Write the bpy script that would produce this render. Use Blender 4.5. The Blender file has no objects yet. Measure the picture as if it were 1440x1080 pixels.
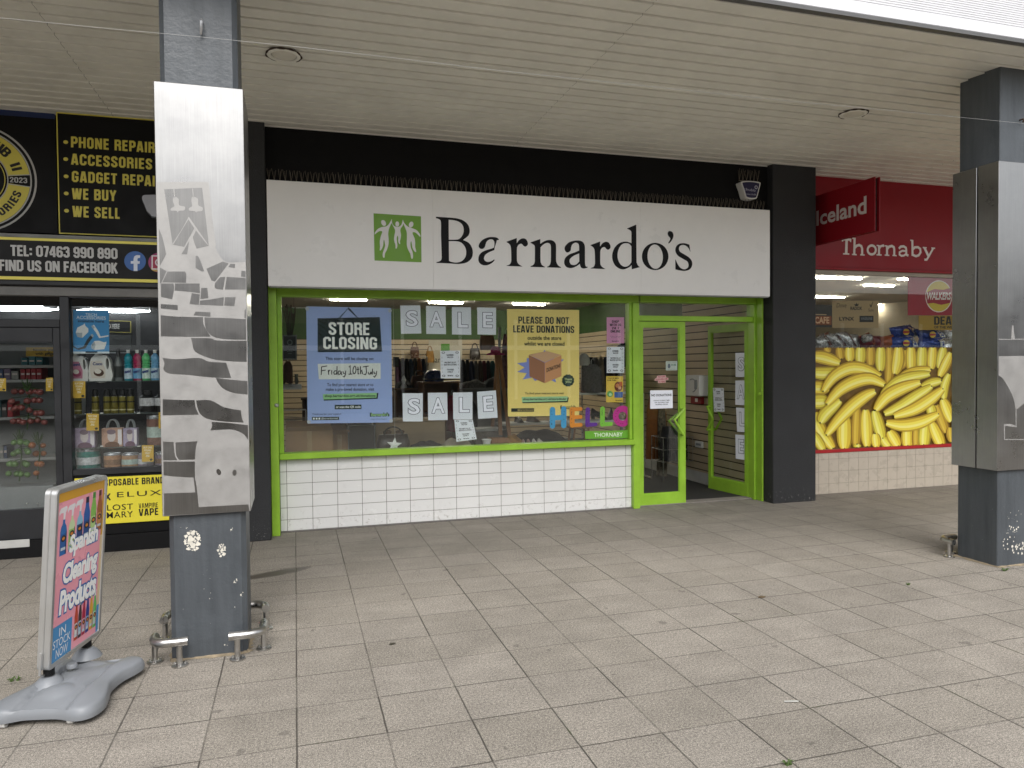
import bpy, math, random
from mathutils import Vector, Matrix, noise
from mathutils.geometry import tessellate_polygon
R = math.radians
random.seed(7)
S = bpy.context.scene
COL = S.collection

# ------------------------------------------------------------ camera
FPX, PAN, TIL, ROL, CAMH = 1027.36, 0.2887, 0.0238, -0.0092, 1.68
def cam_axes():
    r = Vector((math.cos(PAN), -math.sin(PAN), 0)); f = Vector((math.sin(PAN), math.cos(PAN), 0)); u = Vector((0, 0, 1))
    f2 = math.cos(TIL) * f - math.sin(TIL) * u; u2 = math.cos(TIL) * u + math.sin(TIL) * f
    r3 = math.cos(ROL) * r + math.sin(ROL) * u2; u3 = math.cos(ROL) * u2 - math.sin(ROL) * r
    return r3, u3, f2
CR, CU, CF = cam_axes()
CAM0 = Vector((0, 0, CAMH))
cd = bpy.data.cameras.new('camera'); cam = bpy.data.objects.new('camera', cd); COL.objects.link(cam)
cam.matrix_world = Matrix(((CR.x, CU.x, -CF.x, 0), (CR.y, CU.y, -CF.y, 0), (CR.z, CU.z, -CF.z, CAMH), (0, 0, 0, 1)))
cd.sensor_fit = 'HORIZONTAL'; cd.sensor_width = 36; cd.lens = FPX / 1440 * 36
cd.clip_start = 0.05; cd.clip_end = 2000
S.camera = cam

# ------------------------------------------------------------ world, sun, exposure
SUN_EL, SUN_AZ = 47, 184          # overcast: a wide soft sun behind and to the left of the viewer
w = bpy.data.worlds.new('World'); S.world = w; w.use_nodes = True
nt = w.node_tree; nt.nodes.clear()
sky = nt.nodes.new('ShaderNodeTexSky'); sky.sky_type = 'NISHITA'; sky.sun_disc = False
sky.sun_elevation = R(SUN_EL); sky.sun_rotation = R(SUN_AZ); sky.air_density = 1.0; sky.dust_density = 2.0; sky.ozone_density = 1.0
hs = nt.nodes.new('ShaderNodeHueSaturation'); hs.inputs['Saturation'].default_value = 0.22
bg = nt.nodes.new('ShaderNodeBackground'); bg.inputs['Strength'].default_value = 0.11
wo = nt.nodes.new('ShaderNodeOutputWorld')
nt.links.new(sky.outputs[0], hs.inputs['Color']); nt.links.new(hs.outputs[0], bg.inputs[0]); nt.links.new(bg.outputs[0], wo.inputs[0])
sd = bpy.data.lights.new('sun', 'SUN'); sd.energy = 1.3; sd.angle = R(42); sd.color = (1.0, 0.97, 0.93)
so = bpy.data.objects.new('sun', sd); COL.objects.link(so)
sdir = Vector((math.sin(R(SUN_AZ)) * math.cos(R(SUN_EL)), math.cos(R(SUN_AZ)) * math.cos(R(SUN_EL)), math.sin(R(SUN_EL))))
so.rotation_euler = sdir.to_track_quat('Z', 'Y').to_euler()
S.view_settings.view_transform = 'Standard'; S.view_settings.look = 'None'; S.view_settings.gamma = 1
S.view_settings.exposure = 1.03
S.render.resolution_x = 1024; S.render.resolution_y = 768
S.render.engine = 'CYCLES'
S.cycles.max_bounces = 8; S.cycles.transparent_max_bounces = 24; S.cycles.diffuse_bounces = 5

# ------------------------------------------------------------ photo measurements -> places in the street
def ray(u, v): return CF + CR * ((u - 720) / FPX) - CU * ((v - 540) / FPX)
def at(u, v, Y):
    d = ray(u, v); return CAM0 + d * (Y / d.y)
def atx(u, v, X):
    d = ray(u, v); return CAM0 + d * (X / d.x)
def atz(u, v, Z=0.0):
    d = ray(u, v); return CAM0 + d * ((Z - CAMH) / d.z)
def atp(u, v, p0, n):
    d = ray(u, v); return CAM0 + d * ((p0 - CAM0).dot(n) / d.dot(n))
def quad(px, Y): return [at(a, b, Y) for a, b in px]

# ------------------------------------------------------------ mesh builder
def lin(c):
    if isinstance(c, str):
        c = c.lstrip('#'); c = [int(c[i:i + 2], 16) / 255 for i in (0, 2, 4)]
        c = [(x / 12.92 if x <= 0.04045 else ((x + 0.055) / 1.055) ** 2.4) for x in c]
    return tuple(c)
def woff(p):
    o = Vector((0, 0, 0))
    while p is not None: o += p.location; p = p.parent
    return o
class MB:
    def __init__(self): self.v = []; self.f = []; self.mi = []; self.mats = []; self.cur = 0; self.sm = []
    def mat(self, m):
        if m not in self.mats: self.mats.append(m)
        self.cur = self.mats.index(m); return self
    def add(self, vs, fs, smooth=False):
        b = len(self.v); self.v += [Vector(p) for p in vs]
        for f in fs: self.f.append([b + i for i in f]); self.mi.append(self.cur); self.sm.append(smooth)
        return self
    def box(self, x0, x1, y0, y1, z0, z1):
        vs = [(x, y, z) for z in (z0, z1) for y in (y0, y1) for x in (x0, x1)]
        return self.add(vs, [(0, 2, 3, 1), (4, 5, 7, 6), (0, 1, 5, 4), (2, 6, 7, 3), (0, 4, 6, 2), (1, 3, 7, 5)])
    def bbox(self, x0, x1, y0, y1, z0, z1, b=0.006):   # box with chamfered edges
        xs, ys, zs = (x0, x1), (y0, y1), (z0, z1); vs = []; idx = {}
        for i in (0, 1):
            for j in (0, 1):
                for k in (0, 1):
                    p = Vector((xs[i], ys[j], zs[k])); s = (1 - 2 * i, 1 - 2 * j, 1 - 2 * k)
                    for a in range(3):
                        q = p.copy()
                        for c in range(3):
                            if c != a: q[c] += s[c] * b
                        idx[i, j, k, a] = len(vs); vs.append(q)
        fs = []
        for i in (0, 1):
            fs.append([idx[i, 0, 0, 0], idx[i, 1, 0, 0], idx[i, 1, 1, 0], idx[i, 0, 1, 0]])
            fs.append([idx[0, i, 0, 1], idx[1, i, 0, 1], idx[1, i, 1, 1], idx[0, i, 1, 1]])
            fs.append([idx[0, 0, i, 2], idx[1, 0, i, 2], idx[1, 1, i, 2], idx[0, 1, i, 2]])
            for j in (0, 1):
                fs.append([idx[i, j, 0, 0], idx[i, j, 0, 1], idx[i, j, 1, 1], idx[i, j, 1, 0]])
                fs.append([idx[i, 0, j, 0], idx[i, 0, j, 2], idx[i, 1, j, 2], idx[i, 1, j, 0]])
                fs.append([idx[0, i, j, 1], idx[0, i, j, 2], idx[1, i, j, 2], idx[1, i, j, 1]])
                for k in (0, 1): fs.append([idx[i, j, k, 0], idx[i, j, k, 1], idx[i, j, k, 2]])
        return self.add(vs, fs)
    def hexa(self, f4, d):      # box from a front quad pushed by d
        d = Vector(d); f4 = [Vector(p) for p in f4]; vs = f4 + [p + d for p in f4]
        return self.add(vs, [(0, 1, 2, 3), (7, 6, 5, 4), (0, 4, 5, 1), (1, 5, 6, 2), (2, 6, 7, 3), (3, 7, 4, 0)])
    def poly(self, loops):      # flat polygon with holes
        tr = tessellate_polygon([[Vector(p) for p in l] for l in loops]); vs = [p for l in loops for p in l]
        return self.add(vs, [tuple(t) for t in tr])
    def prism(self, loops, d):
        d = Vector(d); self.poly(loops); self.poly([[Vector(p) + d for p in l] for l in loops])
        for l in loops:
            n = len(l); vs = [Vector(p) for p in l] + [Vector(p) + d for p in l]
            self.add(vs, [(i, (i + 1) % n, (i + 1) % n + n, i + n) for i in range(n)])
        return self
    def tube(self, pts, r, n=8, caps=True, closed=False):
        pts = [Vector(p) for p in pts]; m = len(pts); rs = r if isinstance(r, (list, tuple)) else [r] * m; vs = []; up = None
        for i, p in enumerate(pts):
            if closed: t = pts[(i + 1) % m] - pts[i - 1]
            else: t = pts[min(i + 1, m - 1)] - pts[max(i - 1, 0)]
            t.normalize()
            if up is None: up = Vector((0, 0, 1)) if abs(t.z) < .9 else Vector((1, 0, 0))
            a = up - t * up.dot(t)
            if a.length < 1e-5: a = t.orthogonal()
            a.normalize(); b = t.cross(a); up = a
            for k in range(n):
                q = 2 * math.pi * k / n; vs.append(p + (a * math.cos(q) + b * math.sin(q)) * rs[i])
        fs = []
        for i in range(m if closed else m - 1):
            j = (i + 1) % m
            for k in range(n): fs.append((i * n + k, i * n + (k + 1) % n, j * n + (k + 1) % n, j * n + k))
        if caps and not closed: fs += [tuple(reversed(range(n))), tuple(range((m - 1) * n, m * n))]
        return self.add(vs, fs, True)
    def lathe(self, prof, c=(0, 0, 0), n=20, axis='z', sx=1, sy=1):
        c = Vector(c); vs = []
        for r, h in prof:
            for k in range(n):
                q = 2 * math.pi * k / n; x, y = r * math.cos(q) * sx, r * math.sin(q) * sy
                vs.append(c + (Vector((x, y, h)) if axis == 'z' else Vector((x, h, y)) if axis == 'y' else Vector((h, x, y))))
        m = len(prof); fs = [(i * n + k, i * n + (k + 1) % n, (i + 1) * n + (k + 1) % n, (i + 1) * n + k) for i in range(m - 1) for k in range(n)]
        if prof[0][0] > 1e-5: fs.append(tuple(reversed(range(n))))
        if prof[-1][0] > 1e-5: fs.append(tuple(range((m - 1) * n, m * n)))
        return self.add(vs, fs, True)
    def ball(self, c, r, n=10, sx=1, sy=1, sz=1):
        prof = [(r * math.sin(math.pi * i / n) if 0 < i < n else 0.0, -r * sz * math.cos(math.pi * i / n)) for i in range(n + 1)]
        return self.lathe(prof, c, max(8, n + 4), 'z', sx, sy)
    def loft(self, secs, closed_ends=True):
        n = len(secs[0]); vs = [p for s in secs for p in s]
        fs = [(i * n + k, i * n + (k + 1) % n, (i + 1) * n + (k + 1) % n, (i + 1) * n + k) for i in range(len(secs) - 1) for k in range(n)]
        if closed_ends: fs += [tuple(reversed(range(n))), tuple(range((len(secs) - 1) * n, len(secs) * n))]
        return self.add(vs, fs, True)
    def ribbon(self, pts, wd, nrm=Vector((0, -1, 0)), closed=False):   # flat stroke lying in a plane
        pts = [Vector(p) for p in pts]; m = len(pts); vs = []
        for i, p in enumerate(pts):
            a = pts[i - 1] if (i or closed) else None; b = pts[(i + 1) % m] if (i < m - 1 or closed) else None
            t1 = (p - a).normalized() if a is not None else None; t2 = (b - p).normalized() if b is not None else None
            t = (t1 + t2) if (t1 is not None and t2 is not None) else (t1 or t2)
            if t.length < 1e-6: t = t2
            t = t.normalized(); s = nrm.cross(t).normalized(); k = 1.0
            if t1 is not None and t2 is not None: k = min(2.0, 1 / max(.35, t.dot(t2)))
            vs += [p + s * wd / 2 * k, p - s * wd / 2 * k]
        return self.add(vs, [(2 * i, 2 * i + 1, 2 * ((i + 1) % m) + 1, 2 * ((i + 1) % m)) for i in range(m if closed else m - 1)])
    def build(self, name, parent=None, label=None, cat=None, group=None, kind=None, local=False, sharp=35):
        me = bpy.data.meshes.new(name)
        if parent is not None: off = Vector((0, 0, 0)) if local else woff(parent)
        elif local: off = Vector((0, 0, 0))
        else:
            lo = [min(p[i] for p in self.v) for i in range(3)]; hi = [max(p[i] for p in self.v) for i in range(3)]
            off = Vector(((lo[0] + hi[0]) / 2, (lo[1] + hi[1]) / 2, lo[2])) if kind != 'structure' else Vector((0, 0, 0))
        me.from_pydata([p - off for p in self.v], [], self.f)
        for m in self.mats: me.materials.append(m)
        me.polygons.foreach_set('material_index', self.mi)
        if any(self.sm):
            me.polygons.foreach_set('use_smooth', self.sm); me.set_sharp_from_angle(angle=R(sharp))
        me.update()
        o = bpy.data.objects.new(name, me); COL.objects.link(o)
        if parent is not None: o.parent = parent
        elif not local: o.location = off
        return tag(o, label, cat, group, kind)
def tag(o, label=None, cat=None, group=None, kind=None):
    for k, x in (('label', label), ('category', cat), ('group', group), ('kind', kind)):
        if x: o[k] = x
    return o
def thing(name, label, cat, loc=(0, 0, 0), group=None, rz=0):
    o = bpy.data.objects.new(name, None); COL.objects.link(o); o.empty_display_size = .1
    o.location = loc; o.rotation_euler = (0, 0, rz); return tag(o, label, cat, group)
def dup(root, loc, label, rz=0, scale=1):
    r = root.copy(); COL.objects.link(r); r.location = loc; r.rotation_euler = (0, 0, rz); r.scale = (scale,) * 3; r['label'] = label
    for ch in list(root.children):
        c = ch.copy(); COL.objects.link(c); c.parent = r
        for g in list(ch.children):
            d = g.copy(); COL.objects.link(d); d.parent = c
    return r

# ------------------------------------------------------------ materials
MATC = {}
def mat(name, col, rough=.5, metal=0.0, var=.10, scale=6.0, bump=0.0, bscale=60.0, emit=0.0, spec=.5, stretch=None, rvar=.12):
    if name in MATC: return MATC[name]
    m = bpy.data.materials.new(name); m.use_nodes = True; t = m.node_tree; p = t.nodes['Principled BSDF']; L = t.links.new
    c = lin(col); p.inputs['Roughness'].default_value = rough; p.inputs['Metallic'].default_value = metal
    p.inputs['Specular IOR Level'].default_value = spec; p.inputs['Base Color'].default_value = (*c, 1)
    if var or bump:
        tc = t.nodes.new('ShaderNodeTexCoord'); src = tc.outputs['Object']
        if stretch:
            mp = t.nodes.new('ShaderNodeMapping'); mp.inputs['Scale'].default_value = stretch; L(src, mp.inputs[0]); src = mp.outputs[0]
    if var:
        n = t.nodes.new('ShaderNodeTexNoise'); n.inputs['Scale'].default_value = scale; n.inputs['Detail'].default_value = 6; n.inputs['Roughness'].default_value = .65; L(src, n.inputs['Vector'])
        mr = t.nodes.new('ShaderNodeMapRange'); mr.inputs['From Min'].default_value = .3; mr.inputs['From Max'].default_value = .7; mr.inputs['To Min'].default_value = 1 - var; mr.inputs['To Max'].default_value = 1 + var; L(n.outputs['Fac'], mr.inputs['Value'])
        mx = t.nodes.new('ShaderNodeVectorMath'); mx.operation = 'SCALE'; mx.inputs[0].default_value = c; L(mr.outputs[0], mx.inputs['Scale']); L(mx.outputs[0], p.inputs['Base Color'])
        if rvar:
            m2 = t.nodes.new('ShaderNodeMapRange'); m2.inputs['From Min'].default_value = .3; m2.inputs['From Max'].default_value = .7; m2.inputs['To Min'].default_value = max(.03, rough - rvar); m2.inputs['To Max'].default_value = min(1, rough + rvar); L(n.outputs['Fac'], m2.inputs['Value']); L(m2.outputs[0], p.inputs['Roughness'])
    if bump:
        n2 = t.nodes.new('ShaderNodeTexNoise'); n2.inputs['Scale'].default_value = bscale; n2.inputs['Detail'].default_value = 5; L(src, n2.inputs['Vector'])
        b = t.nodes.new('ShaderNodeBump'); b.inputs['Strength'].default_value = min(1, bump); b.inputs['Distance'].default_value = .004; L(n2.outputs['Fac'], b.inputs['Height']); L(b.outputs[0], p.inputs['Normal'])
    if emit:
        p.inputs['Emission Color'].default_value = (*c, 1); p.inputs['Emission Strength'].default_value = emit
    MATC[name] = m; return m
def ink(hexc, rough=.45):
    return mat('print_' + hexc.lstrip('#'), hexc, rough, var=0)
def glass(name, tint=(.93, .95, .94), base=.05, rough=0.0):
    m = bpy.data.materials.new(name); m.use_nodes = True; t = m.node_tree; t.nodes.clear(); L = t.links.new
    o = t.nodes.new('ShaderNodeOutputMaterial'); tr = t.nodes.new('ShaderNodeBsdfTransparent'); tr.inputs[0].default_value = (*tint, 1)
    g = t.nodes.new('ShaderNodeBsdfGlossy'); g.inputs['Roughness'].default_value = rough; g.inputs['Color'].default_value = (.9, .92, .92, 1)
    lw = t.nodes.new('ShaderNodeLayerWeight'); lw.inputs['Blend'].default_value = .5
    pw = t.nodes.new('ShaderNodeMath'); pw.operation = 'POWER'; pw.inputs[1].default_value = 5; L(lw.outputs['Facing'], pw.inputs[0])
    mr = t.nodes.new('ShaderNodeMapRange'); mr.inputs['To Min'].default_value = base; mr.inputs['To Max'].default_value = .9; L(pw.outputs[0], mr.inputs[0])
    mx = t.nodes.new('ShaderNodeMixShader'); L(mr.outputs[0], mx.inputs[0]); L(tr.outputs[0], mx.inputs[1]); L(g.outputs[0], mx.inputs[2]); L(mx.outputs[0], o.inputs[0])
    return m
class N:   # tiny node-graph helper
    def __init__(self, name):
        self.m = bpy.data.materials.new(name); self.m.use_nodes = True; self.t = self.m.node_tree; self.p = self.t.nodes['Principled BSDF']
        self.pos = self.t.nodes.new('ShaderNodeNewGeometry').outputs['Position']
    def _in(self, s, x):
        if isinstance(x, (int, float)): s.default_value = x
        elif isinstance(x, (tuple, list)): s.default_value = x
        else: self.t.links.new(x, s)
    def math(self, op, a, b=0.0, c=0.0):
        n = self.t.nodes.new('ShaderNodeMath'); n.operation = op
        for i, x in enumerate((a, b, c)): self._in(n.inputs[i], x)
        return n.outputs[0]
    def noise(self, vec, scale, det=4, rough=.6):
        n = self.t.nodes.new('ShaderNodeTexNoise'); self._in(n.inputs['Vector'], vec); n.inputs['Scale'].default_value = scale; n.inputs['Detail'].default_value = det; n.inputs['Roughness'].default_value = rough; return n.outputs['Fac']
    def map(self, x, a, b, c, d, smooth=False):
        n = self.t.nodes.new('ShaderNodeMapRange'); n.interpolation_type = 'SMOOTHSTEP' if smooth else 'LINEAR'
        for i, y in enumerate((x, a, b, c, d)): self._in(n.inputs[i], y)
        return n.outputs[0]
    def sep(self, v):
        n = self.t.nodes.new('ShaderNodeSeparateXYZ'); self._in(n.inputs[0], v); return n.outputs
    def comb(self, x, y, z):
        n = self.t.nodes.new('ShaderNodeCombineXYZ')
        for i, q in enumerate((x, y, z)): self._in(n.inputs[i], q)
        return n.outputs[0]
    def mix(self, f, a, b):
        n = self.t.nodes.new('ShaderNodeMix'); n.data_type = 'RGBA'; self._in(n.inputs[0], f)
        for s, x in ((n.inputs[6], a), (n.inputs[7], b)): self._in(s, (*x, 1) if isinstance(x, tuple) and len(x) == 3 else x)
        return n.outputs[2]
    def scale(self, c, k):
        n = self.t.nodes.new('ShaderNodeVectorMath'); n.operation = 'SCALE'; self._in(n.inputs[0], c); self._in(n.inputs['Scale'], k); return n.outputs[0]
    def white(self, v):
        n = self.t.nodes.new('ShaderNodeTexWhiteNoise'); self._in(n.inputs['Vector'], v); return n.outputs['Value']
    def bump(self, h, s=.5, d=.003):
        n = self.t.nodes.new('ShaderNodeBump'); n.inputs['Strength'].default_value = s; n.inputs['Distance'].default_value = d; self._in(n.inputs['Height'], h); self.t.links.new(n.outputs[0], self.p.inputs['Normal'])
    def set(self, k, x): self._in(self.p.inputs[k], x)

# ------------------------------------------------------------ flat lettering and art
FC = {}
def text2d(s, off=0.0, shear=0.0, space=1.0):
    k = (s, off, shear, space)
    if k not in FC:
        c = bpy.data.curves.new('t', 'FONT'); c.body = s; c.offset = off; c.shear = shear; c.space_character = space; c.resolution_u = 3; c.fill_mode = 'FRONT'
        o = bpy.data.objects.new('t', c); me = o.to_mesh()
        FC[k] = ([(v.co.x, v.co.y) for v in me.vertices], [tuple(p.vertices) for p in me.polygons])
        o.to_mesh_clear(); bpy.data.objects.remove(o); bpy.data.curves.remove(c)
    return FC[k]
class Surf:     # flat quad: s runs left to right, t top to bottom, d stands proud of it
    def __init__(self, q, toward=None):
        self.q = [Vector(p) for p in q]; n = (self.q[1] - self.q[0]).cross(self.q[3] - self.q[0]).normalized()
        if n.dot(CAM0 - self.q[0]) < 0: n = -n
        self.n = n
    def __call__(self, s, t, d=0.0):
        a, b, c, e = self.q; return (a * (1 - s) + b * s) * (1 - t) + (e * (1 - s) + c * s) * t + self.n * d
    def text(self, mb, m, s, s0, s1, t0, t1, d=.002, off=0.0, shear=0.0, space=1.0, ref=None):
        mb.mat(m); vs, fs = text2d(s, off, shear, space); rv = vs if ref is None else text2d(s, ref, shear, space)[0]
        xs = [p[0] for p in rv]; ys = [p[1] for p in rv]; x0, x1, y0, y1 = min(xs), max(xs), min(ys), max(ys)
        mb.add([self(s0 + (s1 - s0) * (x - x0) / (x1 - x0), t1 - (t1 - t0) * (y - y0) / (y1 - y0), d) for x, y in vs], fs)
    def rect(self, mb, m, s0, s1, t0, t1, d=.001): mb.mat(m).add([self(s0, t0, d), self(s1, t0, d), self(s1, t1, d), self(s0, t1, d)], [(0, 1, 2, 3)])
    def poly(self, mb, m, pts, d=.001, holes=()): mb.mat(m).poly([[self(a, b, d) for a, b in l] for l in [pts] + list(holes)])
    def ell(self, mb, m, cs, ct, rs, rt, d=.001, n=28, hole=0):
        f = lambda k: [(cs + rs * k * math.cos(2 * math.pi * i / n), ct + rt * k * math.sin(2 * math.pi * i / n)) for i in range(n)]
        self.poly(mb, m, f(1), d, [f(hole)] if hole else [])
    def slab(self, mb, m, th=.0006):     # the sheet itself, with a thickness
        mb.mat(m).hexa(self.q, -self.n * th)
def spline(pts, step=5):        # closed outline; points with a third item are corners
    n = len(pts); out = []
    P = [Vector((p[0], p[1], 0)) for p in pts]; C = [len(p) > 2 for p in pts]
    for i in range(n):
        p1, p2 = P[i], P[(i + 1) % n]; p0 = p1 if C[i] else P[i - 1]; p3 = p2 if C[(i + 1) % n] else P[(i + 2) % n]
        out.append((p1.x, p1.y))
        if C[i] and C[(i + 1) % n]: continue
        for k in range(1, step):
            t = k / step; q = .5 * ((2 * p1) + (p2 - p0) * t + (2 * p0 - 5 * p1 + 4 * p2 - p3) * t * t + (3 * p1 - p0 - 3 * p2 + p3) * t ** 3)
            out.append((q.x, q.y))
    return out
def crop(ox, oy, k): return lambda p: (ox + p[0] / k, oy + p[1] / k)
def ell2(cx, cy, rx, ry, rot=0, n=32):
    c, s = math.cos(rot), math.sin(rot)
    return [(cx + rx * math.cos(a) * c - ry * math.sin(a) * s, cy + rx * math.cos(a) * s + ry * math.sin(a) * c) for a in [2 * math.pi * i / n for i in range(n)]]
# heavy condensed capitals drawn stroke by stroke (x, y in a cell one unit high)
def _blk():
    G = {}; L, Rr, T, B, M = .10, .44, .915, .085, .50; O = [(L + .09, B), (Rr - .09, B), (Rr, B + .10), (Rr, T - .10), (Rr - .09, T), (L + .09, T), (L, T - .10), (L, B + .10)]
    G['A'] = (.56, [[(.085, 0), (.235, 1)], [(.475, 0), (.325, 1)], [(.20, .25), (.36, .25)], [(.235, .93), (.325, .93)]]); G['B'] = (.54, [[(L, 0), (L, 1)], [(L, T), (Rr - .08, T), (Rr, T - .09), (Rr, .62), (Rr - .08, .53), (L, .53)], [(Rr - .06, .52), (Rr + .01, .43), (Rr + .01, B + .09), (Rr - .07, B), (L, B)]])
    G['C'] = (.54, [[(Rr, .66), (Rr, T - .09), (Rr - .09, T), (L + .09, T), (L, T - .10), (L, B + .10), (L + .09, B), (Rr - .09, B), (Rr, B + .09), (Rr, .36)]]); G['D'] = (.54, [[(L, 0), (L, 1)], [(L, T), (Rr - .11, T), (Rr, T - .12), (Rr, B + .12), (Rr - .11, B), (L, B)]])
    G['E'] = (.46, [[(L, 0), (L, 1)], [(L, T), (.43, T)], [(L, .51), (.40, .51)], [(L, B), (.43, B)]]); G['F'] = (.44, [[(L, 0), (L, 1)], [(L, T), (.42, T)], [(L, .51), (.39, .51)]])
    G['G'] = (.54, G['C'][1][:0] + [[(Rr, .68), (Rr, T - .09), (Rr - .09, T), (L + .09, T), (L, T - .10), (L, B + .10), (L + .09, B), (Rr - .09, B), (Rr, B + .09), (Rr, .46), (.27, .46)]]); G['H'] = (.56, [[(L, 0), (L, 1)], [(.46, 0), (.46, 1)], [(L, .51), (.46, .51)]])
    G['I'] = (.22, [[(.11, 0), (.11, 1)]]); G['J'] = (.40, [[(.29, 1), (.29, B + .09), (.21, B), (.03, B)]]); G['K'] = (.56, [[(L, 0), (L, 1)], [(L + .06, .42), (.44, 1)], [(.22, .58), (.47, 0)]]); G['L'] = (.42, [[(L, 0), (L, 1)], [(L, B), (.40, B)]])
    G['M'] = (.74, [[(L, 0), (L, 1)], [(.64, 0), (.64, 1)], [(.15, .98), (.37, .15)], [(.59, .98), (.37, .15)]]); G['N'] = (.58, [[(L, 0), (L, 1)], [(.48, 0), (.48, 1)], [(.13, .97), (.45, .03)]]); G['O'] = (.54, [O + [O[0], O[1]]]); G['P'] = (.52, [[(L, 0), (L, 1)], [(L, T), (Rr - .09, T), (Rr, T - .10), (Rr, .54), (Rr - .09, .44), (L, .44)]])
    G['Q'] = (.54, [O + [O[0], O[1]], [(.30, .25), (.48, -.02)]]); G['R'] = (.54, [[(L, 0), (L, 1)], [(L, T), (Rr - .08, T), (Rr, T - .09), (Rr, .60), (Rr - .08, .51), (L, .51)], [(Rr - .10, .48), (Rr, .38), (Rr + .01, 0)]])
    G['S'] = (.52, [[(.42, .68), (.42, T - .09), (.33, T), (.19, T), (.10, T - .10), (.10, .68), (.16, .58), (.36, .43), (.42, .33), (.42, B + .10), (.33, B), (.19, B), (.10, B + .09), (.10, .33)]]); G['T'] = (.48, [[(.24, 0), (.24, 1)], [(.0, T), (.48, T)]]); G['U'] = (.54, [[(L, 1), (L, B + .10), (L + .09, B), (Rr - .09, B), (Rr, B + .10), (Rr, 1)]])
    G['V'] = (.56, [[(.085, 1), (.24, 0)], [(.475, 1), (.32, 0)], [(.24, .06), (.32, .06)]]); G['W'] = (.80, [[(.085, 1), (.20, 0)], [(.40, 1), (.27, 0)], [(.40, 1), (.53, 0)], [(.715, 1), (.60, 0)]]); G['X'] = (.56, [[(.08, 0), (.48, 1)], [(.08, 1), (.48, 0)]]); G['Y'] = (.54, [[(.075, 1), (.27, .42)], [(.465, 1), (.27, .42)], [(.27, 0), (.27, .48)]]); G['Z'] = (.46, [[(.03, T), (.43, T)], [(.03, B), (.43, B)], [(.40, .90), (.06, .10)]])
    G['0'] = G['O']; G['1'] = (.36, [[(.25, 0), (.25, 1)], [(.03, .78), (.20, .90)]]); G['2'] = (.50, [[(.10, .66), (.10, T - .09), (.18, T), (.32, T), (.41, T - .10), (.41, .64), (.10, .12)], [(.03, B), (.46, B)]]); G['3'] = (.50, [[(.09, .72), (.09, T - .06), (.17, T), (.32, T), (.40, T - .09), (.40, .60), (.33, .53), (.20, .53)], [(.33, .51), (.41, .43), (.41, B + .09), (.32, B), (.18, B), (.09, B + .08), (.09, .30)]]); G['4'] = (.52, [[(.37, 0), (.37, 1)], [(.33, .97), (.06, .33)], [(.03, .25), (.50, .25)]])
    G['5'] = (.50, [[(.44, T), (.12, T), (.12, .56), (.30, .60), (.41, .50), (.41, B + .11), (.31, B), (.18, B), (.09, B + .09), (.09, .28)]]); G['6'] = (.52, [[(.42, .72), (.42, T - .09), (.34, T), (.18, T), (.10, T - .10), (.10, B + .10), (.18, B), (.34, B), (.42, B + .10), (.42, .46), (.34, .55), (.12, .53)]]); G['7'] = (.44, [[(.02, T), (.42, T)], [(.36, .88), (.18, 0)]]); G['8'] = (.52, [[(.18, T), (.34, T), (.41, T - .09), (.41, .60), (.33, .52), (.19, .52), (.11, .60), (.11, T - .09), (.18, T), (.34, T)], [(.18, .50), (.34, .50), (.43, .41), (.43, B + .10), (.34, B), (.18, B), (.09, B + .10), (.09, .41), (.18, .50), (.34, .50)]])
    G['9'] = (.52, [[(.10, .28), (.10, B + .09), (.18, B), (.34, B), (.42, B + .10), (.42, T - .10), (.34, T), (.18, T), (.10, T - .10), (.10, .54), (.18, .45), (.40, .47)]]); G[':'] = (.22, [[(.11, .12), (.11, .32)], [(.11, .56), (.11, .76)]]); G[' '] = (.24, []); G["'"] = (.2, [[(.1, .7), (.1, 1)]])
    return G
BLK = _blk()
def block2d(s, wv=.175, space=.045):
    k = ('#', s, wv, space)
    if k in FC: return FC[k]
    V, Fc, x0, n = [], [], 0.0, 0
    for ch in s:
        w_, sts = BLK[ch]
        for st in sts:
            pts = [Vector((a, c_, 0)) for a, c_ in st]; m = len(pts); wd = wv if len(st) > 2 or abs(st[0][0] - st[1][0]) < .35 else wv * .9; b0 = len(V); n += 1
            cl = m > 5 and (pts[-2] - pts[0]).length < 1e-6 and (pts[-1] - pts[1]).length < 1e-6
            if cl: pts = pts[:-2]; m -= 2
            for i, p in enumerate(pts):
                t1 = (p - pts[i - 1]).normalized() if i or cl else None; t2 = (pts[(i + 1) % m] - p).normalized() if i < m - 1 or cl else None
                t = ((t1 or Vector((0, 0, 0))) + (t2 or Vector((0, 0, 0)))).normalized(); q = Vector((-t.y, t.x, 0)); kk = 1 / max(.5, t.dot(t2)) if t1 is not None and t2 is not None else 1
                for sg in (1, -1): e = p + q * (wd / 2 * kk * sg); V.append((x0 + e.x, e.y, (n % 5) * .00006))
            Fc += [(b0 + 2 * i, b0 + 2 * i + 1, b0 + 2 * ((i + 1) % m) + 1, b0 + 2 * ((i + 1) % m)) for i in range(m if cl else m - 1)]
        x0 += w_ + space
    FC[k] = (V, Fc); return FC[k]
def btext(sf, mb, m, s, s0, s1, t0, t1, d=.002, wv=.175, space=.045):
    vs, fs = block2d(s, wv, space); mb.mat(m); xs = [p[0] for p in vs]; x0, x1 = min(xs), max(xs)
    mb.add([sf(s0 + (s1 - s0) * (x - x0) / (x1 - x0), t1 - (t1 - t0) * y, d + z) for x, y, z in vs], fs)

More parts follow.
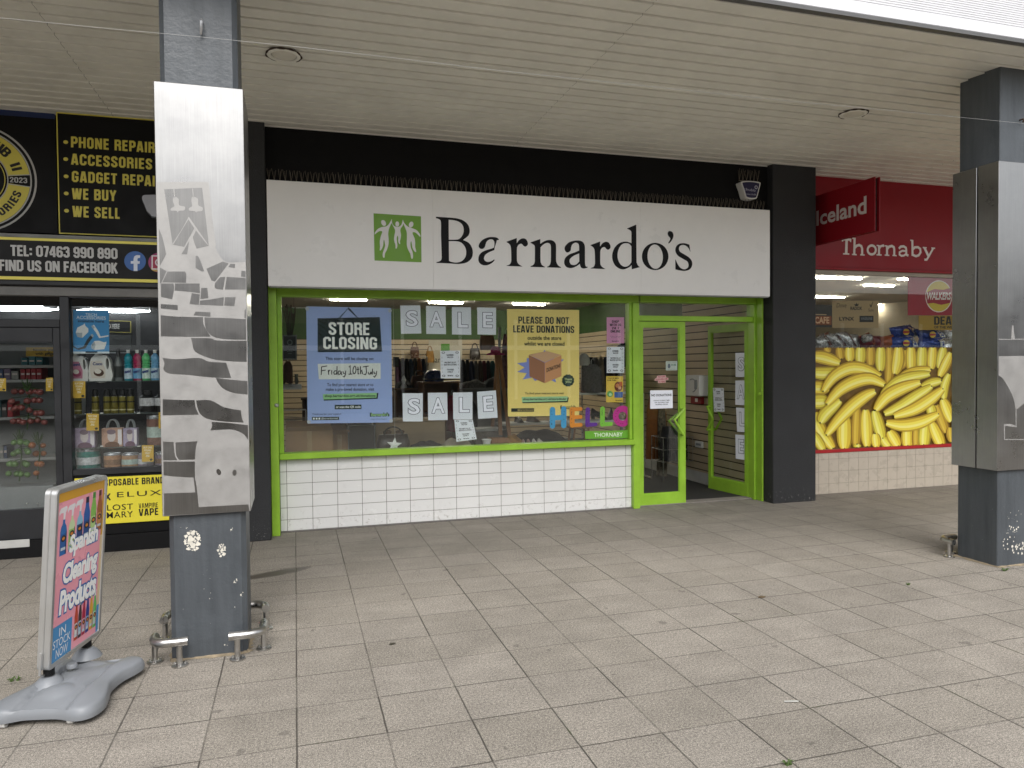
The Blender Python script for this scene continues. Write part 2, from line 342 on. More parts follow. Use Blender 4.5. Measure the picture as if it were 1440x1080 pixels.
# ------------------------------------------------------------ shared materials
LIME = mat('lime_green_paint', (.29, .52, .040), .40, var=.13, scale=5, bump=.12, bscale=40)
BLACKP = mat('black_fascia_paint', (.006, .006, .0065), .75, var=.25, scale=4, bump=.3, bscale=40, spec=.2)
BLACKM = mat('black_powder_coat', (.012, .012, .014), .35, var=.15, scale=5)
WHITEP = mat('white_sign_panel', (.86, .855, .84), .35, var=.03, scale=2)
STEEL = mat('stainless_steel', (.52, .51, .49), .34, 1.0, var=.15, scale=20)
CARD = mat('brown_cardboard', (.30, .18, .09), .85, var=.12, scale=5)
WOOD = mat('varnished_pine', (.25, .12, .05), .5, var=.3, scale=3, stretch=(1, 1, .15))
CLEARG = glass('window_glass_clear', base=.045)
DARKG = glass('window_glass_dark', (.94, .955, .945), .06)
GREYP = mat('grey_plastic', (.30, .32, .33), .45)
WHITEPL = mat('white_plastic', (.75, .75, .73), .4, var=.04)
BLACKPL = mat('black_plastic', (.015, .015, .016), .4, var=.1)
TUBE = mat('lit_tube', (1, .92, .78), .5, var=0, emit=85)
TUBEM = mat('lit_supermarket_tube', (1, .94, .82), .5, var=0, emit=75)
TUBEC = mat('lit_tube_cool', (.93, .97, 1), .5, var=0, emit=20)

def roughcast(name, c):
    n = N(name); p = n.pos; big = n.noise(p, 1.6, 5); fine = n.noise(p, 110, 3, .75)
    col = n.mix(n.map(big, .35, .7, 0, 1), tuple(x * .85 for x in c), tuple(x * 1.2 for x in c))
    z = n.sep(p)[2]
    chip = n.math('MULTIPLY', n.map(n.noise(p, 38, 4, .7), .60, .66, 0, 1), n.map(z, .0, .22, 1, 0))
    col = n.scale(col, n.map(fine, .32, .68, .45, 1.75)); n.set('Base Color', n.mix(chip, col, (.32, .31, .29))); n.set('Roughness', .62); n.bump(fine, 1.0, .009); return n.m
PIERM = roughcast('dark_roughcast', (.020, .021, .023))
def pillar_paint():
    n = N('worn_grey_pillar_paint'); p = n.pos
    st = n.noise(n.comb(n.math('MULTIPLY', n.sep(p)[0], 14), n.math('MULTIPLY', n.sep(p)[1], 14), n.math('MULTIPLY', n.sep(p)[2], 1.2)), 1, 5)
    big = n.noise(p, 2.2, 5)
    col = n.mix(n.map(st, .3, .7, 0, 1), (.050, .058, .066), (.080, .090, .101))
    col = n.mix(n.map(big, .55, .75, 0, .5), col, (.10, .115, .13))
    z = n.sep(p)[2]
    fl = n.noise(p, 26, 5, .75); low = n.map(z, .15, .75, 1, .0)
    chip = n.math('MULTIPLY', n.map(fl, .70, .715, 0, 1), n.math('MAXIMUM', low, .25))
    n.set('Base Color', n.mix(chip, col, (.62, .60, .55))); n.set('Roughness', n.map(big, .3, .7, .34, .55)); n.bump(n.noise(p, 32, 5, .6), .45, .006); return n.m
PILM = pillar_paint()
def brushed(name, c, rough):
    n = N(name); p = n.pos; s = n.sep(p)
    br = n.noise(n.comb(n.math('MULTIPLY', s[0], 260), n.math('MULTIPLY', s[1], 260), n.math('MULTIPLY', s[2], 3)), 1, 3)
    sm = n.noise(p, 3.5, 5, .65)
    k = n.math('MULTIPLY', n.map(br, .3, .7, .92, 1.06), n.map(sm, .3, .7, .90, 1.08))
    n.set('Base Color', n.scale(c, k)); n.set('Metallic', 1.0); n.set('Roughness', n.map(sm, .3, .7, rough - .05, rough + .07)); return n.m
CLAD = brushed('brushed_steel_cladding', (.355, .351, .345), .30)
DSTEEL = brushed('dark_polished_stones', (.235, .23, .222), .30)
ETCH = mat('acid_etched_steel', (.345, .337, .325), .5, .45, var=.10, scale=9, bump=.1, bscale=120)

# ------------------------------------------------------------ paving
def paving_mat():
    n = N('concrete_paving_slabs'); p = n.pos; s = n.sep(p)
    wob = n.noise(p, 3, 2); wx = n.math('MULTIPLY_ADD', wob, .006, n.math('ADD', s[0], .017 - .003)); wy = n.math('MULTIPLY_ADD', wob, .008, n.math('SUBTRACT', s[1], 4.499 + .004))
    gx = n.math('DIVIDE', wx, .4001); gy = n.math('DIVIDE', wy, .3815)
    dist = lambda g, k: n.math('MULTIPLY', n.math('SUBTRACT', .5, n.math('ABSOLUTE', n.math('SUBTRACT', n.math('FRACT', g), .5))), k)
    dx = dist(gx, .4001); dy = dist(gy, .3815)
    ix = n.math('FLOOR', gx); iy = n.math('FLOOR', gy)
    slab = n.white(n.comb(ix, iy, 0)); slab2 = n.white(n.comb(ix, iy, 7))
    ex = n.white(n.comb(n.math('ROUND', gx), iy, 3)); ey = n.white(n.comb(ix, n.math('ROUND', gy), 5))
    jn = n.noise(p, 14, 4, .7)
    jx = n.math('MULTIPLY', n.map(dx, .0016, .0058, 1, 0), n.map(n.math('ADD', ex, jn), .45, 1.2, .35, 1))
    jy = n.math('MULTIPLY', n.map(dy, .0014, .0052, 1, 0), n.map(n.math('ADD', ey, jn), .35, 1.25, .40, 1))
    j = n.math('MAXIMUM', jx, jy)
    sp = n.noise(p, 210, 2, .8); sp2 = n.noise(p, 75, 3, .7); big = n.noise(p, .55, 5, .6); mid = n.noise(p, 3.2, 5, .65)
    streak = n.noise(n.comb(n.math('MULTIPLY', s[0], 1.0), n.math('MULTIPLY', s[1], 3.2), 0), 2.0, 5, .65)
    base = n.mix(n.map(slab, 0, 1, 0, 1), (.262, .237, .202), (.300, .272, .236))
    base = n.mix(n.map(slab2, .75, 1, 0, .5), base, (.292, .266, .230))
    k = n.math('MULTIPLY', n.map(sp, .34, .66, .35, 1.65), n.map(sp2, .34, .66, .68, 1.32))
    k = n.math('MULTIPLY', k, n.map(big, .3, .7, .88, 1.10)); k = n.math('MULTIPLY', k, n.map(mid, .3, .7, .86, 1.10)); k = n.math('MULTIPLY', k, n.map(streak, .25, .75, .90, 1.08))
    # the strip by the shop fronts turns darker towards them, with an uneven edge
    front_band = n.map(n.math('MULTIPLY_ADD', mid, 1.1, s[1]), 5.6, 7.2, 0, 1, True)
    k = n.math('MULTIPLY', k, n.map(front_band, 0, 1, 1, .78))
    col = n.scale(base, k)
    white = n.math('MULTIPLY', n.map(n.noise(p, 150, 1, .5), .66, .70, 0, 1), .75)
    col = n.mix(white, col, (.50, .46, .40))
    spots = n.map(n.noise(p, 9, 2, .4), .715, .735, 0, .5); col = n.mix(spots, col, (.10, .09, .08))
    # one damp patch left of the window
    c = atz(388, 806); ax = n.math('DIVIDE', n.math('SUBTRACT', s[0], c.x), .27); ay = n.math('DIVIDE', n.math('SUBTRACT', s[1], n.math('MULTIPLY_ADD', n.math('SUBTRACT', s[0], c.x), .32, c.y)), .085)
    rr = n.math('ADD', n.math('MULTIPLY', ax, ax), n.math('MULTIPLY', ay, ay)); damp = n.map(n.math('MULTIPLY_ADD', n.noise(p, 9, 4, .7), 1.6, rr), 1.5, 1.9, .85, 0)
    col = n.mix(damp, col, (.065, .055, .047))
    moss = n.math('MULTIPLY', j, n.map(n.noise(p, 2.3, 4), .60, .70, 0, .8))
    col = n.mix(n.math('MULTIPLY', j, .92), col, (.045, .040, .033)); col = n.mix(moss, col, (.06, .07, .025))
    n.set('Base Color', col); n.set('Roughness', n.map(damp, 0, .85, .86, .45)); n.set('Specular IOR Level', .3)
    h = n.math('SUBTRACT', n.math('ADD', n.math('MULTIPLY', sp2, .25), n.math('MULTIPLY', slab2, .25)), j); n.bump(h, .6, .004); return n.m
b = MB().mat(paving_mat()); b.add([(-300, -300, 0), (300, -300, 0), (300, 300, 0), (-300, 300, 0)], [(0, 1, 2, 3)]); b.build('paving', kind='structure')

# ------------------------------------------------------------ canopy over the walkway
SZ = 4.07
SOFF = mat('cream_soffit_boards', (.80, .78, .71), .5, var=.07, scale=2.2)
canopy = thing('canopy', 'long walkway canopy with cream boarded soffit and white ribbed front edge', 'canopy', (2.5, 5.8, SZ))
b = MB().mat(SOFF); jx = atz(800, 125, SZ).x; p = .1525; y = 4.252
prof = lambda y: [(y, SZ + .014), (y, SZ - .011), (y + .004, SZ - .012), (y + p - .008, SZ), (y + p - .007, SZ + .014)]
while y < 7.85:
    y1 = prof(y)
    for xa, xb in ((-16, jx - 3.9), (jx - 3.8975, jx - .001), (jx + .001, jx + 5.2), (jx + 5.2025, 26)):
        n = len(y1); b.add([(xa, q, z) for q, z in y1] + [(xb, q, z) for q, z in y1], [(i, i + 1, i + 1 + n, i + n) for i in range(n - 1)])
    y += p
b.mat(mat('soffit_gap', (.10, .09, .08), .8)).add([(-16, 4.25, SZ + .016), (26, 4.25, SZ + .016), (26, 7.9, SZ + .016), (-16, 7.9, SZ + .016)], [(0, 1, 2, 3)])
b.build('soffit', canopy)
WF = mat('white_fascia_panel', (.70, .70, .72), .4, var=.03)
b = MB().mat(WF)
prof = [(4.215, SZ + .02), (4.205, SZ + .03), (4.205, SZ + .105), (4.212, SZ + .112)]
z = SZ + .115
while z < SZ + 1.25: prof += [(4.212, z), (4.207, z + .003), (4.207, z + .012), (4.212, z + .0155)]; z += .0165
prof += [(4.212, z + .2), (4.4, z + .2), (4.4, SZ + .05)]
n = len(prof); b.add([(-16, q, z) for q, z in prof] + [(26, q, z) for q, z in prof], [(i, i + 1, i + 1 + n, i + n) for i in range(n - 1)]); b.build('front_fascia', canopy)
b = MB().mat(mat('grey_drip_trim', (.10, .10, .10), .5)); b.box(-16, 26, 4.200, 4.25, SZ - .004, SZ + .021); b.build('drip_trim', canopy)
b = MB().mat(BLACKP); b.box(-16, 26, 4.42, 8.2, SZ + .25, SZ + .6); b.build('roof_deck', canopy)
RUST = mat('rusty_gap', (.05, .03, .02), .9, var=.4, scale=40)
for (u, v), lb in (((399, 77.5), 'round recessed ceiling light in the soffit near the dark grey pillar by the pavement sign'), ((1200, 160), 'round recessed ceiling light in the soffit nearer the red projecting sign')):
    c = atz(u, v, SZ - .012); t = thing('downlight', lb, 'ceiling light', c, 'recessed lights in the canopy soffit')
    b = MB().mat(SOFF); b.lathe([(.092, -.001), (.096, -.010), (.108, -.012), (.122, -.007), (.126, -.001)], c, 40); b.build('ring', t)
    b = MB().mat(mat('downlight_cover', (.66, .63, .55), .5)); b.lathe([(0, -.004), (.08, -.004), (.088, -.002)], c, 36); b.build('cover', t)
    b = MB().mat(RUST); a0 = random.random() * 3 + 1
    pts = [c + Vector((math.cos(a), math.sin(a), 0)) * (.128 + .004 * math.sin(5 * a)) - Vector((0, 0, .002)) for a in [a0 + i * .13 for i in range(40)]]
    b.tube(pts, [.003 + .005 * abs(math.sin(i * .7)) for i in range(40)], 6); b.build('rusty_edge', t)

# ------------------------------------------------------------ the two street pillars
def pillar(name, label, x0, x1, y0, y1, cx0, cx1, cz0, cz1, gap_y, fy, by):
    t = thing(name, label, 'pillar', ((x0 + x1) / 2, (y0 + y1) / 2, 0), 'square pillars holding up the canopy')
    c = .028; prof = [(x0 + c, y0), (x1 - c, y0), (x1, y0 + c), (x1, y1 - c), (x1 - c, y1), (x0 + c, y1), (x0, y1 - c), (x0, y0 + c)]
    if x0 > 0: prof = [(x0 + .006, y0), (x1 - c, y0), (x1, y0 + c), (x1, y1 - c), (x1 - c, y1), (x0 + c, y1), (x0, y1 - c), (x0, y0 + .006)]
    n = 8; b = MB().mat(PILM); zs = [0, .4, .85, 2, 3.3, SZ + .03]
    vs = [(q[0], q[1], z) for z in zs for q in prof]; b.add(vs, [(i * n + k, i * n + (k + 1) % n, (i + 1) * n + (k + 1) % n, (i + 1) * n + k) for i in range(len(zs) - 1) for k in range(n)]); b.build('shaft', t)
    # folded steel jacket: front tray and back tray with an open joint between them
    b = MB().mat(CLAD); b.bbox(cx0, cx1, fy, gap_y - .006, cz0, cz1, .003); f = b.build('front_cladding', t)
    b = MB().mat(CLAD); b.bbox(cx0, cx1, gap_y + .006, by, cz0, cz1 - .002, .003); b.build('rear_cladding', t)
    b = MB().mat(BLACKPL); b.box(cx0 + .02, cx1 - .02, gap_y - .0055, gap_y + .0055, cz0 + .002, cz1 - .01); b.build('joint', t)
    return t, f, fy
P1, F1, FY1 = pillar('pillar', 'grey pillar beside the pavement sign, its steel jacket etched with a tower and stones', -.709, -.292, 4.565, 4.95, -.735, -.262, .845, 3.302, 4.76, 4.535, 4.98)
P2, F2, FY2 = pillar('pillar', 'grey pillar before the supermarket window, its steel jacket split by a dark vertical joint', 5.484, 5.90, 4.568, 4.965, 5.442, 5.935, .797, 3.297, 4.735, 4.54, 4.972)
def etch(name, par, Y, ox, oy, k, shapes, m, dz=.0012):
    f = crop(ox, oy, k); b = MB().mat(m)
    for sh in shapes:
        x0, x1 = (-.733, -.264) if Y < 4.538 else (5.444, 5.93)
        pts = [at(*f(p), Y) for p in spline(sh, 4)]
        for q in pts: q.x = min(max(q.x, x0), x1); q.y = Y - dz; q.z = max(q.z, .848 if Y < 4.538 else .80)
        b.prism([pts], (0, dz - .0001, 0))
    return b.build(name, par)
C = 1
STONES = [
 [(128, 192, C), (350, 183, C), (385, 480, C), (388, 522, C), (318, 538, C), (303, 500), (296, 470, C), (318, 425, C), (308, 412, C), (245, 528, C), (178, 515, C), (150, 330)],
 [(97, 420, C), (120, 480), (140, 570, C), (103, 640, C)], [(103, 648, C), (142, 670, C), (112, 738, C), (104, 742, C)],
 [(148, 672, C), (250, 672, C), (257, 690), (256, 738, C), (118, 735, C)], [(108, 742, C), (182, 742, C), (186, 770), (175, 834, C), (110, 820, C)],
 [(192, 742, C), (335, 742, C), (337, 800, C), (290, 792), (190, 783, C)], [(230, 570, C), (275, 492, C), (262, 572, C)],
 [(312, 582, C), (330, 588), (362, 670, C), (345, 670), (312, 650, C)], [(375, 656, C), (470, 614, C), (505, 625, C), (425, 730, C), (405, 725, C)],
 [(515, 627, C), (543, 628, C), (540, 652, C), (503, 645, C)], [(580, 668, C), (603, 670, C), (603, 705, C), (577, 702, C)],
 [(455, 705, C), (485, 704, C), (472, 778, C), (427, 770), (425, 740, C)], [(493, 704, C), (605, 710, C), (605, 777, C), (483, 777, C)],
 [(345, 768, C), (380, 768, C), (386, 828, C), (340, 832, C)], [(290, 798, C), (337, 806, C), (330, 866, C), (277, 862, C)],
 [(338, 842, C), (400, 835), (477, 822, C), (473, 872, C), (336, 866, C)], [(484, 822, C), (545, 822, C), (538, 874, C), (479, 870, C)],
 [(108, 862, C), (207, 868, C), (207, 897, C), (109, 888, C)], [(312, 906, C), (398, 910, C), (398, 936, C), (300, 928, C)], [(598, 900, C), (606, 890, C), (606, 945, C), (597, 944, C)],
 [(108, 927, C), (200, 935), (355, 938, C), (360, 985), (400, 1052, C), (250, 1053), (109, 1050, C)],
 [(363, 940, C), (480, 944), (606, 950, C), (608, 1070, C), (500, 1068), (415, 1052), (372, 1005)],
 [(285, 1060, C), (400, 1062), (440, 1075), (610, 1076, C), (610, 1200, C), (500, 1195), (400, 1180), (310, 1140), (293, 1090)]]
etch('etched_picture', F1, FY1, 200, 220, 4.153, [[(80, 150, C), (388, 148, C), (388, 150, C), (398, 240), (410, 360), (430, 510), (428, 535), (470, 605), (505, 620, C), (640, 618, C), (640, 2110, C), (80, 2110, C)]], ETCH, .0006)
etch('polished_stones', F1, FY1, 200, 220, 4.153, STONES, DSTEEL, .0014)
STONES2 = [
 [(118, 96, C), (200, 104), (330, 97), (390, 118), (490, 125, C), (505, 170), (520, 215, C), (400, 210), (260, 195), (160, 188), (125, 165), (130, 130)],
 [(430, 213, C), (500, 222), (614, 232, C), (616, 310, C), (540, 302), (480, 280), (445, 245)],
 [(120, 338, C), (220, 342), (306, 343, C), (312, 385), (330, 428, C), (120, 432, C)], [(315, 345, C), (400, 345), (480, 385), (576, 403, C), (580, 440), (592, 474, C), (480, 468), (390, 455), (345, 430), (325, 395)],
 [(405, 470, C), (500, 476), (618, 490, C), (618, 575, C), (590, 540), (530, 516), (460, 516), (398, 520, C), (408, 495)],
 [(122, 585, C), (183, 588, C), (190, 660), (205, 694, C), (123, 694, C)], [(195, 590, C), (240, 588), (322, 583, C), (312, 630), (308, 690, C), (215, 692, C), (198, 660)],
 [(124, 702, C), (308, 702, C), (308, 790), (318, 850), (330, 968, C), (620, 952, C), (625, 990, C), (128, 1018, C), (127, 888, C), (310, 882, C), (300, 795, C), (200, 790), (125, 782, C)]]
STONES2 += [[(x, y, C) for x, y in ell2(447, 763, 13, 19, -.4, 14)], [(x, y, C) for x, y in ell2(539, 767, 12, 18, .1, 14)]]
etch('polished_coast', F1, FY1, 200, 480, 4.153, STONES2, DSTEEL, .0014)
BELLS = [[(x, y) for x, y in ((183, 240), (197, 238), (213, 250), (216, 285), (248, 293), (246, 315), (215, 318), (208, 328), (200, 318), (168, 316), (170, 302), (188, 290), (180, 262))], [(x, y) for x, y in ((291, 238), (305, 236), (326, 250), (328, 285), (352, 298), (350, 318), (322, 322), (315, 328), (306, 320), (275, 316), (274, 302), (292, 290), (288, 262))],
 [(183, 190, C), (188, 190, C), (192, 240, C), (187, 240, C)], [(292, 188, C), (297, 188, C), (301, 238, C), (296, 238, C)], [(272, 352, C), (318, 418, C), (390, 522, C), (376, 510, C), (308, 425, C), (270, 368, C), (182, 514, C), (176, 512, C), (235, 420, C)]]
etch('etched_bells', F1, FY1, 200, 220, 4.153, BELLS, ETCH, .0022)
SHORE = [[(334, 274, C), (520, 272, C), (520, 560, C), (492, 575), (456, 605), (441, 612, C), (432, 560), (410, 500), (362, 418), (334, 398, C)]]
etch('etched_shore', F2, FY2, 1330, 440, 4.5, SHORE, ETCH)
LINES = [[(334, 164, C), (412, 166, C), (416, 110, C), (418, 80, C), (427, 80, C), (430, 120, C), (436, 164, C), (520, 163, C), (520, 169, C), (334, 171, C)], [(440, 614, C), (446, 614, C), (447, 724, C), (372, 714, C), (373, 798, C), (520, 799, C), (520, 804, C), (367, 804, C), (366, 706, C), (404, 702), (441, 714, C)]]
etch('etched_lighthouse', F2, FY2, 1330, 440, 4.5, LINES, ETCH, .0022)
# flaked paint on the left pillar: chips of the old cream coat
FLAKE = mat('bare_cream_paint', (.66, .63, .55), .8, var=.12, scale=30)
def blob(c, r, ax, az, n=11):
    ph = random.random() * 6; return [c + ax * (r * math.cos(a) * (1 + .38 * math.sin(3 * a + ph) + random.uniform(-.18, .18))) + az * (r * 1.15 * math.sin(a) * (1 + random.uniform(-.25, .25))) for a in [2 * math.pi * i / n for i in range(n)]]
X_, Z_ = Vector((1, 0, 0)), Vector((0, 0, 1))
for (u, v, ru, rv, cnt, big) in ((271, 760, 11, 14, 44, .022), (312, 774, 6, 9, 26, .013), (326, 745, 3, 2.5, 5, .006), (331, 817, 4.5, 3, 7, .007), (340, 835, 2.5, 6, 6, .005), (318, 906, 3, 2, 3, .005), (258, 742, 8, 2, 5, .003), (300, 830, 30, 60, 10, .0025)):
    b = MB().mat(FLAKE); done = []
    for i in range(cnt):
        for tr in range(40):
            q = random.random() ** .7; a = random.uniform(0, 6.28); uu, vv = u + ru * q * math.cos(a), v + rv * q * math.sin(a); r = big * max(.18, 1 - i / (cnt * .8)) * random.uniform(.6, 1) * (1.2 - .6 * q); c = at(uu, vv, 4.565)
            if all((c - d).length > (r + e) * 1.0 for d, e in done): break
        else: continue
        done.append((c, r)); c.y = 4.5642
        b.poly([blob(c, r, X_, Z_)])
    b.build('flaked_paint', P1)
b = MB().mat(mat('zinc_hook', (.55, .55, .56), .35, .9)); c = at(284, 32, 4.565); b.tube([c, c + Vector((0, -.03, .002)), c + Vector((.002, -.045, -.012)), c + Vector((0, -.04, -.05)), c + Vector((-.004, -.026, -.075)), c + Vector((-.006, -.012, -.06))], [.007, .008, .009, .009, .006, .004], 8); b.build('wire_hook', P1)
c2 = at(1434, 169, 4.568); b = MB().mat(RUST); b.tube([c2, c2 + Vector((0, -.028, 0)), c2 + Vector((0, -.035, -.014)), c2 + Vector((0, -.026, -.026))], .007, 8); b.build('wire_hook', P2)
wl = [at(u, v, 4.533) for u, v in ((-200, 2), (0, 25), (140, 39), (283, 52), (420, 66), (560, 82), (700, 99), (900, 120), (1100, 141), (1300, 160), (1434, 173), (1800, 205))]
b = MB().mat(mat('galvanised_wire', (.45, .45, .44), .5, .3)); b.tube(wl, .0010, 6); b.build('catenary_wire', None, 'thin bare steel wire stretched between the two pillars below the soffit', 'wire')

MORT = mat('sandy_mortar', (.26, .21, .14), .9, var=.35, scale=18, bump=.6)
for t_, x0, x1, y0, y1 in ((P1, -.709, -.292, 4.565, 4.95), (P2, 5.484, 5.90, 4.568, 4.965)):
    b = MB().mat(MORT); random.seed(12); L_ = [(x0, y0), (x1, y0), (x1, y1), (x0, y1)]; n = 14; inn, outr = [], []
    for k in range(4):
        (xa, ya), (xb, yb) = L_[k], L_[(k + 1) % 4]; nx, ny = (yb - ya), -(xb - xa); ln = math.hypot(nx, ny)
        for i in range(n): f = i / n; w_ = random.uniform(.006, .034); inn.append((xa + (xb - xa) * f - nx / ln * .006, ya + (yb - ya) * f - ny / ln * .006, .013)); outr.append((xa + (xb - xa) * f + nx / ln * w_, ya + (yb - ya) * f + ny / ln * w_, .0015))
    m = len(inn); b.add(inn + outr, [(i, (i + 1) % m, m + (i + 1) % m, m + i) for i in range(m)], True); b.build('mortar_edge', t_)

for (u, v, ru, rv, cnt, big) in ((1424, 748, 9, 14, 16, .008), (1433, 772, 12, 10, 22, .010), (1414, 765, 4, 12, 8, .007), (1428, 726, 12, 10, 8, .004)):
    b = MB().mat(FLAKE); done = []
    for i in range(cnt):
        for tr in range(40):
            a = random.uniform(0, 6.28); q = random.random() ** .6; c = at(u + ru * q * math.cos(a), v + rv * q * math.sin(a), 4.568); r = big * random.uniform(.25, 1)
            if c.x > 5.50 and all((c - d).length > r + e for d, e in done): break
        else: continue
        done.append((c, r)); c.y = 4.5672; b.poly([blob(c, r, X_, Z_)])
    b.build('flaked_paint', P2)

# ------------------------------------------------------------ steel hoops round the feet of the pillars
def hoop(label, cx, cy, sx, sy, l1, l2):
    """bent tube round one pillar corner: l1 along the face, l2 along the side, on two flanged legs"""
    t = thing('pillar_guard', label, 'guard rail', (cx + sx * .05, cy + sy * .05, 0), 'bent steel guard rails round the feet of the pillars')
    h, rr, q_, r_ = .138, .025, .088, .085; kx, ky = cx + sx * q_, cy + sy * q_
    pts = [Vector((kx - sx * (r_ + l1), ky, h)), Vector((kx - sx * (r_ + l1 * .5), ky, h))]
    for k in range(11): a = math.pi / 2 * k / 10; pts.append(Vector((kx - sx * r_ + sx * r_ * math.sin(a), ky - sy * r_ + sy * r_ * math.cos(a), h)))
    pts += [Vector((kx, ky - sy * (r_ + l2 * .5), h)), Vector((kx, ky - sy * (r_ + l2), h))]
    b = MB().mat(STEEL); b.tube(pts, rr, 16); b.build('rail', t)
    for q in (Vector((kx - sx * (r_ + l1 - .045), ky, 0)), Vector((kx, ky - sy * (r_ + l2 * .35), 0))):
        b = MB().mat(STEEL); b.lathe([(.016, .010), (.016, h - .012)], (q.x, q.y, 0), 12); l = b.build('leg', t)
        b = MB().mat(STEEL); b.lathe([(.044, .0015), (.044, .008), (.040, .010), (.017, .011)], (q.x, q.y, 0), 18)
        for k in range(3):
            a = k * 2.09 + .5; b.lathe([(.007, .010), (.007, .017), (.004, .019)], (q.x + .032 * math.cos(a), q.y + .032 * math.sin(a), 0), 8)
        b.build('flange', l)
for lb, cx, cy, sx, sy, l1, l2 in (('bent steel guard rail at the front left corner of the etched tower pillar', -.709, 4.565, -1, -1, .105, .04), ('bent steel guard rail at the front right corner of the etched tower pillar', -.292, 4.565, 1, -1, .10, .10), ('bent steel guard rail at the back right corner of the etched tower pillar', -.292, 4.95, 1, 1, .10, .03), ('bent steel guard rail at the back left corner of the etched tower pillar', -.709, 4.95, -1, 1, .10, .07), ('bent steel guard rail at the back corner of the pillar before the supermarket', 5.484, 4.965, -1, 1, .10, .07)): hoop(lb, cx, cy, sx, sy, l1, l2)

# ------------------------------------------------------------ the arcade across the way (seen in the shop glass)
op = thing('opposite_shops', 'row of dark shop fronts with white glazing bars across the street, seen only as reflections', 'building', (2, -11.5, 0))
b = MB().mat(mat('dull_brick', (.16, .13, .11), .8, var=.2)); b.box(-40, 45, -12.2, -11.8, 0, 4.9); b.build('wall', op)
b = MB().mat(mat('opposite_dark_glass', (.03, .035, .035), .2, var=.1)); b.box(-40, 45, -11.79, -11.6, .5, 3.3); b.build('shop_windows', op)
b = MB().mat(mat('white_glazing_bar', (.8, .8, .78), .5)); [b.box(x, x + .11, -11.6, -11.5, .4, 3.5) for x in [-38 + 2.2 * i for i in range(37)]]; b.box(-40, 45, -11.5, -11.4, 2.32, 2.50); b.build('glazing_bars', op)

# ------------------------------------------------------------ charity shop
YW, YF, YG = 7.83, 7.78, 7.85      # tiled wall face, frame face, glass
shop = thing('charity_shop', 'charity shop front with lime green frames, black upper wall and white tiled base', 'shop', (2.6, 7.9, 0))
b = MB().mat(PIERM); b.bbox(-.64, -.246, 7.50, 8.0, 0, SZ + .02, .008); b.build('pier', shop)
b = MB().mat(PIERM); b.bbox(5.492, 6.105, 7.50, 8.0, 0, SZ + .02, .008); b.build('pier', shop)
b = MB().mat(BLACKP); b.box(-.246, 5.492, 7.612, 7.76, 2.50, SZ + .02); b.box(-.246, 5.492, 7.90, 8.0, 2.5, SZ + .1); b.build('upper_wall', shop)
X0, X1 = at(393, 640, YF).x, at(1064, 560, YF).x
zs = at(393, 647.2, 7.74).z; XM = at(888.5, 560, YF).x; XM2 = at(899, 560, YF).x
ztop = at(395, 417, YF).z; zsill = zs + .062
# shutter guides, head, mullions, sill
b = MB().mat(LIME); b.bbox(-.243, -.165, 7.665, 7.90, 0, 2.50, .004); b.build('shutter_guide', shop)
b = MB().mat(LIME); b.bbox(X1 + .005, 5.488, 7.68, 7.90, 0, 2.50, .004); b.build('shutter_guide', shop)
b = MB().mat(mat('chrome_lock', (.6, .6, .58), .3, .9)); c = at(389, 570, 7.664); b.lathe([(0, -.012), (.012, -.011), (.020, -.004), (.022, 0)], c, 14, 'y'); b.build('guide_lock', shop)
b = MB().mat(LIME); c = at(1069, 554, 7.68); b.lathe([(0, -.014), (.014, -.012), (.022, -.004), (.024, 0)], c, 14, 'y'); b.build('guide_lock', shop)
fr = MB().mat(LIME)
fr.bbox(-.163, XM2, YF, 7.90, ztop, 2.50, .004); fr.bbox(-.163, -.118, YF + .004, 7.90, zsill, ztop, .003)
fr.bbox(XM - .022, XM + .012, YF + .012, 7.90, zsill, ztop, .003); fr.bbox(-.163, XM + .03, 7.74, 7.90, zs, zsill, .006)
frame = fr.build('window_frame', shop)
b = MB().mat(DARKG); b.box(-.118, XM - .022, YG, YG + .006, zsill, ztop); b.build('window_glass', frame)
# tiles
TX, TA, TZ, TB = at(404.4, 748.5, YW).x, .2539, .0013, .124
def tile_mat():
    n = N('white_glazed_tile'); p = n.pos; z = n.sep(p)[2]; k = n.map(n.noise(p, 1.3, 4), .3, .7, .96, 1.03); col = n.scale((.78, .78, .77), k)
    sp_ = n.math('MULTIPLY', n.map(n.noise(p, 22, 5, .75), .56, .70, 0, .75), n.map(z, .02, .26, 1, 0)); sm = n.map(n.noise(p, 5, 4, .7), .64, .76, 0, .16)
    n.set('Base Color', n.mix(n.math('MAXIMUM', sp_, sm), col, (.27, .24, .20))); n.set('Roughness', n.map(n.noise(p, 7, 3), .3, .7, .14, .30)); return n.m
TILE = tile_mat()
b = MB().mat(TILE)
for r in range(6):
    for k in range(-1, 16):
        xa, xb = TX + TA * k + .0022, TX + TA * (k + 1) - .0022; za, zb = TZ + TB * r + .0022, TZ + TB * (r + 1) - .0022
        xa, xb, zb = max(xa, -.16), min(xb, XM + .012), min(zb, zs); za = max(za, .012)
        if xb - xa > .01 and zb - za > .01:
            j = random.uniform(-.0006, .0006); b.bbox(xa, xb, YW + j, YW + .02, za, zb, .0016)
st = MB().mat(mat('dark_grout', (.14, .125, .11), .9, var=.2, scale=30)); st.box(-.163, XM + .03, YW + .003, 7.90, 0, zs); so_ = st.build('stall_riser', shop); b.build('tiles', so_)
b = MB().mat(mat('cement_strip', (.16, .15, .14), .9, var=.3, scale=20, bump=.5)); b.bbox(-.16, XM + .03, 7.80, 7.829, 0, .012, .003); b.build('cement_strip', shop)
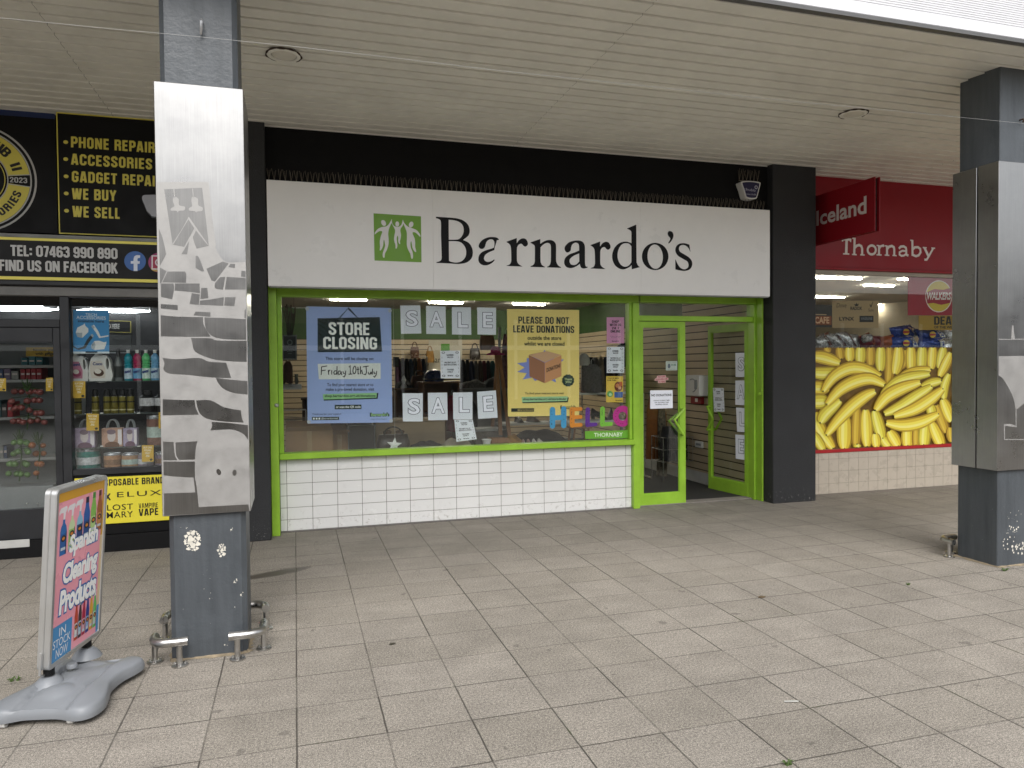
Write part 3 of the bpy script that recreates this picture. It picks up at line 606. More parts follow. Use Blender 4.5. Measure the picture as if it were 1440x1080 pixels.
# door frame, fanlight, doors
YD = 7.86; ztr0, ztr1 = at(905, 451.5, YD).z, at(905, 444, YD).z
b = MB().mat(LIME)
b.bbox(XM + .013, XM2, 7.765, 7.93, 0, ztop, .004)
b.bbox(XM2 + .022, X1, YF, 7.93, ztop + .01, 2.50, .004); b.bbox(XM2 + .022, X1 - .022, YD - .04, 7.93, ztr0, ztr1, .004); b.bbox(X1 - .02, X1 + .003, 7.80, 7.96, 0, ztop + .008, .004)
df = b.build('door_frame', shop)
b = MB().mat(DARKG); b.box(XM2 + .022, X1 - .022, 7.885, 7.891, ztr1, ztop + .009); b.build('fanlight_glass', df)
b = MB().mat(mat('worn_threshold', (.22, .20, .18), .8, var=.25, scale=14, bump=.4)); b.bbox(XM2 + .02, X1 - .022, 7.84, 8.0, 0, .016, .004); b.build('threshold', shop)
def leaf(name, ln, hgt, label, hinge, dirv, nrm, ins=.09, low=.125, top=.075):
    """glazed door leaf; dirv runs from hinge to free edge, nrm is its outer face"""
    P = lambda a, z, d: hinge + dirv * a + Vector((0, 0, z)) + nrm * d
    th = .045
    def bar(b, a0, a1, z0, z1, d0=0, d1=-th): b.hexa([P(a0, z0, d0), P(a1, z0, d0), P(a1, z1, d0), P(a0, z1, d0)], nrm * (d1 - d0))
    b = MB().mat(LIME); z0 = .012
    bar(b, 0, ins, z0, hgt); bar(b, ln - ins, ln, z0, hgt); bar(b, ins, ln - ins, z0, z0 + low); bar(b, ins, ln - ins, hgt - top, hgt)
    for a0, a1, q0, q1 in ((ins, ins + .012, z0 + low, hgt - top), (ln - ins - .012, ln - ins, z0 + low, hgt - top), (ins + .012, ln - ins - .012, z0 + low, z0 + low + .012), (ins + .012, ln - ins - .012, hgt - top - .012, hgt - top)): bar(b, a0, a1, q0, q1, -.012, -.030)
    t = b.build(name, shop, label)
    b = MB().mat(CLEARG); bar(b, ins + .012, ln - ins - .012, z0 + low + .012, hgt - top - .012, -.018, -.024); b.build('door_glass', t)
    return t, P
hl = Vector((XM2 + .004, YD - .01, 0)); L1 = at(964, 560, YD - .01).x - hl.x
D1, PD1 = leaf('door', L1, ztr0 - .006, 'closed left door leaf', hl, Vector((1, 0, 0)), Vector((0, -1, 0)), .078, .13, .06)
hr = Vector((X1 - .024, 7.93, 0)); fe = Vector((5.345, 8.70, 0)); dv = (fe - hr); dv.z = 0; L2 = dv.length; dv.normalize(); nv = Vector((-abs(dv.y), dv.x if dv.x > 0 else -abs(dv.x), 0)); nv = Vector((-dv.y, dv.x, 0))
if nv.x > 0: nv = -nv
D2, PD2 = leaf('door', L2, ztr0 - .006, 'right door leaf standing open into the shop', hr, dv, nv, .06, .16, .085)
def handle(par, pts, lab=None):
    b = MB().mat(LIME); P = [Vector(p) for p in pts]; out = []
    for i in range(len(P) - 1): out += [P[i].lerp(P[i + 1], k / 4) for k in range(4)]
    b.tube(out + [P[-1]], .016, 10); b.build('handle', par)
y_ = YD - .01
for dy, pl in ((-1, [(961.5, 576), (948.5, 590.5), (961.5, 612)]), (1, [(958, 577.5), (941, 592), (958, 611)])):
    yy = y_ - .07 if dy < 0 else y_ + .115
    q = [at(u, v, yy) for u, v in pl]; e0 = Vector((q[0].x, y_ - .005 if dy < 0 else y_ + .05, q[0].z)); e1 = Vector((q[2].x, e0.y, q[2].z)); handle(D1, [e0, q[0], q[1], q[2], e1])
for sg, d in ((1, .05), (-1, -.095)):
    zz = [at(993, 571.5, 8.7).z, at(999, 588, 8.7).z, at(993, 604, 8.7).z]
    e = lambda a, z, k: PD2(a, z, k)
    handle(D2, [e(L2 - .04, zz[0], 0 if sg > 0 else -.045), e(L2 - .04, zz[0], d), e(L2 - .16, zz[1], d), e(L2 - .04, zz[2], d), e(L2 - .04, zz[2], 0 if sg > 0 else -.045)])
# the room behind
def slat_mat():
    n = N('beige_slatwall'); s = n.sep(n.pos); g = n.math('FRACT', n.math('DIVIDE', s[2], .102)); d = n.math('ABSOLUTE', n.math('SUBTRACT', g, .5))
    gr = n.map(d, .42, .45, 0, 1); k = n.map(n.noise(n.pos, 2, 4), .3, .7, .92, 1.06)
    n.set('Base Color', n.mix(gr, n.scale((.52, .42, .28), k), (.05, .035, .02))); n.set('Roughness', .55); n.bump(n.math('MULTIPLY', gr, -1), 1, .01); return n.m
SLAT = slat_mat(); RX, RY, RZ = 5.47, 14.6, 2.85
b = MB().mat(mat('charcoal_carpet', (.022, .021, .020), .95, var=.25, scale=30, bump=.5, bscale=300)); b.box(-.62, RX, 8.0, RY, .004, .010); b.build('shop_carpet', shop)
b = MB().mat(SLAT); b.box(RX, RX + .1, 8.0, RY + .1, .17, 2.32); b.build('slatwall', shop)
b = MB().mat(mat('white_skirting', (.55, .55, .53), .5)); b.box(RX - .004, RX + .1, 8.0, RY, 0.004, .17); b.build('skirting', shop)
b = MB().mat(SLAT); b.box(-.62, RX, RY, RY + .1, 0.0, 2.25); b.build('slatwall', shop)
GREENB = mat('green_wall_band', (.045, .10, .022), .6)
b = MB().mat(GREENB); b.box(-.62, RX, RY - .002, RY + .1, 2.25, RZ); b.box(RX + .001, RX + .1, 9.6, RY - .002, 2.32, RZ); b.build('wall_band', shop)
b = MB().mat(mat('shop_side_wall', (.20, .17, .12), .8)); b.box(-.72, -.62, 8.0, RY + .1, 0, RZ); b.build('side_wall', shop); b = MB().mat(SLAT); b.box(RX + .001, RX + .1, 8.0, 9.6, 2.32, RZ); b.build('side_wall', shop)
def ceil_mat():
    n = N('suspended_ceiling_tiles'); s = n.sep(n.pos); d = lambda x: n.math('ABSOLUTE', n.math('SUBTRACT', n.math('FRACT', n.math('DIVIDE', x, .6)), .5))
    g = n.map(n.math('MAXIMUM', d(s[0]), d(s[1])), .48, .49, 0, 1); n.set('Base Color', n.mix(g, (.45, .43, .38), (.30, .29, .27))); n.set('Roughness', .9); return n.m
CEIL = ceil_mat()
b = MB().mat(CEIL); b.box(-.72, RX + .1, 8.0, RY + .1, RZ, RZ + .1); b.build('shop_ceiling', shop)
# black board on the back wall with the small shop mark
bk = thing('wall_sign', 'pale sign with small green mark and dark name on the shop back wall', 'sign', at(625, 500, RY - .03))
q = quad([(603, 478), (650, 478), (650, 533), (603, 533)], RY - .03); s_ = Surf(q); b = MB(); s_.slab(b, mat('pale_board', (.50, .46, .36), .6), .02); b.build('panel', bk)
b = MB(); s_.rect(b, ink('#4f8f1e'), .36, .62, .10, .34, .002); s_.text(b, ink('#1c1c1c'), "Barnardo's", .08, .92, .42, .58, .002); b.build('lettering', bk)
def strip(label, p, ln, along='x', group='strip lights in the charity shop ceiling', m=TUBE, wd=.06, drop=.035, nm='strip_light', z=None):
    z = RZ if z is None else z; t = thing(nm, label, 'strip light', (p[0], p[1], z - drop), group)
    h = ln / 2; e = (h, wd / 2) if along == 'x' else (wd / 2, h)
    b = MB().mat(WHITEPL); b.box(p[0] - e[0], p[0] + e[0], p[1] - e[1], p[1] + e[1], z - drop * .35, z - .002); b.build('body', t)
    b = MB().mat(m); b.box(p[0] - e[0] * .97, p[0] + e[0] * .97, p[1] - e[1] * .8, p[1] + e[1] * .8, z - drop, z - drop * .36); b.build('tube', t); return t
def onceil(u, v, z): p = atz(u, v, z); return (p.x, p.y)
for i, (u, v, ln, lb) in enumerate(((490, 424.8, .62, 'lit strip light glowing above the blue closing poster'), (627, 428.8, .62, 'lit strip light glowing above the A and L sheets of the upper sale row'), (744, 431.0, .62, 'lit strip light glowing above the yellow donations poster'), (428, 437, .5, 'lit strip light glowing at the left edge of the blue closing poster'), (556, 439, .5, 'lit strip light glowing between the blue poster and the upper sale S'), (666, 441.5, .62, 'lit strip light seen between the upper sale L and E sheets'), (660, 453, .5, 'deepest lit strip light, showing low between the upper sale L and E sheets'))):
    strip(lb, onceil(u, v, RZ - .06), ln)
for i, (u, v, lb) in enumerate(((535, 421, 'small round spotlight in the shop ceiling between the blue poster and the sale sheets'), (671, 424, 'small round spotlight in the shop ceiling above the upper sale E'), (797, 426, 'small round spotlight in the shop ceiling above the right edge of the yellow poster'), (916, 427.5, 'small round spotlight seen through the glass over the door'))):
    p = atz(u, v, RZ - .03); t = thing('spotlight', lb, 'spotlight', p, 'round spotlights in the charity shop ceiling')
    b = MB().mat(WHITEPL); b.lathe([(.05, 0.03), (.06, .012), (.055, 0), (.048, 0)], p, 20); b.build('rim', t)
    b = MB().mat(TUBE); b.lathe([(0, .003), (.046, .003)], p, 16); b.build('lamp', t)

# ------------------------------------------------------------ name board over the shop
YS = 7.50; sx0, sx1 = at(375.5, 300, YS).x, at(1082.7, 350, YS).x; sz0, sz1 = at(1083, 417, YS).z, at(375, 252.5, YS).z
sign = thing('shop_sign', 'long white name board with green emblem and large dark serif lettering', 'shop sign', ((sx0 + sx1) / 2, 7.55, sz0))
xs = [sx0, at(609, 340, YS).x, at(901.1, 350, YS).x, sx1]; b = MB().mat(WHITEP)
for i in range(3): b.bbox(xs[i] + (.0004 if i else 0), xs[i + 1] - (.0004 if i < 2 else 0), YS, 7.61, sz0, sz1, .0018)
b.build('panel', sign)
b = MB().mat(mat('sign_edge_trim', (.30, .30, .29), .4, .5)); b.box(sx0 + .01, sx1 - .01, YS + .012, 7.60, sz0 - .012, sz0 - .0005); b.build('lower_trim', sign)
SIGNINK = mat('dark_vinyl_letter', (.006, .006, .007), .5, var=0, spec=.2)
lt = MB().mat(SIGNINK)
def trace(f, pts, step=5, Y=YS - .0015): return [at(*f(p), Y) for p in spline(pts, step)]
f1, f2, f3 = crop(605, 295, 11.077), crop(705, 295, 11.077), crop(855, 300, 11.077)
Bo = [(88, 108, C), (300, 122), (420, 135), (520, 170), (590, 235), (615, 320), (595, 400), (512, 470, C), (600, 515), (650, 590), (664, 680), (640, 760), (570, 820), (470, 842), (380, 842), (300, 836), (210, 832, C), (97, 828, C), (98, 815, C), (150, 800), (175, 770), (178, 700), (168, 400), (168, 210), (150, 155), (90, 130, C)]
Bh1 = [(287, 155, C), (380, 165), (460, 195), (510, 250), (522, 330), (500, 400), (450, 455), (380, 466), (290, 466, C)]
Bh2 = [(290, 488, C), (400, 490), (480, 510), (540, 575), (562, 660), (545, 740), (490, 800), (410, 822), (330, 812), (292, 795, C)]
a1 = [(755, 570), (770, 520), (820, 465), (900, 430), (980, 424), (1040, 435), (1070, 462), (1055, 475, C), (1040, 470, C), (1020, 540), (1005, 590), (998, 628, C), (920, 660), (860, 700), (838, 750), (850, 790), (890, 812), (940, 805), (980, 785), (995, 770, C), (1003, 788, C), (960, 830), (890, 862), (820, 862), (770, 830), (750, 780), (760, 715), (800, 665), (870, 630), (960, 603), (995, 585, C), (1000, 540), (995, 490), (965, 462), (920, 465), (880, 495), (862, 540), (850, 580), (820, 607), (780, 605)]
r1 = [(80, 497, C), (240, 440, C), (240, 522, C), (280, 470), (335, 445), (385, 460), (412, 510), (408, 550), (375, 573), (345, 560), (315, 530), (275, 540), (250, 575), (243, 620), (243, 770), (250, 815), (275, 850), (330, 885, C), (80, 875, C), (80, 870, C), (130, 850), (152, 810), (155, 750), (150, 600), (130, 540), (80, 503, C)]
n1 = [(455, 507, C), (607, 455, C), (607, 530, C), (680, 485), (750, 470), (810, 485), (845, 525), (853, 580), (853, 770), (860, 820), (885, 865), (928, 895, C), (928, 905, C), (713, 897, C), (713, 888, C), (750, 865), (768, 820), (772, 760), (772, 590), (765, 545), (740, 520), (700, 518), (650, 545), (610, 585, C), (610, 780), (620, 835), (640, 865), (680, 890, C), (675, 897, C), (455, 890, C), (455, 880, C), (500, 855), (520, 810), (522, 740), (522, 590), (510, 550), (455, 515, C)]
a2 = [(985, 610), (1000, 560), (1050, 510), (1120, 485), (1200, 478), (1260, 495), (1295, 545), (1303, 620), (1303, 800), (1308, 860), (1320, 885), (1345, 885, C), (1340, 900, C), (1290, 915), (1250, 905), (1232, 880), (1222, 842, C), (1170, 880), (1090, 908), (1020, 895), (985, 850), (980, 800), (1000, 745), (1060, 695), (1140, 665), (1213, 635, C), (1210, 560), (1195, 525), (1155, 512), (1110, 535), (1088, 580), (1080, 630), (1050, 660), (1010, 660)]
a2h = [(1213, 680, C), (1130, 715), (1075, 760), (1062, 800), (1080, 845), (1120, 860), (1170, 850), (1215, 805, C)]
d1 = [(298, 235, C), (440, 175, C), (442, 400), (445, 720), (452, 780), (470, 815), (497, 838, C), (370, 872, C), (368, 805, C), (330, 840), (250, 872), (180, 862), (110, 810), (70, 720), (68, 630), (100, 540), (160, 475), (230, 445), (300, 443), (365, 465, C), (365, 380), (365, 300), (350, 268), (298, 240, C)]
d1h = [(365, 515, C), (330, 475), (270, 465), (210, 490), (165, 560), (148, 650), (160, 730), (200, 800), (260, 832), (320, 815), (365, 762, C)]
ap = [(930, 310), (945, 280), (975, 277), (1005, 295), (1020, 340), (1010, 390), (980, 440), (945, 472, C), (938, 460, C), (965, 415), (968, 385), (940, 350)]
s1 = [(1285, 605, C), (1255, 545), (1215, 505), (1165, 493), (1120, 510), (1105, 555), (1125, 600), (1190, 640), (1265, 690), (1308, 750), (1308, 820), (1270, 875), (1200, 897), (1120, 890), (1050, 873, C), (1048, 715, C), (1060, 735), (1085, 790), (1130, 850), (1190, 872), (1240, 850), (1255, 805), (1235, 750), (1170, 710), (1090, 660), (1050, 590), (1060, 520), (1110, 475), (1180, 465), (1240, 478), (1268, 490, C)]
lt.poly([trace(f1, Bo), trace(f1, Bh1), trace(f1, Bh2)]); lt.poly([trace(f1, a1)]); rr = trace(f2, r1); lt.poly([rr])
sh = at(830.4, 344.6, YS - .0015) - at(712.2, 339.9, YS - .0015); lt.poly([[p + sh for p in rr]])
lt.poly([trace(f2, n1)]); lt.poly([trace(f2, a2), trace(f2, a2h)]); lt.poly([trace(f3, d1), trace(f3, d1h)]); lt.poly([[at(*f3(p), YS - .0015) for p in ell2(735, 672, 207, 213)], [at(*f3(p), YS - .0015) for p in ell2(735, 675, 120, 190, -.06)]]); lt.poly([trace(f3, ap)]); lt.poly([trace(f3, s1)])
lt.build('lettering', sign)
lg = MB().mat(mat('green_emblem', (.16, .36, .02), .4, var=.03)); lg.poly([[at(u, v, YS - .0015) for u, v in ((525.3, 300), (592, 304.2), (592.8, 368.9), (526.7, 366.4))]]); fl = crop(520, 295, 13.5); em = lg.build('emblem', sign)
g1 = [(92, 472, C), (100, 430), (150, 365), (230, 328), (300, 318), (350, 285), (390, 225), (418, 172, C), (425, 250), (455, 300), (500, 322), (550, 322), (595, 290), (615, 240), (628, 185, C), (650, 240), (690, 290), (745, 330), (800, 348), (880, 380), (930, 430), (962, 490), (955, 515, C), (910, 470), (860, 430), (815, 430), (820, 470), (850, 540), (862, 620), (862, 700), (880, 785), (870, 803), (840, 780), (810, 720), (797, 640), (787, 595), (772, 640), (780, 720), (815, 810), (822, 890), (810, 930), (785, 915), (770, 840), (720, 740), (702, 650), (705, 520), (700, 420), (670, 340), (638, 262, C), (620, 310), (590, 350), (580, 400), (592, 470), (585, 550), (572, 600), (578, 645), (560, 648), (540, 600), (540, 530), (527, 490), (512, 540), (518, 620), (525, 680), (510, 735), (488, 730), (487, 670), (462, 580), (465, 500), (480, 420), (475, 370), (440, 300), (414, 250, C), (385, 310), (358, 390), (350, 470), (358, 560), (355, 660), (325, 760), (290, 830), (280, 905), (255, 905), (243, 850), (260, 780), (290, 690), (283, 620), (270, 568), (260, 600), (255, 670), (235, 730), (205, 772), (188, 765), (195, 700), (190, 600), (210, 500), (235, 430), (225, 405), (180, 408), (130, 440)]
b = MB().mat(mat('white_vinyl', (.78, .78, .76), .4, var=0)); b.poly([trace(fl, g1, 3, YS - .003)])
for e in ((262, 250, 42, 60, -.5), (522, 270, 36, 50, 0), (785, 280, 42, 58, .35)): b.poly([[at(*fl(p), YS - .003) for p in ell2(*e, 20)]])
b.build('figures', em)

# ------------------------------------------------------------ pigeon spikes and alarm box
SPK = mat('dull_spike_wire', (.20, .17, .13), .5, .6)
def spikes(label, xa, xb, y, z, hgt, step, base=True):
    b = MB().mat(SPK); x = xa
    if base: b.box(xa, xb, y - .012, y + .012, z, z + .006)
    while x < xb:
        for dx, dy in ((-.018, -.045), (.016, -.02), (0, .03)):
            j = random.uniform(-.008, .008); b.tube([(x, y, z + .005), (x + dx + j, y + dy, z + hgt * random.uniform(.92, 1.04))], [.0022, .0016], 5)
        x += step
    b.build('bird_spikes', None, label, 'bird spikes')
spikes('long row of wire bird spikes along the top of the white name board', sx0 + .02, sx1 - .01, 7.565, sz1, .115, .052)
al = thing('alarm_box', 'small navy alarm box with white rim high on the black wall by the right pier', 'alarm box', at(1056, 275, 7.60))
fa = crop(1020, 230, 15.43); Y2 = 7.50
outer = [(375, 385), (560, 378), (735, 405), (762, 435), (735, 560), (690, 730), (660, 762), (560, 768), (460, 745), (430, 690), (395, 560), (345, 420)]
face = trace(fa, outer, 3, Y2); back = [p + Vector((.02, .105, 0)) for p in face]
b = MB().mat(WHITEPL); b.prism([face], (0, .108, 0)); b.build('housing', al)
cx = sum((p for p in face), Vector()) / len(face); inn = [cx + (p - cx) * .88 + Vector((0, -.002, 0)) for p in face]
b = MB().mat(mat('navy_alarm_face', (.012, .010, .06), .4, var=0)); b.poly([inn]); b.build('face', al)
b = MB(); q = [at(*fa(p), Y2 - .004) for p in ((405, 520), (655, 560), (655, 610), (405, 580))]; s_ = Surf(q); s_.text(b, ink('#b8b8c8'), 'chubb', .0, 1, .0, 1, .0); q = [at(*fa(p), Y2 - .004) for p in ((445, 640), (668, 655), (668, 690), (445, 675))]; Surf(q).text(b, ink('#b8b8c8'), 'www.chubb', 0, 1, 0, 1, 0)
c = at(*fa((668, 515)), Y2 - .004); b.poly([[c + Vector((math.cos(a) * .022, 0, math.sin(a) * .022)) for a in [i * .52 for i in range(12)]], [c + Vector((math.cos(a) * .012, 0, math.sin(a) * .012)) for a in [i * .52 for i in range(12)]]]); b.build('lettering', al)
zt = max(p.z for p in face); spikes('short row of wire bird spikes on top of the navy alarm box', min(p.x for p in face), max(p.x for p in face), 7.54, zt + .004, .13, .05)

# ------------------------------------------------------------ sheets and stickers on the charity shop glass
YP = YG + .008
def sheet(name, label, cat, px, col, Y=YP, group=None, th=.0006, curl=0.0):
    t = thing(name, label, cat, at(*px[3], Y), group); s_ = Surf(quad(px, Y)); b = MB()
    b.mat(mat('paper_' + col.lstrip('#'), col, .55, var=.02, scale=3)); n = 8
    vs = [s_(i / n, j / n, curl * (math.sin(i * .9 + j * .35) * .5 + math.sin(j * 1.7))) for j in range(n + 1) for i in range(n + 1)]
    b.add(vs, [(j * (n + 1) + i, j * (n + 1) + i + 1, (j + 1) * (n + 1) + i + 1, (j + 1) * (n + 1) + i) for j in range(n) for i in range(n)], True)
    b.build('sheet', t); return t, s_
DK = ink('#12261f'); NAVY = ink('#101820')
t, s = sheet('poster', 'large pale blue STORE CLOSING poster inside the window, date written on it by hand', 'poster', [(430.6, 430.8), (549.9, 432.9), (551.7, 594), (432.5, 595.6)], '#a9bff2', curl=.0008)
b = MB(); s.poly(b, ink('#10302a'), [(.128, .100), (.862, .082), (.885, .382), (.125, .390)], .002); s.poly(b, ink('#10302a'), [(.480, .012), (.49, .0), (.60, .088), (.585, .088), (.482, .018), (.395, .092), (.375, .092)], .002); b.build('hanging_board', t)
b = MB(); W_ = ink('#eef6f3')
btext(s, b, W_, 'STORE', .255, .735, .132, .240, .0035); btext(s, b, W_, 'CLOSING', .190, .825, .258, .362, .0035); b.build('white_lettering', t)
b = MB(); s.text(b, NAVY, 'This store will be closing on:', .215, .785, .430, .465, .0025, .008)
for i, l in enumerate(('To find your nearest store or to', 'make a pre-loved donation, visit')): s.text(b, NAVY, l, .23 - .015 * i, .775 + .01 * i, .655 + .040 * i, .690 + .040 * i, .0025, .008)
s.text(b, NAVY, 'Thank you for your support', .055, .39, .912, .932, .0025); s.text(b, NAVY, 'Changing childhoods. Changing lives.', .74, .94, .965, .975, .0025); b.build('dark_lettering', t)
b = MB(); s.poly(b, ink('#e6ece8'), [(.125, .490), (.865, .482), (.865, .618), (.135, .622)], .002); b.build('date_strip', t)
fh = crop(370, 400, 4.32); b = MB().mat(ink('#202024')); k = 0
for st in ([(355, 500), (353, 550)], [(354, 501), (389, 495)], [(354, 524), (380, 521)], [(396, 520), (398, 548)], [(397, 532), (402, 522), (408, 521)], [(417, 521), (417, 547)], [(448, 526), (436, 524), (429, 535), (433, 546), (444, 544), (447, 534)], [(449, 496), (449, 549)], [(472, 527), (460, 526), (455, 538), (460, 548), (469, 543), (473, 530)], [(475, 528), (476, 548), (481, 546)], [(485, 527), (488, 540), (496, 542)], [(502, 524), (499, 550), (492, 562), (484, 558)], [(521, 503), (529, 494), (530, 545)], [(519, 546), (542, 544)], [(576, 500), (577, 543), (584, 543)], [(569, 517), (585, 514)], [(591, 497), (592, 545)], [(593, 530), (600, 522), (604, 545)], [(606, 501), (641, 496)], [(625, 499), (628, 535), (622, 548), (610, 546)], [(639, 531), (641, 544), (650, 545), (655, 530)], [(657, 546), (658, 530)], [(664, 512), (665, 547)], [(673, 530), (676, 541), (683, 540)], [(690, 526), (687, 548), (678, 563), (670, 558)]):
    b.ribbon([at(*fh(p), YP - .003 - .0001 * k) for p in st], .0095); k += 1
b.ribbon([at(*fh(p), YP - .006) for p in ell2(555, 520, 9, 23, .1, 18)], .0095, closed=True); b.build('handwriting', t)
b = MB(); s.poly(b, ink('#10302a'), [(.185, .765), (.835, .742), (.825, .792), (.19, .805)], .002); s.poly(b, ink('#8fc78a'), [(.180, .750), (.815, .740), (.812, .782), (.184, .795)], .003); s.text(b, NAVY, 'shop.barnardos.org.uk/donations', .20, .80, .753, .782, .004, .02)
s.rect(b, ink('#10302a'), .315, .63, .842, .880, .002); s.text(b, W_, 'or scan the QR code', .33, .62, .850, .874, .0035, .02)
s.rect(b, ink('#10302a'), .05, .365, .945, .972, .002); s.text(b, W_, '@barnardosretail', .16, .35, .950, .968, .0035)
for i in range(3): s.rect(b, W_, .062 + .032 * i, .082 + .032 * i, .951, .966, .0035)
s.text(b, ink('#10302a'), "Barnardo's", .730, .965, .912, .948, .002, .07); s.text(b, ink('#9fd08c'), "Barnardo's", .745, .950, .918, .943, .0035, .025); b.build('small_lettering', t)
for a, c in ((.012, .02), (.985, .025), (.015, .985), (.985, .985)):
    b = MB(); s.ell(b, mat('clear_sucker', (.5, .55, .6), .2), a, c, .022, .016, .006); b.build('sucker', t)

t, s = sheet('poster', 'large yellow PLEASE DO NOT LEAVE DONATIONS poster inside the window', 'poster', [(713, 434.3), (814.4, 435.9), (814.4, 584.7), (714.2, 585.6)], '#ffe88c', curl=.0014)
b = MB()
btext(s, b, DK, 'PLEASE DO NOT', .150, .855, .070, .135, .005, .16); btext(s, b, DK, 'LEAVE DONATIONS', .080, .928, .152, .218, .005, .16); s.text(b, DK, 'outside the store', .275, .745, .248, .285, .005, .012); s.text(b, DK, 'whilst we are closed', .228, .788, .302, .340, .005, .012); s.text(b, DK, 'To find your nearest store visit', .235, .780, .775, .800, .005, .006); b.build('lettering', t)
b = MB(); zg = []
for i in range(26):
    a = 2 * math.pi * i / 26; r = 1.0 if i % 2 else (1.5 if i in (10, 12, 14, 4, 20, 24) else 1.18); zg.append((.47 + .235 * r * math.cos(a), .545 + .112 * r * math.sin(a)))
s.poly(b, ink('#7f8fd0'), zg, .0045); b.build('burst', t)
b = MB(); s.poly(b, ink('#c9a47c'), [(.290, .425), (.535, .390), (.745, .425), (.51, .495)], .006); s.poly(b, ink('#9a6a4a'), [(.290, .428), (.51, .498), (.508, .690), (.298, .628)], .006); s.poly(b, ink('#cc9666'), [(.512, .498), (.745, .428), (.745, .625), (.510, .690)], .006)
q = [s(.535, .545, .0072), s(.73, .500, .0072), s(.73, .545, .0072), s(.535, .595, .0072)]; Surf(q).text(b, ink('#2a2018'), 'DONATIONS', 0, 1, 0.1, .9, 0, .03); b.build('printed_box', t)
b = MB(); s.poly(b, ink('#15362c'), [(.84 + .082 * (1 + .10 * (i % 2)) * math.cos(.2618 * i), .665 + .054 * (1 + .10 * (i % 2)) * math.sin(.2618 * i)) for i in range(24)], .006); s.text(b, ink('#cfe0a0'), 'Thank', .785, .90, .642, .664, .0075, .01); s.text(b, ink('#cfe0a0'), 'you', .80, .885, .672, .694, .0075, .01); b.build('thank_you_seal', t)
b = MB(); s.poly(b, DK, [(.195, .828), (.850, .825), (.835, .870), (.20, .877)], .0045); s.poly(b, ink('#9fcf9b'), [(.190, .820), (.832, .815), (.826, .858), (.194, .868)], .006); s.text(b, NAVY, 'shop.barnardos.org.uk/store-finder', .21, .815, .828, .856, .0075, .02)
s.rect(b, DK, .045, .36, .925, .957, .0045); s.text(b, ink('#e8d27a'), '@barnardosretail', .13, .35, .932, .952, .006)
s.text(b, DK, "Barnardo's", .73, .95, .900, .935, .0045, .07); s.text(b, ink('#e8d27a'), "Barnardo's", .745, .935, .906, .930, .006, .02); b.build('small_lettering', t)

SH = '#f1f5ff'
def sale(px, ch, label, Y=None, plane=None, group='white letter sheets spelling sale'):
    if plane is None: q = quad(px, YP)
    else: q = [atp(u, v, *plane) for u, v in px]
    t = thing('letter_sheet', label, 'paper sheet', q[3], group); s_ = Surf(q); b = MB(); s_.slab(b, mat('paper_white_sheet', SH, .6, var=.02)); b.build('sheet', t)
    wd = {'S': (.24, .88), 'A': (.16, .88), 'L': (.29, .85), 'E': (.27, .83)}[ch]
    b = MB(); s_.text(b, ink('#3b4660'), ch, wd[0], wd[1], .17, .76, .0015, .045); b.build('letter_outline', t)
    b = MB(); s_.text(b, mat('paper_white_sheet', SH), ch, wd[0], wd[1], .17, .76, .0025, .020, ref=.045); b.build('letter_fill', t)
W4 = [(562.8, 429.6), (590.9, 429.2), (592.6, 468.9), (564, 469.5)]
rows = [('upper', [[(562.8, 429.6), (590.9, 429.2), (592.6, 468.9), (564, 469.5)], [(599.1, 430.2), (626.6, 431.2), (627.2, 469.9), (599.5, 469.5)], [(635.3, 431.8), (662.2, 432.2), (662.8, 470.9), (635.7, 470.3)], [(671, 432.2), (697.5, 432.6), (697.5, 470.9), (671.4, 470.3)]], 'along the top of the window'),
        ('lower', [[(566.1, 553), (594.6, 553), (594.6, 592.7), (566.5, 592.7)], [(601.7, 552.4), (628.8, 552), (629.6, 590.7), (602.1, 591.1)], [(637, 552), (664.5, 551.4), (664.5, 589.7), (637.4, 589.7)], [(670.8, 551), (697.3, 549), (699.9, 587.4), (672.4, 589.1)]], 'along the bottom of the window')]
for nm, qs, wh in rows:
    for ch, q in zip('SALE', qs): sale(q, ch, 'white sheet with outlined letter %s in the %s sale row of the window' % (ch, nm))
PL2 = (PD2(0, 0, -.012), nv)
for ch, q, wh in zip('SALE', ([(1034, 496.3), (1049, 495.8), (1049, 530.3), (1034.4, 530.1)], [(1034, 535.1), (1049.3, 534.9), (1049.3, 570.1), (1034, 569.2)], [(1035, 573.1), (1049.7, 573.9), (1049.7, 608.2), (1036.5, 607)], [(1034, 610.9), (1049, 612.2), (1049, 647.2), (1034.6, 644.9)]), ('topmost', 'second from top', 'third from top', 'lowest')):
    sale(q, ch, 'white sheet with outlined letter %s on the open door, %s of its column' % (ch, wh), plane=PL2)
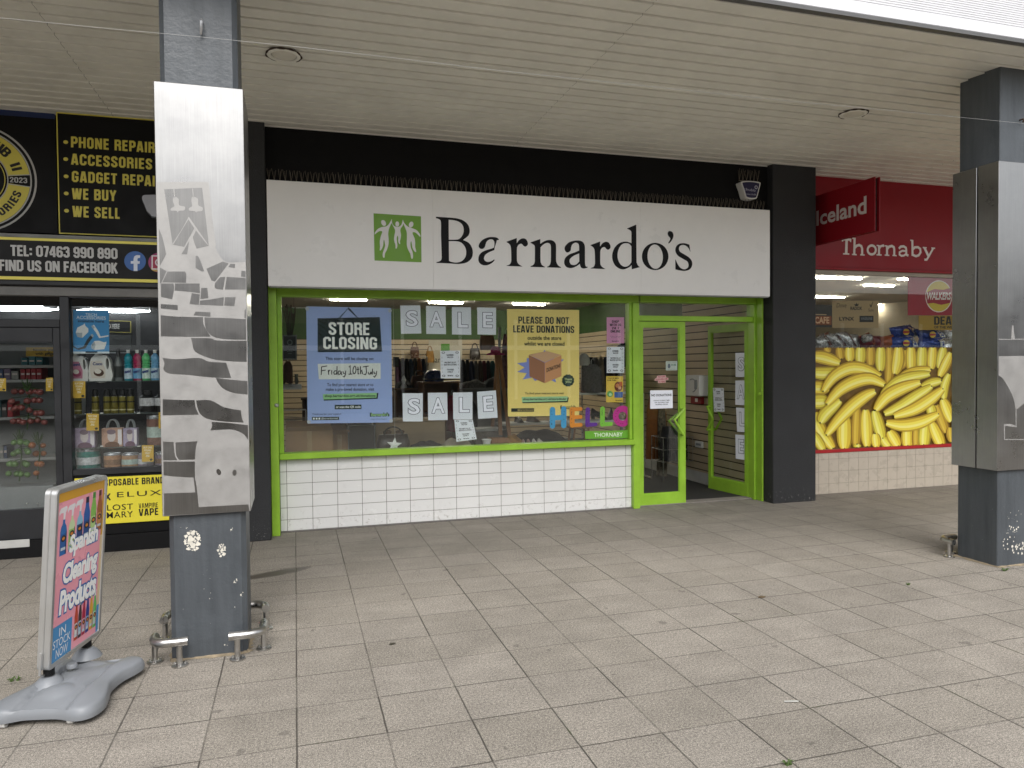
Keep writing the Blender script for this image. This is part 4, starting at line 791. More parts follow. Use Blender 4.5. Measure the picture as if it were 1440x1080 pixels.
def notice(px, label, plane=None, Y=None, col='#f1f5ff', lines=('We are now', 'open for', '', 'all items must', 'go everything', '', 'closing', 'soon')):
    q = quad(px, Y or YP) if plane is None else [atp(u, v, *plane) for u, v in px]
    t = thing('notice', label, 'notice', q[3], 'small printed notices on the glass'); s_ = Surf(q); b = MB(); s_.slab(b, mat('paper_' + col.lstrip('#'), col, .6, var=.02)); b.build('sheet', t)
    b = MB(); m = ink('#2a2f3c'); random.seed(len(label))
    for k, w in ((.06, .10), (.90, .94)):
        for i in range(5): s_.rect(b, m, k + .01, k + .025, .22 + i * .13, .28 + i * .13, .0015)
    for cx_, cy_ in ((.15, .07), (.85, .07), (.15, .91), (.85, .91)): s_.ell(b, m, cx_, cy_, .085, .04, .0015, 12, .62)
    for i, (t0, wd) in enumerate(((.13, .36), (.21, .30), (.40, .58), (.48, .66), (.66, .36), (.74, .30), (.87, .28))): s_.text(b, m, ('SUMMER', 'SALE ON', 'MULTIBUY ALL AT', 'SELECTED CLOTHING', 'TRAINERS', 'ONLY', 'Barnardos')[i], .5 - wd / 2, .5 + wd / 2, t0, t0 + .055, .0015, .04)
    b.build('lettering', t)
notice([(619, 493.3), (646.9, 492.9), (646.9, 532), (619.9, 532)], 'small white notice with dark print between the two sale rows')
notice([(638.8, 590.1), (664.7, 590.1), (670.4, 617.6), (641.9, 621.3)], 'white notice hanging askew below the lower sale L', Y=YP + .004)
notice([(853.2, 487.8), (877.9, 487.8), (877.8, 524.5), (853.2, 524.5)], 'small white notice under the pink notice at the right of the window')
notice([(1002.5, 545.4), (1017.6, 545.7), (1018.8, 578.9), (1004, 578.9)], 'small white notice above the handle of the open door', plane=PL2)
t, s = sheet('notice', 'small pink notice at the upper right of the window', 'notice', [(853.2, 446.1), (877.6, 446.1), (877.6, 482.7), (853.2, 482.7)], '#eaa6d0', group='small printed notices on the glass')
b = MB(); [btext(s, b, ink('#2b1a2c'), l, .5 - w / 2, .5 + w / 2, .12 + .125 * i, .215 + .125 * i, .0015) for i, (l, w) in enumerate((('SHOP', .42), ('WITH US', .66), ('24 7', .42), ('ONLINE', .56)))]; s.text(b, ink('#2b1a2c'), 'Find us on our online store', .2, .8, .72, .75, .0015); s.text(b, ink('#2b1a2c'), 'shop all our items', .25, .75, .77, .80, .0015); s.text(b, ink('#2b1a2c'), "Barnardo's", .3, .7, .89, .94, .0015, .03); b.build('lettering', t)
t, s = sheet('notice', 'small yellow notice with a colour picture above the O of the hello sticker', 'notice', [(852.4, 529), (876.2, 529), (876.2, 565.8), (852.4, 565.8)], '#f2d058', group='small printed notices on the glass')
b = MB(); s.text(b, DK, "YOU'VE BEEN", .07, .75, .05, .10, .0015, .04); s.text(b, DK, 'FOR THIS', .07, .58, .13, .18, .0015, .04); b.build('lettering', t)
b = MB(); s.ell(b, ink('#7a3420'), .72, .40, .24, .19, .0015, 16); s.ell(b, ink('#d08a55'), .66, .36, .12, .08, .002, 12); s.ell(b, ink('#e0b088'), .80, .45, .10, .06, .002, 12); s.ell(b, ink('#c86030'), .86, .30, .09, .10, .0025, 12); s.rect(b, ink('#4a6fb5'), .48, .98, .60, .82, .0018); s.ell(b, ink('#6fb86a'), .22, .68, .18, .12, .0018, 14); s.ell(b, ink('#b9dcb0'), .24, .70, .09, .06, .0024, 12); s.text(b, DK, "Barnardo's", .55, .93, .90, .95, .002, .03); b.build('picture', t)
# vinyl greeting
HC = (('H', '#3f93c0', 772.9, 796.8, 572.8, 601.7, 'blue'), ('E', '#cf8428', 800.8, 819.8, 572.8, 601.3, 'orange'), ('L', '#5b2a8c', 822.6, 840.6, 573, 600.9, 'purple'), ('L', '#74b83a', 843.2, 862.3, 571.8, 600.3, 'light green'), ('O', '#b52a86', 861.9, 889.0, 570.7, 600.3, 'magenta'))
for ch, c, u0, u1, v0, v1, nm in HC:
    Yv = YG - .0015; q = quad([(u0, v0), (u1, v0 - .6), (u1, v1 - .6), (u0, v1)], Yv); t = thing('window_sticker', 'chunky %s letter %s of the hello sticker low on the window' % (nm, ch), 'sticker', q[3], 'vinyl letters spelling hello'); s_ = Surf(q); b = MB(); m = mat('vinyl_' + nm.replace(' ', '_'), c, .5, var=.05, scale=8)
    def capsule(pts, wd):
        b.mat(m); b.ribbon([s_(a, c_, b_d[0]) for a, c_ in pts], wd)
        for a, c_ in (pts[0], pts[-1]):
            o = s_(a, c_, b_d[0] + .00004); b.poly([[o + Vector((math.cos(x) * wd / 2, 0, math.sin(x) * wd / 2)) for x in [i * .45 for i in range(14)]]])
        b_d[0] += .0001
    b_d = [0.0]; wv = (q[1].x - q[0].x) * .32
    if ch == 'H': capsule([(.17, .12), (.17, .9)], wv); capsule([(.83, .1), (.83, .9)], wv); capsule([(.17, .52), (.83, .50)], wv * .85)
    elif ch == 'E': wv *= 1.15; capsule([(.2, .12), (.2, .88)], wv); [capsule([(.2, y), (.84, y - .01)], wv * .72) for y in (.11, .5, .89)]
    elif ch == 'L': wv *= 1.15; capsule([(.22, .12), (.2, .87)], wv * .95); capsule([(.2, .88), (.84, .87)], wv * .75)
    else: s_.ell(b, m, .5, .5, .5, .5, 0, 32, .42)
    b.build('letter', t)
    b = MB(); random.seed(ord(ch) + int(u0))
    for i in range(9):
        a = random.uniform(0, 6.28)
        p_ = {'H': (random.choice((.12, .85)), random.uniform(.1, .9)), 'E': (.16, random.uniform(.1, .9)), 'L': (.18, random.uniform(.1, .9)), 'O': (.5 + .36 * math.cos(a), .5 + .36 * math.sin(a))}[ch]
        s_.poly(b, ink('#1b1b20'), [(p_[0] + .05 * math.cos(a + k) * (1 if k < 3 else .4), p_[1] + .02 * math.sin(a + k)) for k in (0, 1.6, 3.1, 4.7)], .0012 + i * .00002)
    b.build('ink_flecks', t)
q = quad([(822.6, 606.4), (887.8, 604.8), (887.8, 616), (823, 617.2)], YG - .002); t = thing('window_sticker', 'green strip sticker reading THORNABY at the bottom right of the window', 'sticker', q[3]); s_ = Surf(q); b = MB(); s_.slab(b, mat('green_sticker', '#6aa832', .45, var=.04)); b.build('strip', t); b = MB(); s_.text(b, ink('#e6efe0'), 'THORNABY', .19, .81, .25, .78, .001, .01); b.build('lettering', t)
# stickers on the closed door
YDG = YD - .031
q = quad([(914.3, 549), (945.8, 548.6), (946, 573.9), (914.5, 574.9)], YDG - .001 + .012); t = thing('notice', 'white NO DONATIONS notice on the closed door', 'notice', q[3]); s_ = Surf(q); b = MB(); s_.slab(b, mat('paper_white_sheet', SH)); b.build('sheet', t); b = MB(); s_.text(b, ink('#1a2030'), 'NO DONATIONS', .05, .95, .20, .33, .001, .03)
for i, l in enumerate(('DURING CLOSING TIMES', 'OR OUTSIDE THIS', 'SHOPPING CENTRE')): s_.text(b, ink('#3a4252'), l, .15 + .04 * i, .86 - .04 * i, .53 + .11 * i, .59 + .11 * i, .001, .02)
b.build('lettering', t)
q = quad([(936.3, 508), (952.4, 507.7), (952.4, 520.7), (936.3, 521)], YDG + .011); t = thing('window_sticker', 'pale card sticker with a small crest near the top of the closed door glass', 'sticker', q[3]); s_ = Surf(q); b = MB(); s_.slab(b, mat('pale_green_card', '#a9b6ac', .5, var=.03)); b.build('card', t); b = MB(); s_.ell(b, ink('#54606a'), .28, .52, .12, .26, .001, 14); s_.text(b, ink('#31604f'), 'IN USE', .48, .88, .32, .50, .001, .04); s_.text(b, ink('#555f5f'), 'CCTV cameras', .12, .9, .08, .18, .001); s_.text(b, ink('#555f5f'), 'for your safety', .2, .85, .84, .93, .001); b.build('lettering', t)
q = quad([(920.9, 528.5), (939.8, 527.2), (939.8, 538), (920.9, 539)], YDG + .011); t = thing('window_sticker', 'small pink and white stepped sticker in the middle of the closed door glass', 'sticker', q[3]); s_ = Surf(q); b = MB()
for i, (a0, a1) in enumerate(((.15, .82), (0, 1), (.24, .80))): s_.rect(b, ink('#d8b2b0'), a0, a1, .02 + i * .33, .33 + i * .33, .0005); s_.text(b, ink('#9a2f38'), ('ONLY GUIDE', 'DOGS WELCOME', 'IN HERE')[i], a0 + .05, a1 - .05, .07 + i * .33, .28 + i * .33, .0012, .03)
b.build('panel', t)

# ------------------------------------------------------------ phone shop on the left
YB = 7.52
ph = thing('phone_shop', 'phone shop front with black frames under black and yellow signs', 'shop', (-3, 7.9, 0))
zg0, zg1 = at(100, 661, YB).z, at(100, 417, YB).z; xm0, xm1 = at(86, 540, YB).x, at(99, 540, YB).x; XL = -7.0; XE = -.642
zd = at(0, 455, YB).z; zdg = at(0, 481, YB).z
DKF = mat('dark_grey_frame', (.020, .021, .024), .4, var=.15)
b = MB().mat(BLACKP); b.box(XL, XE, 7.90, 8.0, 2.3, SZ + .1); b.box(XL - .1, XL, 7.6, 12.6, 0, SZ); b.box(-20, XL, 7.6, 7.9, 0, SZ + .02); b.box(XL, XE, 7.60, 7.9, zg1 + .12, 2.75); b.build('upper_wall', ph)
b = MB().mat(mat('grey_header', (.20, .195, .185), .6, var=.15)); b.bbox(XL, XE, YB - .01, 7.60, zg1 + .003, zg1 + .085, .004); b.build('header', ph)
b = MB().mat(BLACKM); b.bbox(XL, XE, YB - .05, 7.60, zg1 + .087, zg1 + .21, .01); b.build('shutter_box', ph)
b = MB().mat(DKF)
b.bbox(xm0, xm1, YB, 7.62, 0.02, zg1, .004); b.bbox(xm1 + .001, XE, YB + .004, 7.62, zg0 - .055, zg0, .004); b.bbox(XE - .05, XE, YB + .006, 7.62, zg0, zg1, .004)
b.bbox(XL, xm0 - .001, YB + .004, 7.62, zd - .03, zd + .04, .004); b.bbox(xm1 + .001, XE - .051, YB + .008, 7.62, zg1 - .012, zg1, .003); b.bbox(-3.35, -3.25, YB + .002, 7.62, 0.02, zd - .031, .003)
wf = b.build('window_frame', ph)
b = MB().mat(DARKG); b.box(xm1 + .001, XE - .051, 7.58, 7.586, zg0, zg1 - .012); b.box(XL, xm0 - .001, 7.58, 7.586, zd + .04, zg1); b.build('window_glass', wf)
b = MB().mat(BLACKP); b.box(xm1 + .001, XE, YB + .02, 7.62, .16, zg0 - .056); b.bbox(XL, XE, YB - .02, 7.62, 0.0, .155, .006); b.build('stall_riser', ph)
xs1 = at(75, 540, YB).x; zb_ = at(0, 719, YB).z; zk = at(0, 760, YB).z
b = MB().mat(DKF); d0 = YB + .012
b.bbox(xs1, xm0 - .004, d0, 7.60, .158, zd - .032, .004); b.bbox(-3.24, -3.16, d0, 7.60, .158, zd - .032, .004); b.bbox(-3.159, xs1 - .001, d0 + .002, 7.60, zdg, zd - .032, .004); b.bbox(-3.159, xs1 - .001, d0 + .002, 7.60, .158, zb_, .004)
dr = b.build('door', ph); b = MB().mat(DARKG); b.box(-3.159, xs1 - .001, 7.57, 7.576, zb_, zdg); b.build('door_glass', dr)
b = MB().mat(mat('worn_white_strip', (.5, .5, .48), .5)); xv = at(43, 765, YB).x; b.bbox(-3.0, xv, YB - .026, YB - .021, at(0, 771, YB).z, at(0, 760, YB).z, .003); b.build('step_strip', ph)
PF = mat('dark_vinyl_floor', (.05, .05, .05), .5); DW = mat('black_shop_wall', (.022, .022, .024), .7)
b = MB().mat(PF); b.box(XL, XE, 7.62, 13.6, .004, .012); b.build('shop_floor', ph)
b = MB().mat(DW); b.box(XL, XE, 13.5, 13.6, 0, 2.75); b.box(XE - .06, XE, 7.63, 13.5, 0, 2.75); b.build('inner_wall', ph)
b = MB().mat(mat('dark_shop_ceiling', (.05, .05, .052), .8)); b.box(XL, XE, 7.62, 13.6, 2.70, 2.8); b.build('shop_ceiling', ph)
# upper signs
YEL = ink('#dccf58'); YEL2 = ink('#efe36a'); BK = mat('black_sign_board', (.006, .006, .0065), .5, var=.08, spec=.2)
Y1 = 7.76; zt, zb2 = SZ - .004, at(40, 327, Y1).z; xr = at(79, 240, Y1).x
t = thing('shop_sign', 'black sign board with the big round black and yellow badge', 'shop sign', ((XL + xr) / 2, Y1, zb2), 'black and yellow boards of the phone shop')
b = MB().mat(BK); b.box(-4.6, xr, Y1, Y1 + .06, zb2, zt); b.build('panel', t); b = MB().mat(mat('blue_edge', (.01, .025, .10), .5)); b.box(-4.6, xr, Y1 - .002, Y1 - .0005, zt - .05, zt); b.build('blue_edge', t)
C0 = at(-37.1, 250, Y1); sc = (at(52, 250, Y1) - C0).x / 89.0
def disc(b, m, r1, r0, d, a0=0, a1=2 * math.pi, n=64):
    f = lambda r: [C0 + Vector((r * sc * math.cos(a), -d, r * sc * .98 * math.sin(a))) for a in [a0 + (a1 - a0) * i / n for i in range(n + (0 if a1 - a0 > 6.28 else 1))]]
    b.mat(m)
    if a1 - a0 > 6.28: b.poly([f(r1)] + ([f(r0)] if r0 else []))
    else:
        o, i = f(r1), f(r0); k = len(o); b.add(o + i, [(j, j + 1, k + j + 1, k + j) for j in range(k - 1)])
WT = ink('#b9b9b6'); b = MB(); disc(b, WT, 89, 86, .002); disc(b, WT, 81.8, 79.6, .002); disc(b, WT, 48.5, 47, .002); disc(b, YEL, 44.2, 43, .002)
for a0, a1 in ((.12, math.pi - .12), (math.pi + .12, 2 * math.pi - .12)): disc(b, YEL, 79.2, 48.6, .002, a0, a1)
for sg in (1, -1):
    for k in (1, -1): q = [C0 + Vector((sg * sc * a, -.0022, k * sc * c_)) for a, c_ in ((49, 6.3), (79, 9.2), (79, 10.6), (49, 7.6))]; b.mat(WT).poly([q])
def ringtext(b, ch, ang, rad, w, h, up, m):
    a = R(ang); o = C0 + Vector((rad * sc * math.cos(a), -.0035, rad * sc * math.sin(a))); rv = Vector((math.cos(a), 0, math.sin(a))) * up; tv = Vector((math.sin(a), 0, -math.cos(a))) * up
    w *= sc; h *= sc; SR = Surf([o - tv * w / 2 + rv * h / 2, o + tv * w / 2 + rv * h / 2, o + tv * w / 2 - rv * h / 2, o - tv * w / 2 - rv * h / 2]); btext(SR, b, m, ch, 0, 1, 0, 1, 0, .2)
for ch, a, w_ in (('H', 67, 12), ('U', 55.5, 12), ('B', 44, 12), ('I', 23, 4.5), ('I', 16.5, 4.5)): ringtext(b, ch, a, 63.5, w_, 15, 1, ink('#0d0d0d'))
for ch, a, w_ in (('S', -20.5, 8.5), ('E', -29.5, 8), ('I', -36.5, 3), ('R', -44, 9), ('O', -54, 9), ('S', -64, 9), ('S', -74, 9)): ringtext(b, ch, a, 64, w_, 12, -1, ink('#0d0d0d'))
q = [C0 + Vector((sc * u, -.003, sc * v)) for u, v in ((50.5, 4.6), (75, 4.6), (75, -4.2), (50.5, -4.2))]; btext(Surf(q), b, WT, '2023', 0, 1, 0, 1, 0, .16); b.build('badge', t)
Y2 = 7.70; xl2 = at(80.5, 240, Y2).x; z2 = at(85, 329, Y2).z
t = thing('shop_sign', 'black sign board with yellow bullet list of phone repair services', 'shop sign', ((xl2 - .7) / 2, Y2, z2), 'black and yellow boards of the phone shop')
b = MB().mat(BK); b.bbox(xl2, -.66, Y2, Y2 + .05, z2, zt, .002); b.build('panel', t)
b = MB().mat(YEL); e = .012
for r_ in ((xl2 + .002, xl2 + e, z2 + .002, zt - .001), (xl2 + e, -.662, z2 + .002, z2 + e), (xl2 + e, -.662, zt - e, zt - .001)): b.add([(r_[0], Y2 - .001, r_[2]), (r_[1], Y2 - .001, r_[2]), (r_[1], Y2 - .001, r_[3]), (r_[0], Y2 - .001, r_[3])], [(0, 1, 2, 3)])
b.build('border', t); b = MB()
for (cu, cv), l, u0, u1, v0, v1 in (((92.4, 199.8), 'PHONE REPAIRS', 99.8, 228, 191.8, 211.6), ((92.4, 223.7), 'ACCESSORIES', 99.8, 213.8, 216, 235.5), ((93, 248), 'GADGET REPAIRS', 101, 239, 240.3, 259.5), ((93.2, 272), 'WE BUY', 101, 163.6, 264.5, 281), ((93.6, 296.3), 'WE SELL', 101.6, 168.4, 289.5, 305)):
    k = .012; hh = (v1 - v0) - k * (u1 - u0) * 1.6; hh = {5: 15.5}.get(0, 15.3)
    q = [at(u0, v0, Y2 - .002), at(u1, v0 + .048 * (u1 - u0), Y2 - .002), at(u1, v0 + hh + .048 * (u1 - u0), Y2 - .002), at(u0, v0 + hh, Y2 - .002)]; q = [Vector((p.x, p.y, (q[0].z if i < 2 else q[3].z))) for i, p in enumerate(q)]
    btext(Surf(q), b, YEL, l, 0, 1, 0, 1, 0, .19, .10)
    c = at(cu, cv, Y2 - .002); bb = MB().mat(YEL); bb.poly([[c + Vector((math.cos(a) * .020, 0, math.sin(a) * .017)) for a in [i * .35 for i in range(18)]]]); bb.build('bullet', t)
b.build('lettering', t)
b = MB().mat(mat('dirty_white_ledge', (.33, .33, .31), .6, var=.2)); b.box(XL, XE, 7.55, 7.76, at(0, 334, 7.62).z - .02, at(0, 334, 7.62).z + .03); b.build('ledge', ph)
Y3 = 7.45; za, zb3 = at(0, 332.5, Y3).z, at(0, 393, Y3).z
t = thing('shop_sign', 'long black banner board with yellow edge lines, telephone number and social media badges', 'shop sign', (-2.6, Y3, zb3), 'black and yellow boards of the phone shop')
b = MB().mat(mat('banner_black', (.014, .0135, .014), .5, var=.1, spec=.25)); b.bbox(-4.5, XE - .005, Y3, Y3 + .08, zb3, za, .002); b.build('panel', t); b = MB().mat(YEL2); hb = (za - zb3)
for f0, f1 in ((.0, .075), (.915, 1.0)): b.add([(-4.5, Y3 - .001, za - hb * f0 - .002), (XE - .007, Y3 - .001, za - hb * f0 - .002), (XE - .007, Y3 - .001, za - hb * f1 + .002), (-4.5, Y3 - .001, za - hb * f1 + .002)], [(0, 1, 2, 3)])
b.build('edge_lines', t); b = MB(); WB = ink('#c6c6c4')
def bl(u0, u1, v0, v1, txt, off): p0, p1 = at(u0, v0, Y3 - .002), at(u1, v0, Y3 - .002); z0, z1 = at(u0, v0, Y3 - .002).z, at(u0, v1, Y3 - .002).z; btext(Surf([(p0.x, p0.y, z0), (p1.x, p1.y, z0), (p1.x, p1.y, z1), (p0.x, p0.y, z1)]), b, WB, txt, 0, 1, 0, 1, 0, .19, .03)
bl(14.5, 165, 344.3, 359.7, 'TEL: 07463 990 890', .05); bl(-1.5, 165.5, 365, 380.5, 'FIND US ON FACEBOOK', .05); b.build('lettering', t)
b = MB(); s_ = Surf(quad([(174.7, 353), (205.2, 353.6), (205.2, 381.4), (174.7, 380.8)], Y3 - .002)); s_.ell(b, ink('#3f6bb0'), .5, .5, .5, .5, 0, 36); ff = crop(140, 330, 14.4)
b.mat(ink('#dfe6f4')).poly([[at(*ff(p), Y3 - .004) for p in spline([(690, 735, C), (690, 588, C), (632, 588, C), (632, 535, C), (685, 535, C), (690, 490), (705, 440), (750, 415), (822, 418, C), (820, 472, C), (780, 475), (768, 500), (770, 535, C), (815, 538, C), (810, 590, C), (768, 590, C), (768, 737, C)], 3)]]); b.build('blue_badge', t)
b = MB(); s_ = Surf(quad([(208.5, 355), (239, 355.6), (239, 383.4), (208.5, 382.8)], Y3 - .002)); s_.ell(b, ink('#a03a6e'), .5, .5, .5, .5, 0, 36); s_.ell(b, ink('#c8a552'), .42, .80, .30, .16, .0006, 20); s_.rect(b, ink('#e6dfe4'), .15, .85, .14, .86, .0012); s_.rect(b, ink('#a8324e'), .21, .79, .20, .80, .0018); s_.ell(b, ink('#e6dfe4'), .5, .5, .19, .20, .0024, 24, .68); b.build('pink_badge', t)
# flood light
t = thing('flood_light', 'grey flood light on the black sign beside the steel clad pillar', 'flood light', at(222, 290, 7.5)); fl_ = crop(190, 260, 21.6)
fp = [at(*fl_(p), 7.42) for p in spline([(245, 320), (400, 300), (760, 300, C), (900, 330), (930, 960, C), (690, 975), (500, 950, C), (450, 880), (360, 790), (300, 640), (215, 420)], 3)]
b = MB().mat(mat('flood_lens', (.26, .26, .28), .2, var=.1)); b.poly([fp]); b.build('lens', t); b = MB().mat(BLACKPL); cc = sum(fp, Vector()) / len(fp); bk_ = [cc + (p - cc) * 1.05 + Vector((.0, .004, -.008)) for p in fp]; b.prism([bk_], (.02, .13, -.02)); b.tube([cc + Vector((.05, .12, 0)), cc + Vector((.05, .27, -.02))], .03); b.build('housing', t)
# yellow brand board below the window
Y5 = YB + .010
t = thing('brand_board', 'yellow board of black brand lettering under the phone shop window', 'sign', at(170, 735, Y5))
px0, px1 = at(105.5, 700, Y5).x, XE - .03; pz1, pz0 = at(200, 668.5, Y5).z, at(200, 733.5, Y5).z; b = MB().mat(mat('yellow_brand_board', '#e0d23c', .4, var=.03)); b.bbox(px0, px1, Y5 - .006, Y5, pz0, pz1, .002); b.build('panel', t); b = MB()
def yl(txt, u0, u1, v0, v1, off=.03, space=1.0, vm=None):
    y = Y5 - .008; a, c_ = at(u0, (v0 + v1) / 2, y), at(u1, (v0 + v1) / 2, y); um = vm or (u0 + u1) / 2; za_, zc = at(um, v0, y).z, at(um, v1, y).z; S5 = Surf([(a.x, y, za_), (c_.x, y, za_), (c_.x, y, zc), (a.x, y, zc)]); S5.text(b, ink('#15150f'), txt, 0, 1, 0, 1, 0, off, space=space) if not isinstance(off, str) else btext(S5, b, ink('#15150f'), txt, 0, 1, 0, 1, 0, .17 if off == 'b' else .12, .09 if off == 'b' else .05)
yl('DISPOSABLE BRANDS', 137, 236.5, 672.2, 681.5, 'b', 1.15, 190); yl('ELUX', 164.5, 227, 690.5, 697.8, .0, 1.2); yl('LOST', 150.5, 187, 709, 717.2, .005, 1.1); yl('MARY', 150, 187, 719.4, 728, .005, 1.1); yl('VAMPIRE', 195, 222, 707.2, 714, 'c'); yl('VAPE', 195, 222.5, 715, 724.8, 'b'); yl('X', 147, 156, 694, 703.5, .06); yl('SKE', 230, 245, 704, 712, .02); yl('BAR', 230, 245, 716, 724, .04); b.build('lettering', t)
# shop inside: hexagon lamps
for i, (u, v, w_, lb) in enumerate(((112, 420, .9, 'topmost'), (140, 428, .9, 'second from top'), (160, 437, .85, 'third from top'), (178, 442.5, .8, 'lowest'), (10, 428, .9, 'upper of the two left'), (24, 434.5, .9, 'lower of the two left'))):
    c = atz(u, v, 2.64); t = thing('ceiling_lamp', 'lit open hexagon tube lamp on the phone shop ceiling, %s' % lb, 'ceiling lamp', c, 'hexagon tube lamps in the phone shop')
    b = MB().mat(TUBEC); P = [c + Vector((math.cos(a) * w_ * .62, math.sin(a) * w_ * .40, 0)) for a in [R(60 * k) for k in range(6)]]; b.tube(P, .008, 6, closed=True); b.build('tube', t)
    b = MB().mat(WHITEPL); [b.tube([p, p + Vector((0, 0, .057))], .012, 6) for p in P[::2]]; b.build('bracket', t)
# tech poster
t, s = sheet('poster', 'blue tech accessories poster with white plugs and cables in the phone shop window', 'poster', [(102.8, 435.8), (153.3, 437.5), (153.7, 497), (103, 497.2)], '#3f93cf', Y=7.60)
b = MB(); s.text(b, ink('#e4eff5'), 'TECH', .34, .66, .065, .125, .002, .01); s.text(b, ink('#e4eff5'), 'ACCESSORIES', .09, .91, .13, .205, .002, .01); s.text(b, ink('#16283a'), 'available here', .13, .86, .215, .28, .002, .015); s.rect(b, ink('#e4eff5'), 0, 1, .955, 1, .0012); s.rect(b, ink('#16283a'), .34, .67, .952, .985, .002); b.build('lettering', t)
b = MB(); wp, gp = ink('#e8eaea'), ink('#a9b4bc')
s.poly(b, wp, [(.07, .52), (.12, .40), (.30, .33), (.42, .42), (.42, .50), (.25, .64), (.12, .62)], .002); s.poly(b, gp, [(.07, .52), (.25, .52), (.25, .64), (.12, .62)], .0028); s.poly(b, wp, [(.28, .34), (.32, .30), (.34, .36), (.40, .44), (.36, .46)], .0028)
s.poly(b, wp, [(.50, .36), (.58, .33), (.70, .48), (.76, .60), (.98, .57), (.98, .60), (.72, .64), (.64, .52)], .002); s.poly(b, gp, [(.50, .36), (.55, .34), (.60, .40), (.55, .43)], .0028)
s.poly(b, ink('#1a2630'), [(.0, .82), (.12, .88), (.28, .84), (.38, .68), (.48, .58), (.55, .62), (.44, .74), (.34, .88), (.14, .92), (.0, .85)], .002); s.poly(b, gp, [(.48, .57), (.53, .54), (.57, .59), (.54, .63)], .0028)
s.poly(b, wp, [(.50, .80), (.58, .71), (.72, .70), (.86, .74), (.92, .72), (.92, .77), (.86, .90), (.60, .92), (.50, .88)], .002); s.poly(b, gp, [(.50, .80), (.58, .71), (.62, .80), (.58, .92), (.50, .88)], .0028); s.rect(b, ink('#4a5560'), .535, .555, .78, .83, .0034); b.build('picture', t)
# shelves and goods in the window
zsh = [at(150, v, 7.75).z for v in (535.5, 581, 627.5, 659)]
t = thing('glass_shelving', 'clear shelves of goods behind the phone shop window', 'shelving', (-1.3, 7.75, zsh[3]))
for i, z in enumerate(zsh[:3]): b = MB().mat(mat('shelf_glass_edge', (.10, .12, .115), .15, var=.05)); b.box(xm1 + .02, XE - .08, 7.64, 7.90, z - .008, z); b.build('shelf', t)
b = MB().mat(DW); b.box(xm1 + .01, XE - .08, 7.63, 7.92, zg0 - .06, zsh[3] - .001); b.build('window_ledge', t)
b = MB().mat(WHITEPL)
for u in (143, 195): [b.tube([at(u, v, 7.63) + Vector((-.012, 0, 0)), at(u, v, 7.63) + Vector((.012, 0, 0))], .005, 6) for v in (581, 627.5)]
b.build('shelf_clip', t)
def lathe_thing(name, label, cat, u, v1, v0, wpx, prof, Y, parts, z=None, group=None):
    """prof: (radius, height) in 0..1 units; parts: (name, lo, hi, material, grow)"""
    c = at(u, v1, Y); z = c.z if z is None else z; h = at(u, v0, Y).z - z; r = (at(u + wpx / 2, v1, Y) - at(u, v1, Y)).x; o = Vector((c.x, Y, z)); t = thing(name, label, cat, o, group)
    def rad(q):
        for (r0, h0), (r1_, h1) in zip(prof, prof[1:]):
            if h0 <= q <= h1: return r0 + (r1_ - r0) * ((q - h0) / (h1 - h0) if h1 > h0 else 0)
        return prof[-1][0]
    for nm, lo, hi, m, g in parts:
        hs_ = [lo] + [q for _, q in prof if lo < q < hi] + [hi]; b = MB().mat(m); P = [(rad(q) * r * g, q * h) for q in hs_]
        if nm != 'label': P = [(0, P[0][1])] + P + [(0, P[-1][1])]
        b.lathe(P, o, 18); b.build(nm, t)
    return t, o, h, r
BOT = [(.86, 0), (.95, .03), (.95, .42), (.80, .46), (.95, .50), (.80, .54), (.95, .58), (.80, .62), (.95, .66), (.93, .76), (.60, .84), (.36, .87), (.36, .90), (.42, .90), (.42, 1.0)]
for u, c, lc, nm in ((181, '#1f8fa0', '#c8dbe8', 'teal'), (193.5, '#a51f52', '#6aa6cf', 'magenta'), (206, '#63c07c', '#d6e6dc', 'mint green'), (218.5, '#6fa6cf', '#b7cfe0', 'pale blue')):
    t, o, h, r = lathe_thing('cleaning_bottle', '%s ribbed cleaning bottle on the top shelf of the phone shop window' % nm, 'bottle', u, 535.5, 492, 12.6, BOT, 7.75, [('body', 0, .895, mat('bottle_' + nm.replace(' ', '_'), c, .3, var=.03), 1), ('cap', .897, 1, WHITEPL, 1), ('label', .06, .40, mat('label_' + nm.replace(' ', '_'), lc, .5, var=.3, scale=60, rvar=0), 1.02)], zsh[0], 'cleaning bottles in the phone shop window')
    s_ = Surf([o + Vector((-r * .7, -r * 1.02, h * .34)), o + Vector((r * .7, -r * 1.02, h * .37)), o + Vector((r * .7, -r * 1.02, h * .26)), o + Vector((-r * .7, -r * 1.02, h * .23))]); b = MB(); s_.text(b, ink('#1f3a7a'), 'asevi', 0, 1, 0, 1, .0005, .05); b.build('lettering', t)
lathe_thing('spray_bottle', 'grey spray bottle with black trigger on the top shelf of the phone shop window', 'bottle', 167, 535.5, 490, 12, [(.9, 0), (1, .05), (1, .5), (.5, .72), (.34, .76), (.34, 1)], 7.74, [('body', 0, .74, mat('grey_clear_bottle', (.16, .17, .17), .25), 1), ('trigger', .75, 1, BLACKPL, 1.4), ('label', .1, .45, ink('#2c2f2e'), 1.02)], zsh[0])
JUG = [(-1, 0), (-.97, .55), (-.80, .80), (-.45, .93), (-.42, 1), (-.05, 1), (-.02, .93), (.55, .90), (.86, .74), (1, .45), (1, 0)]
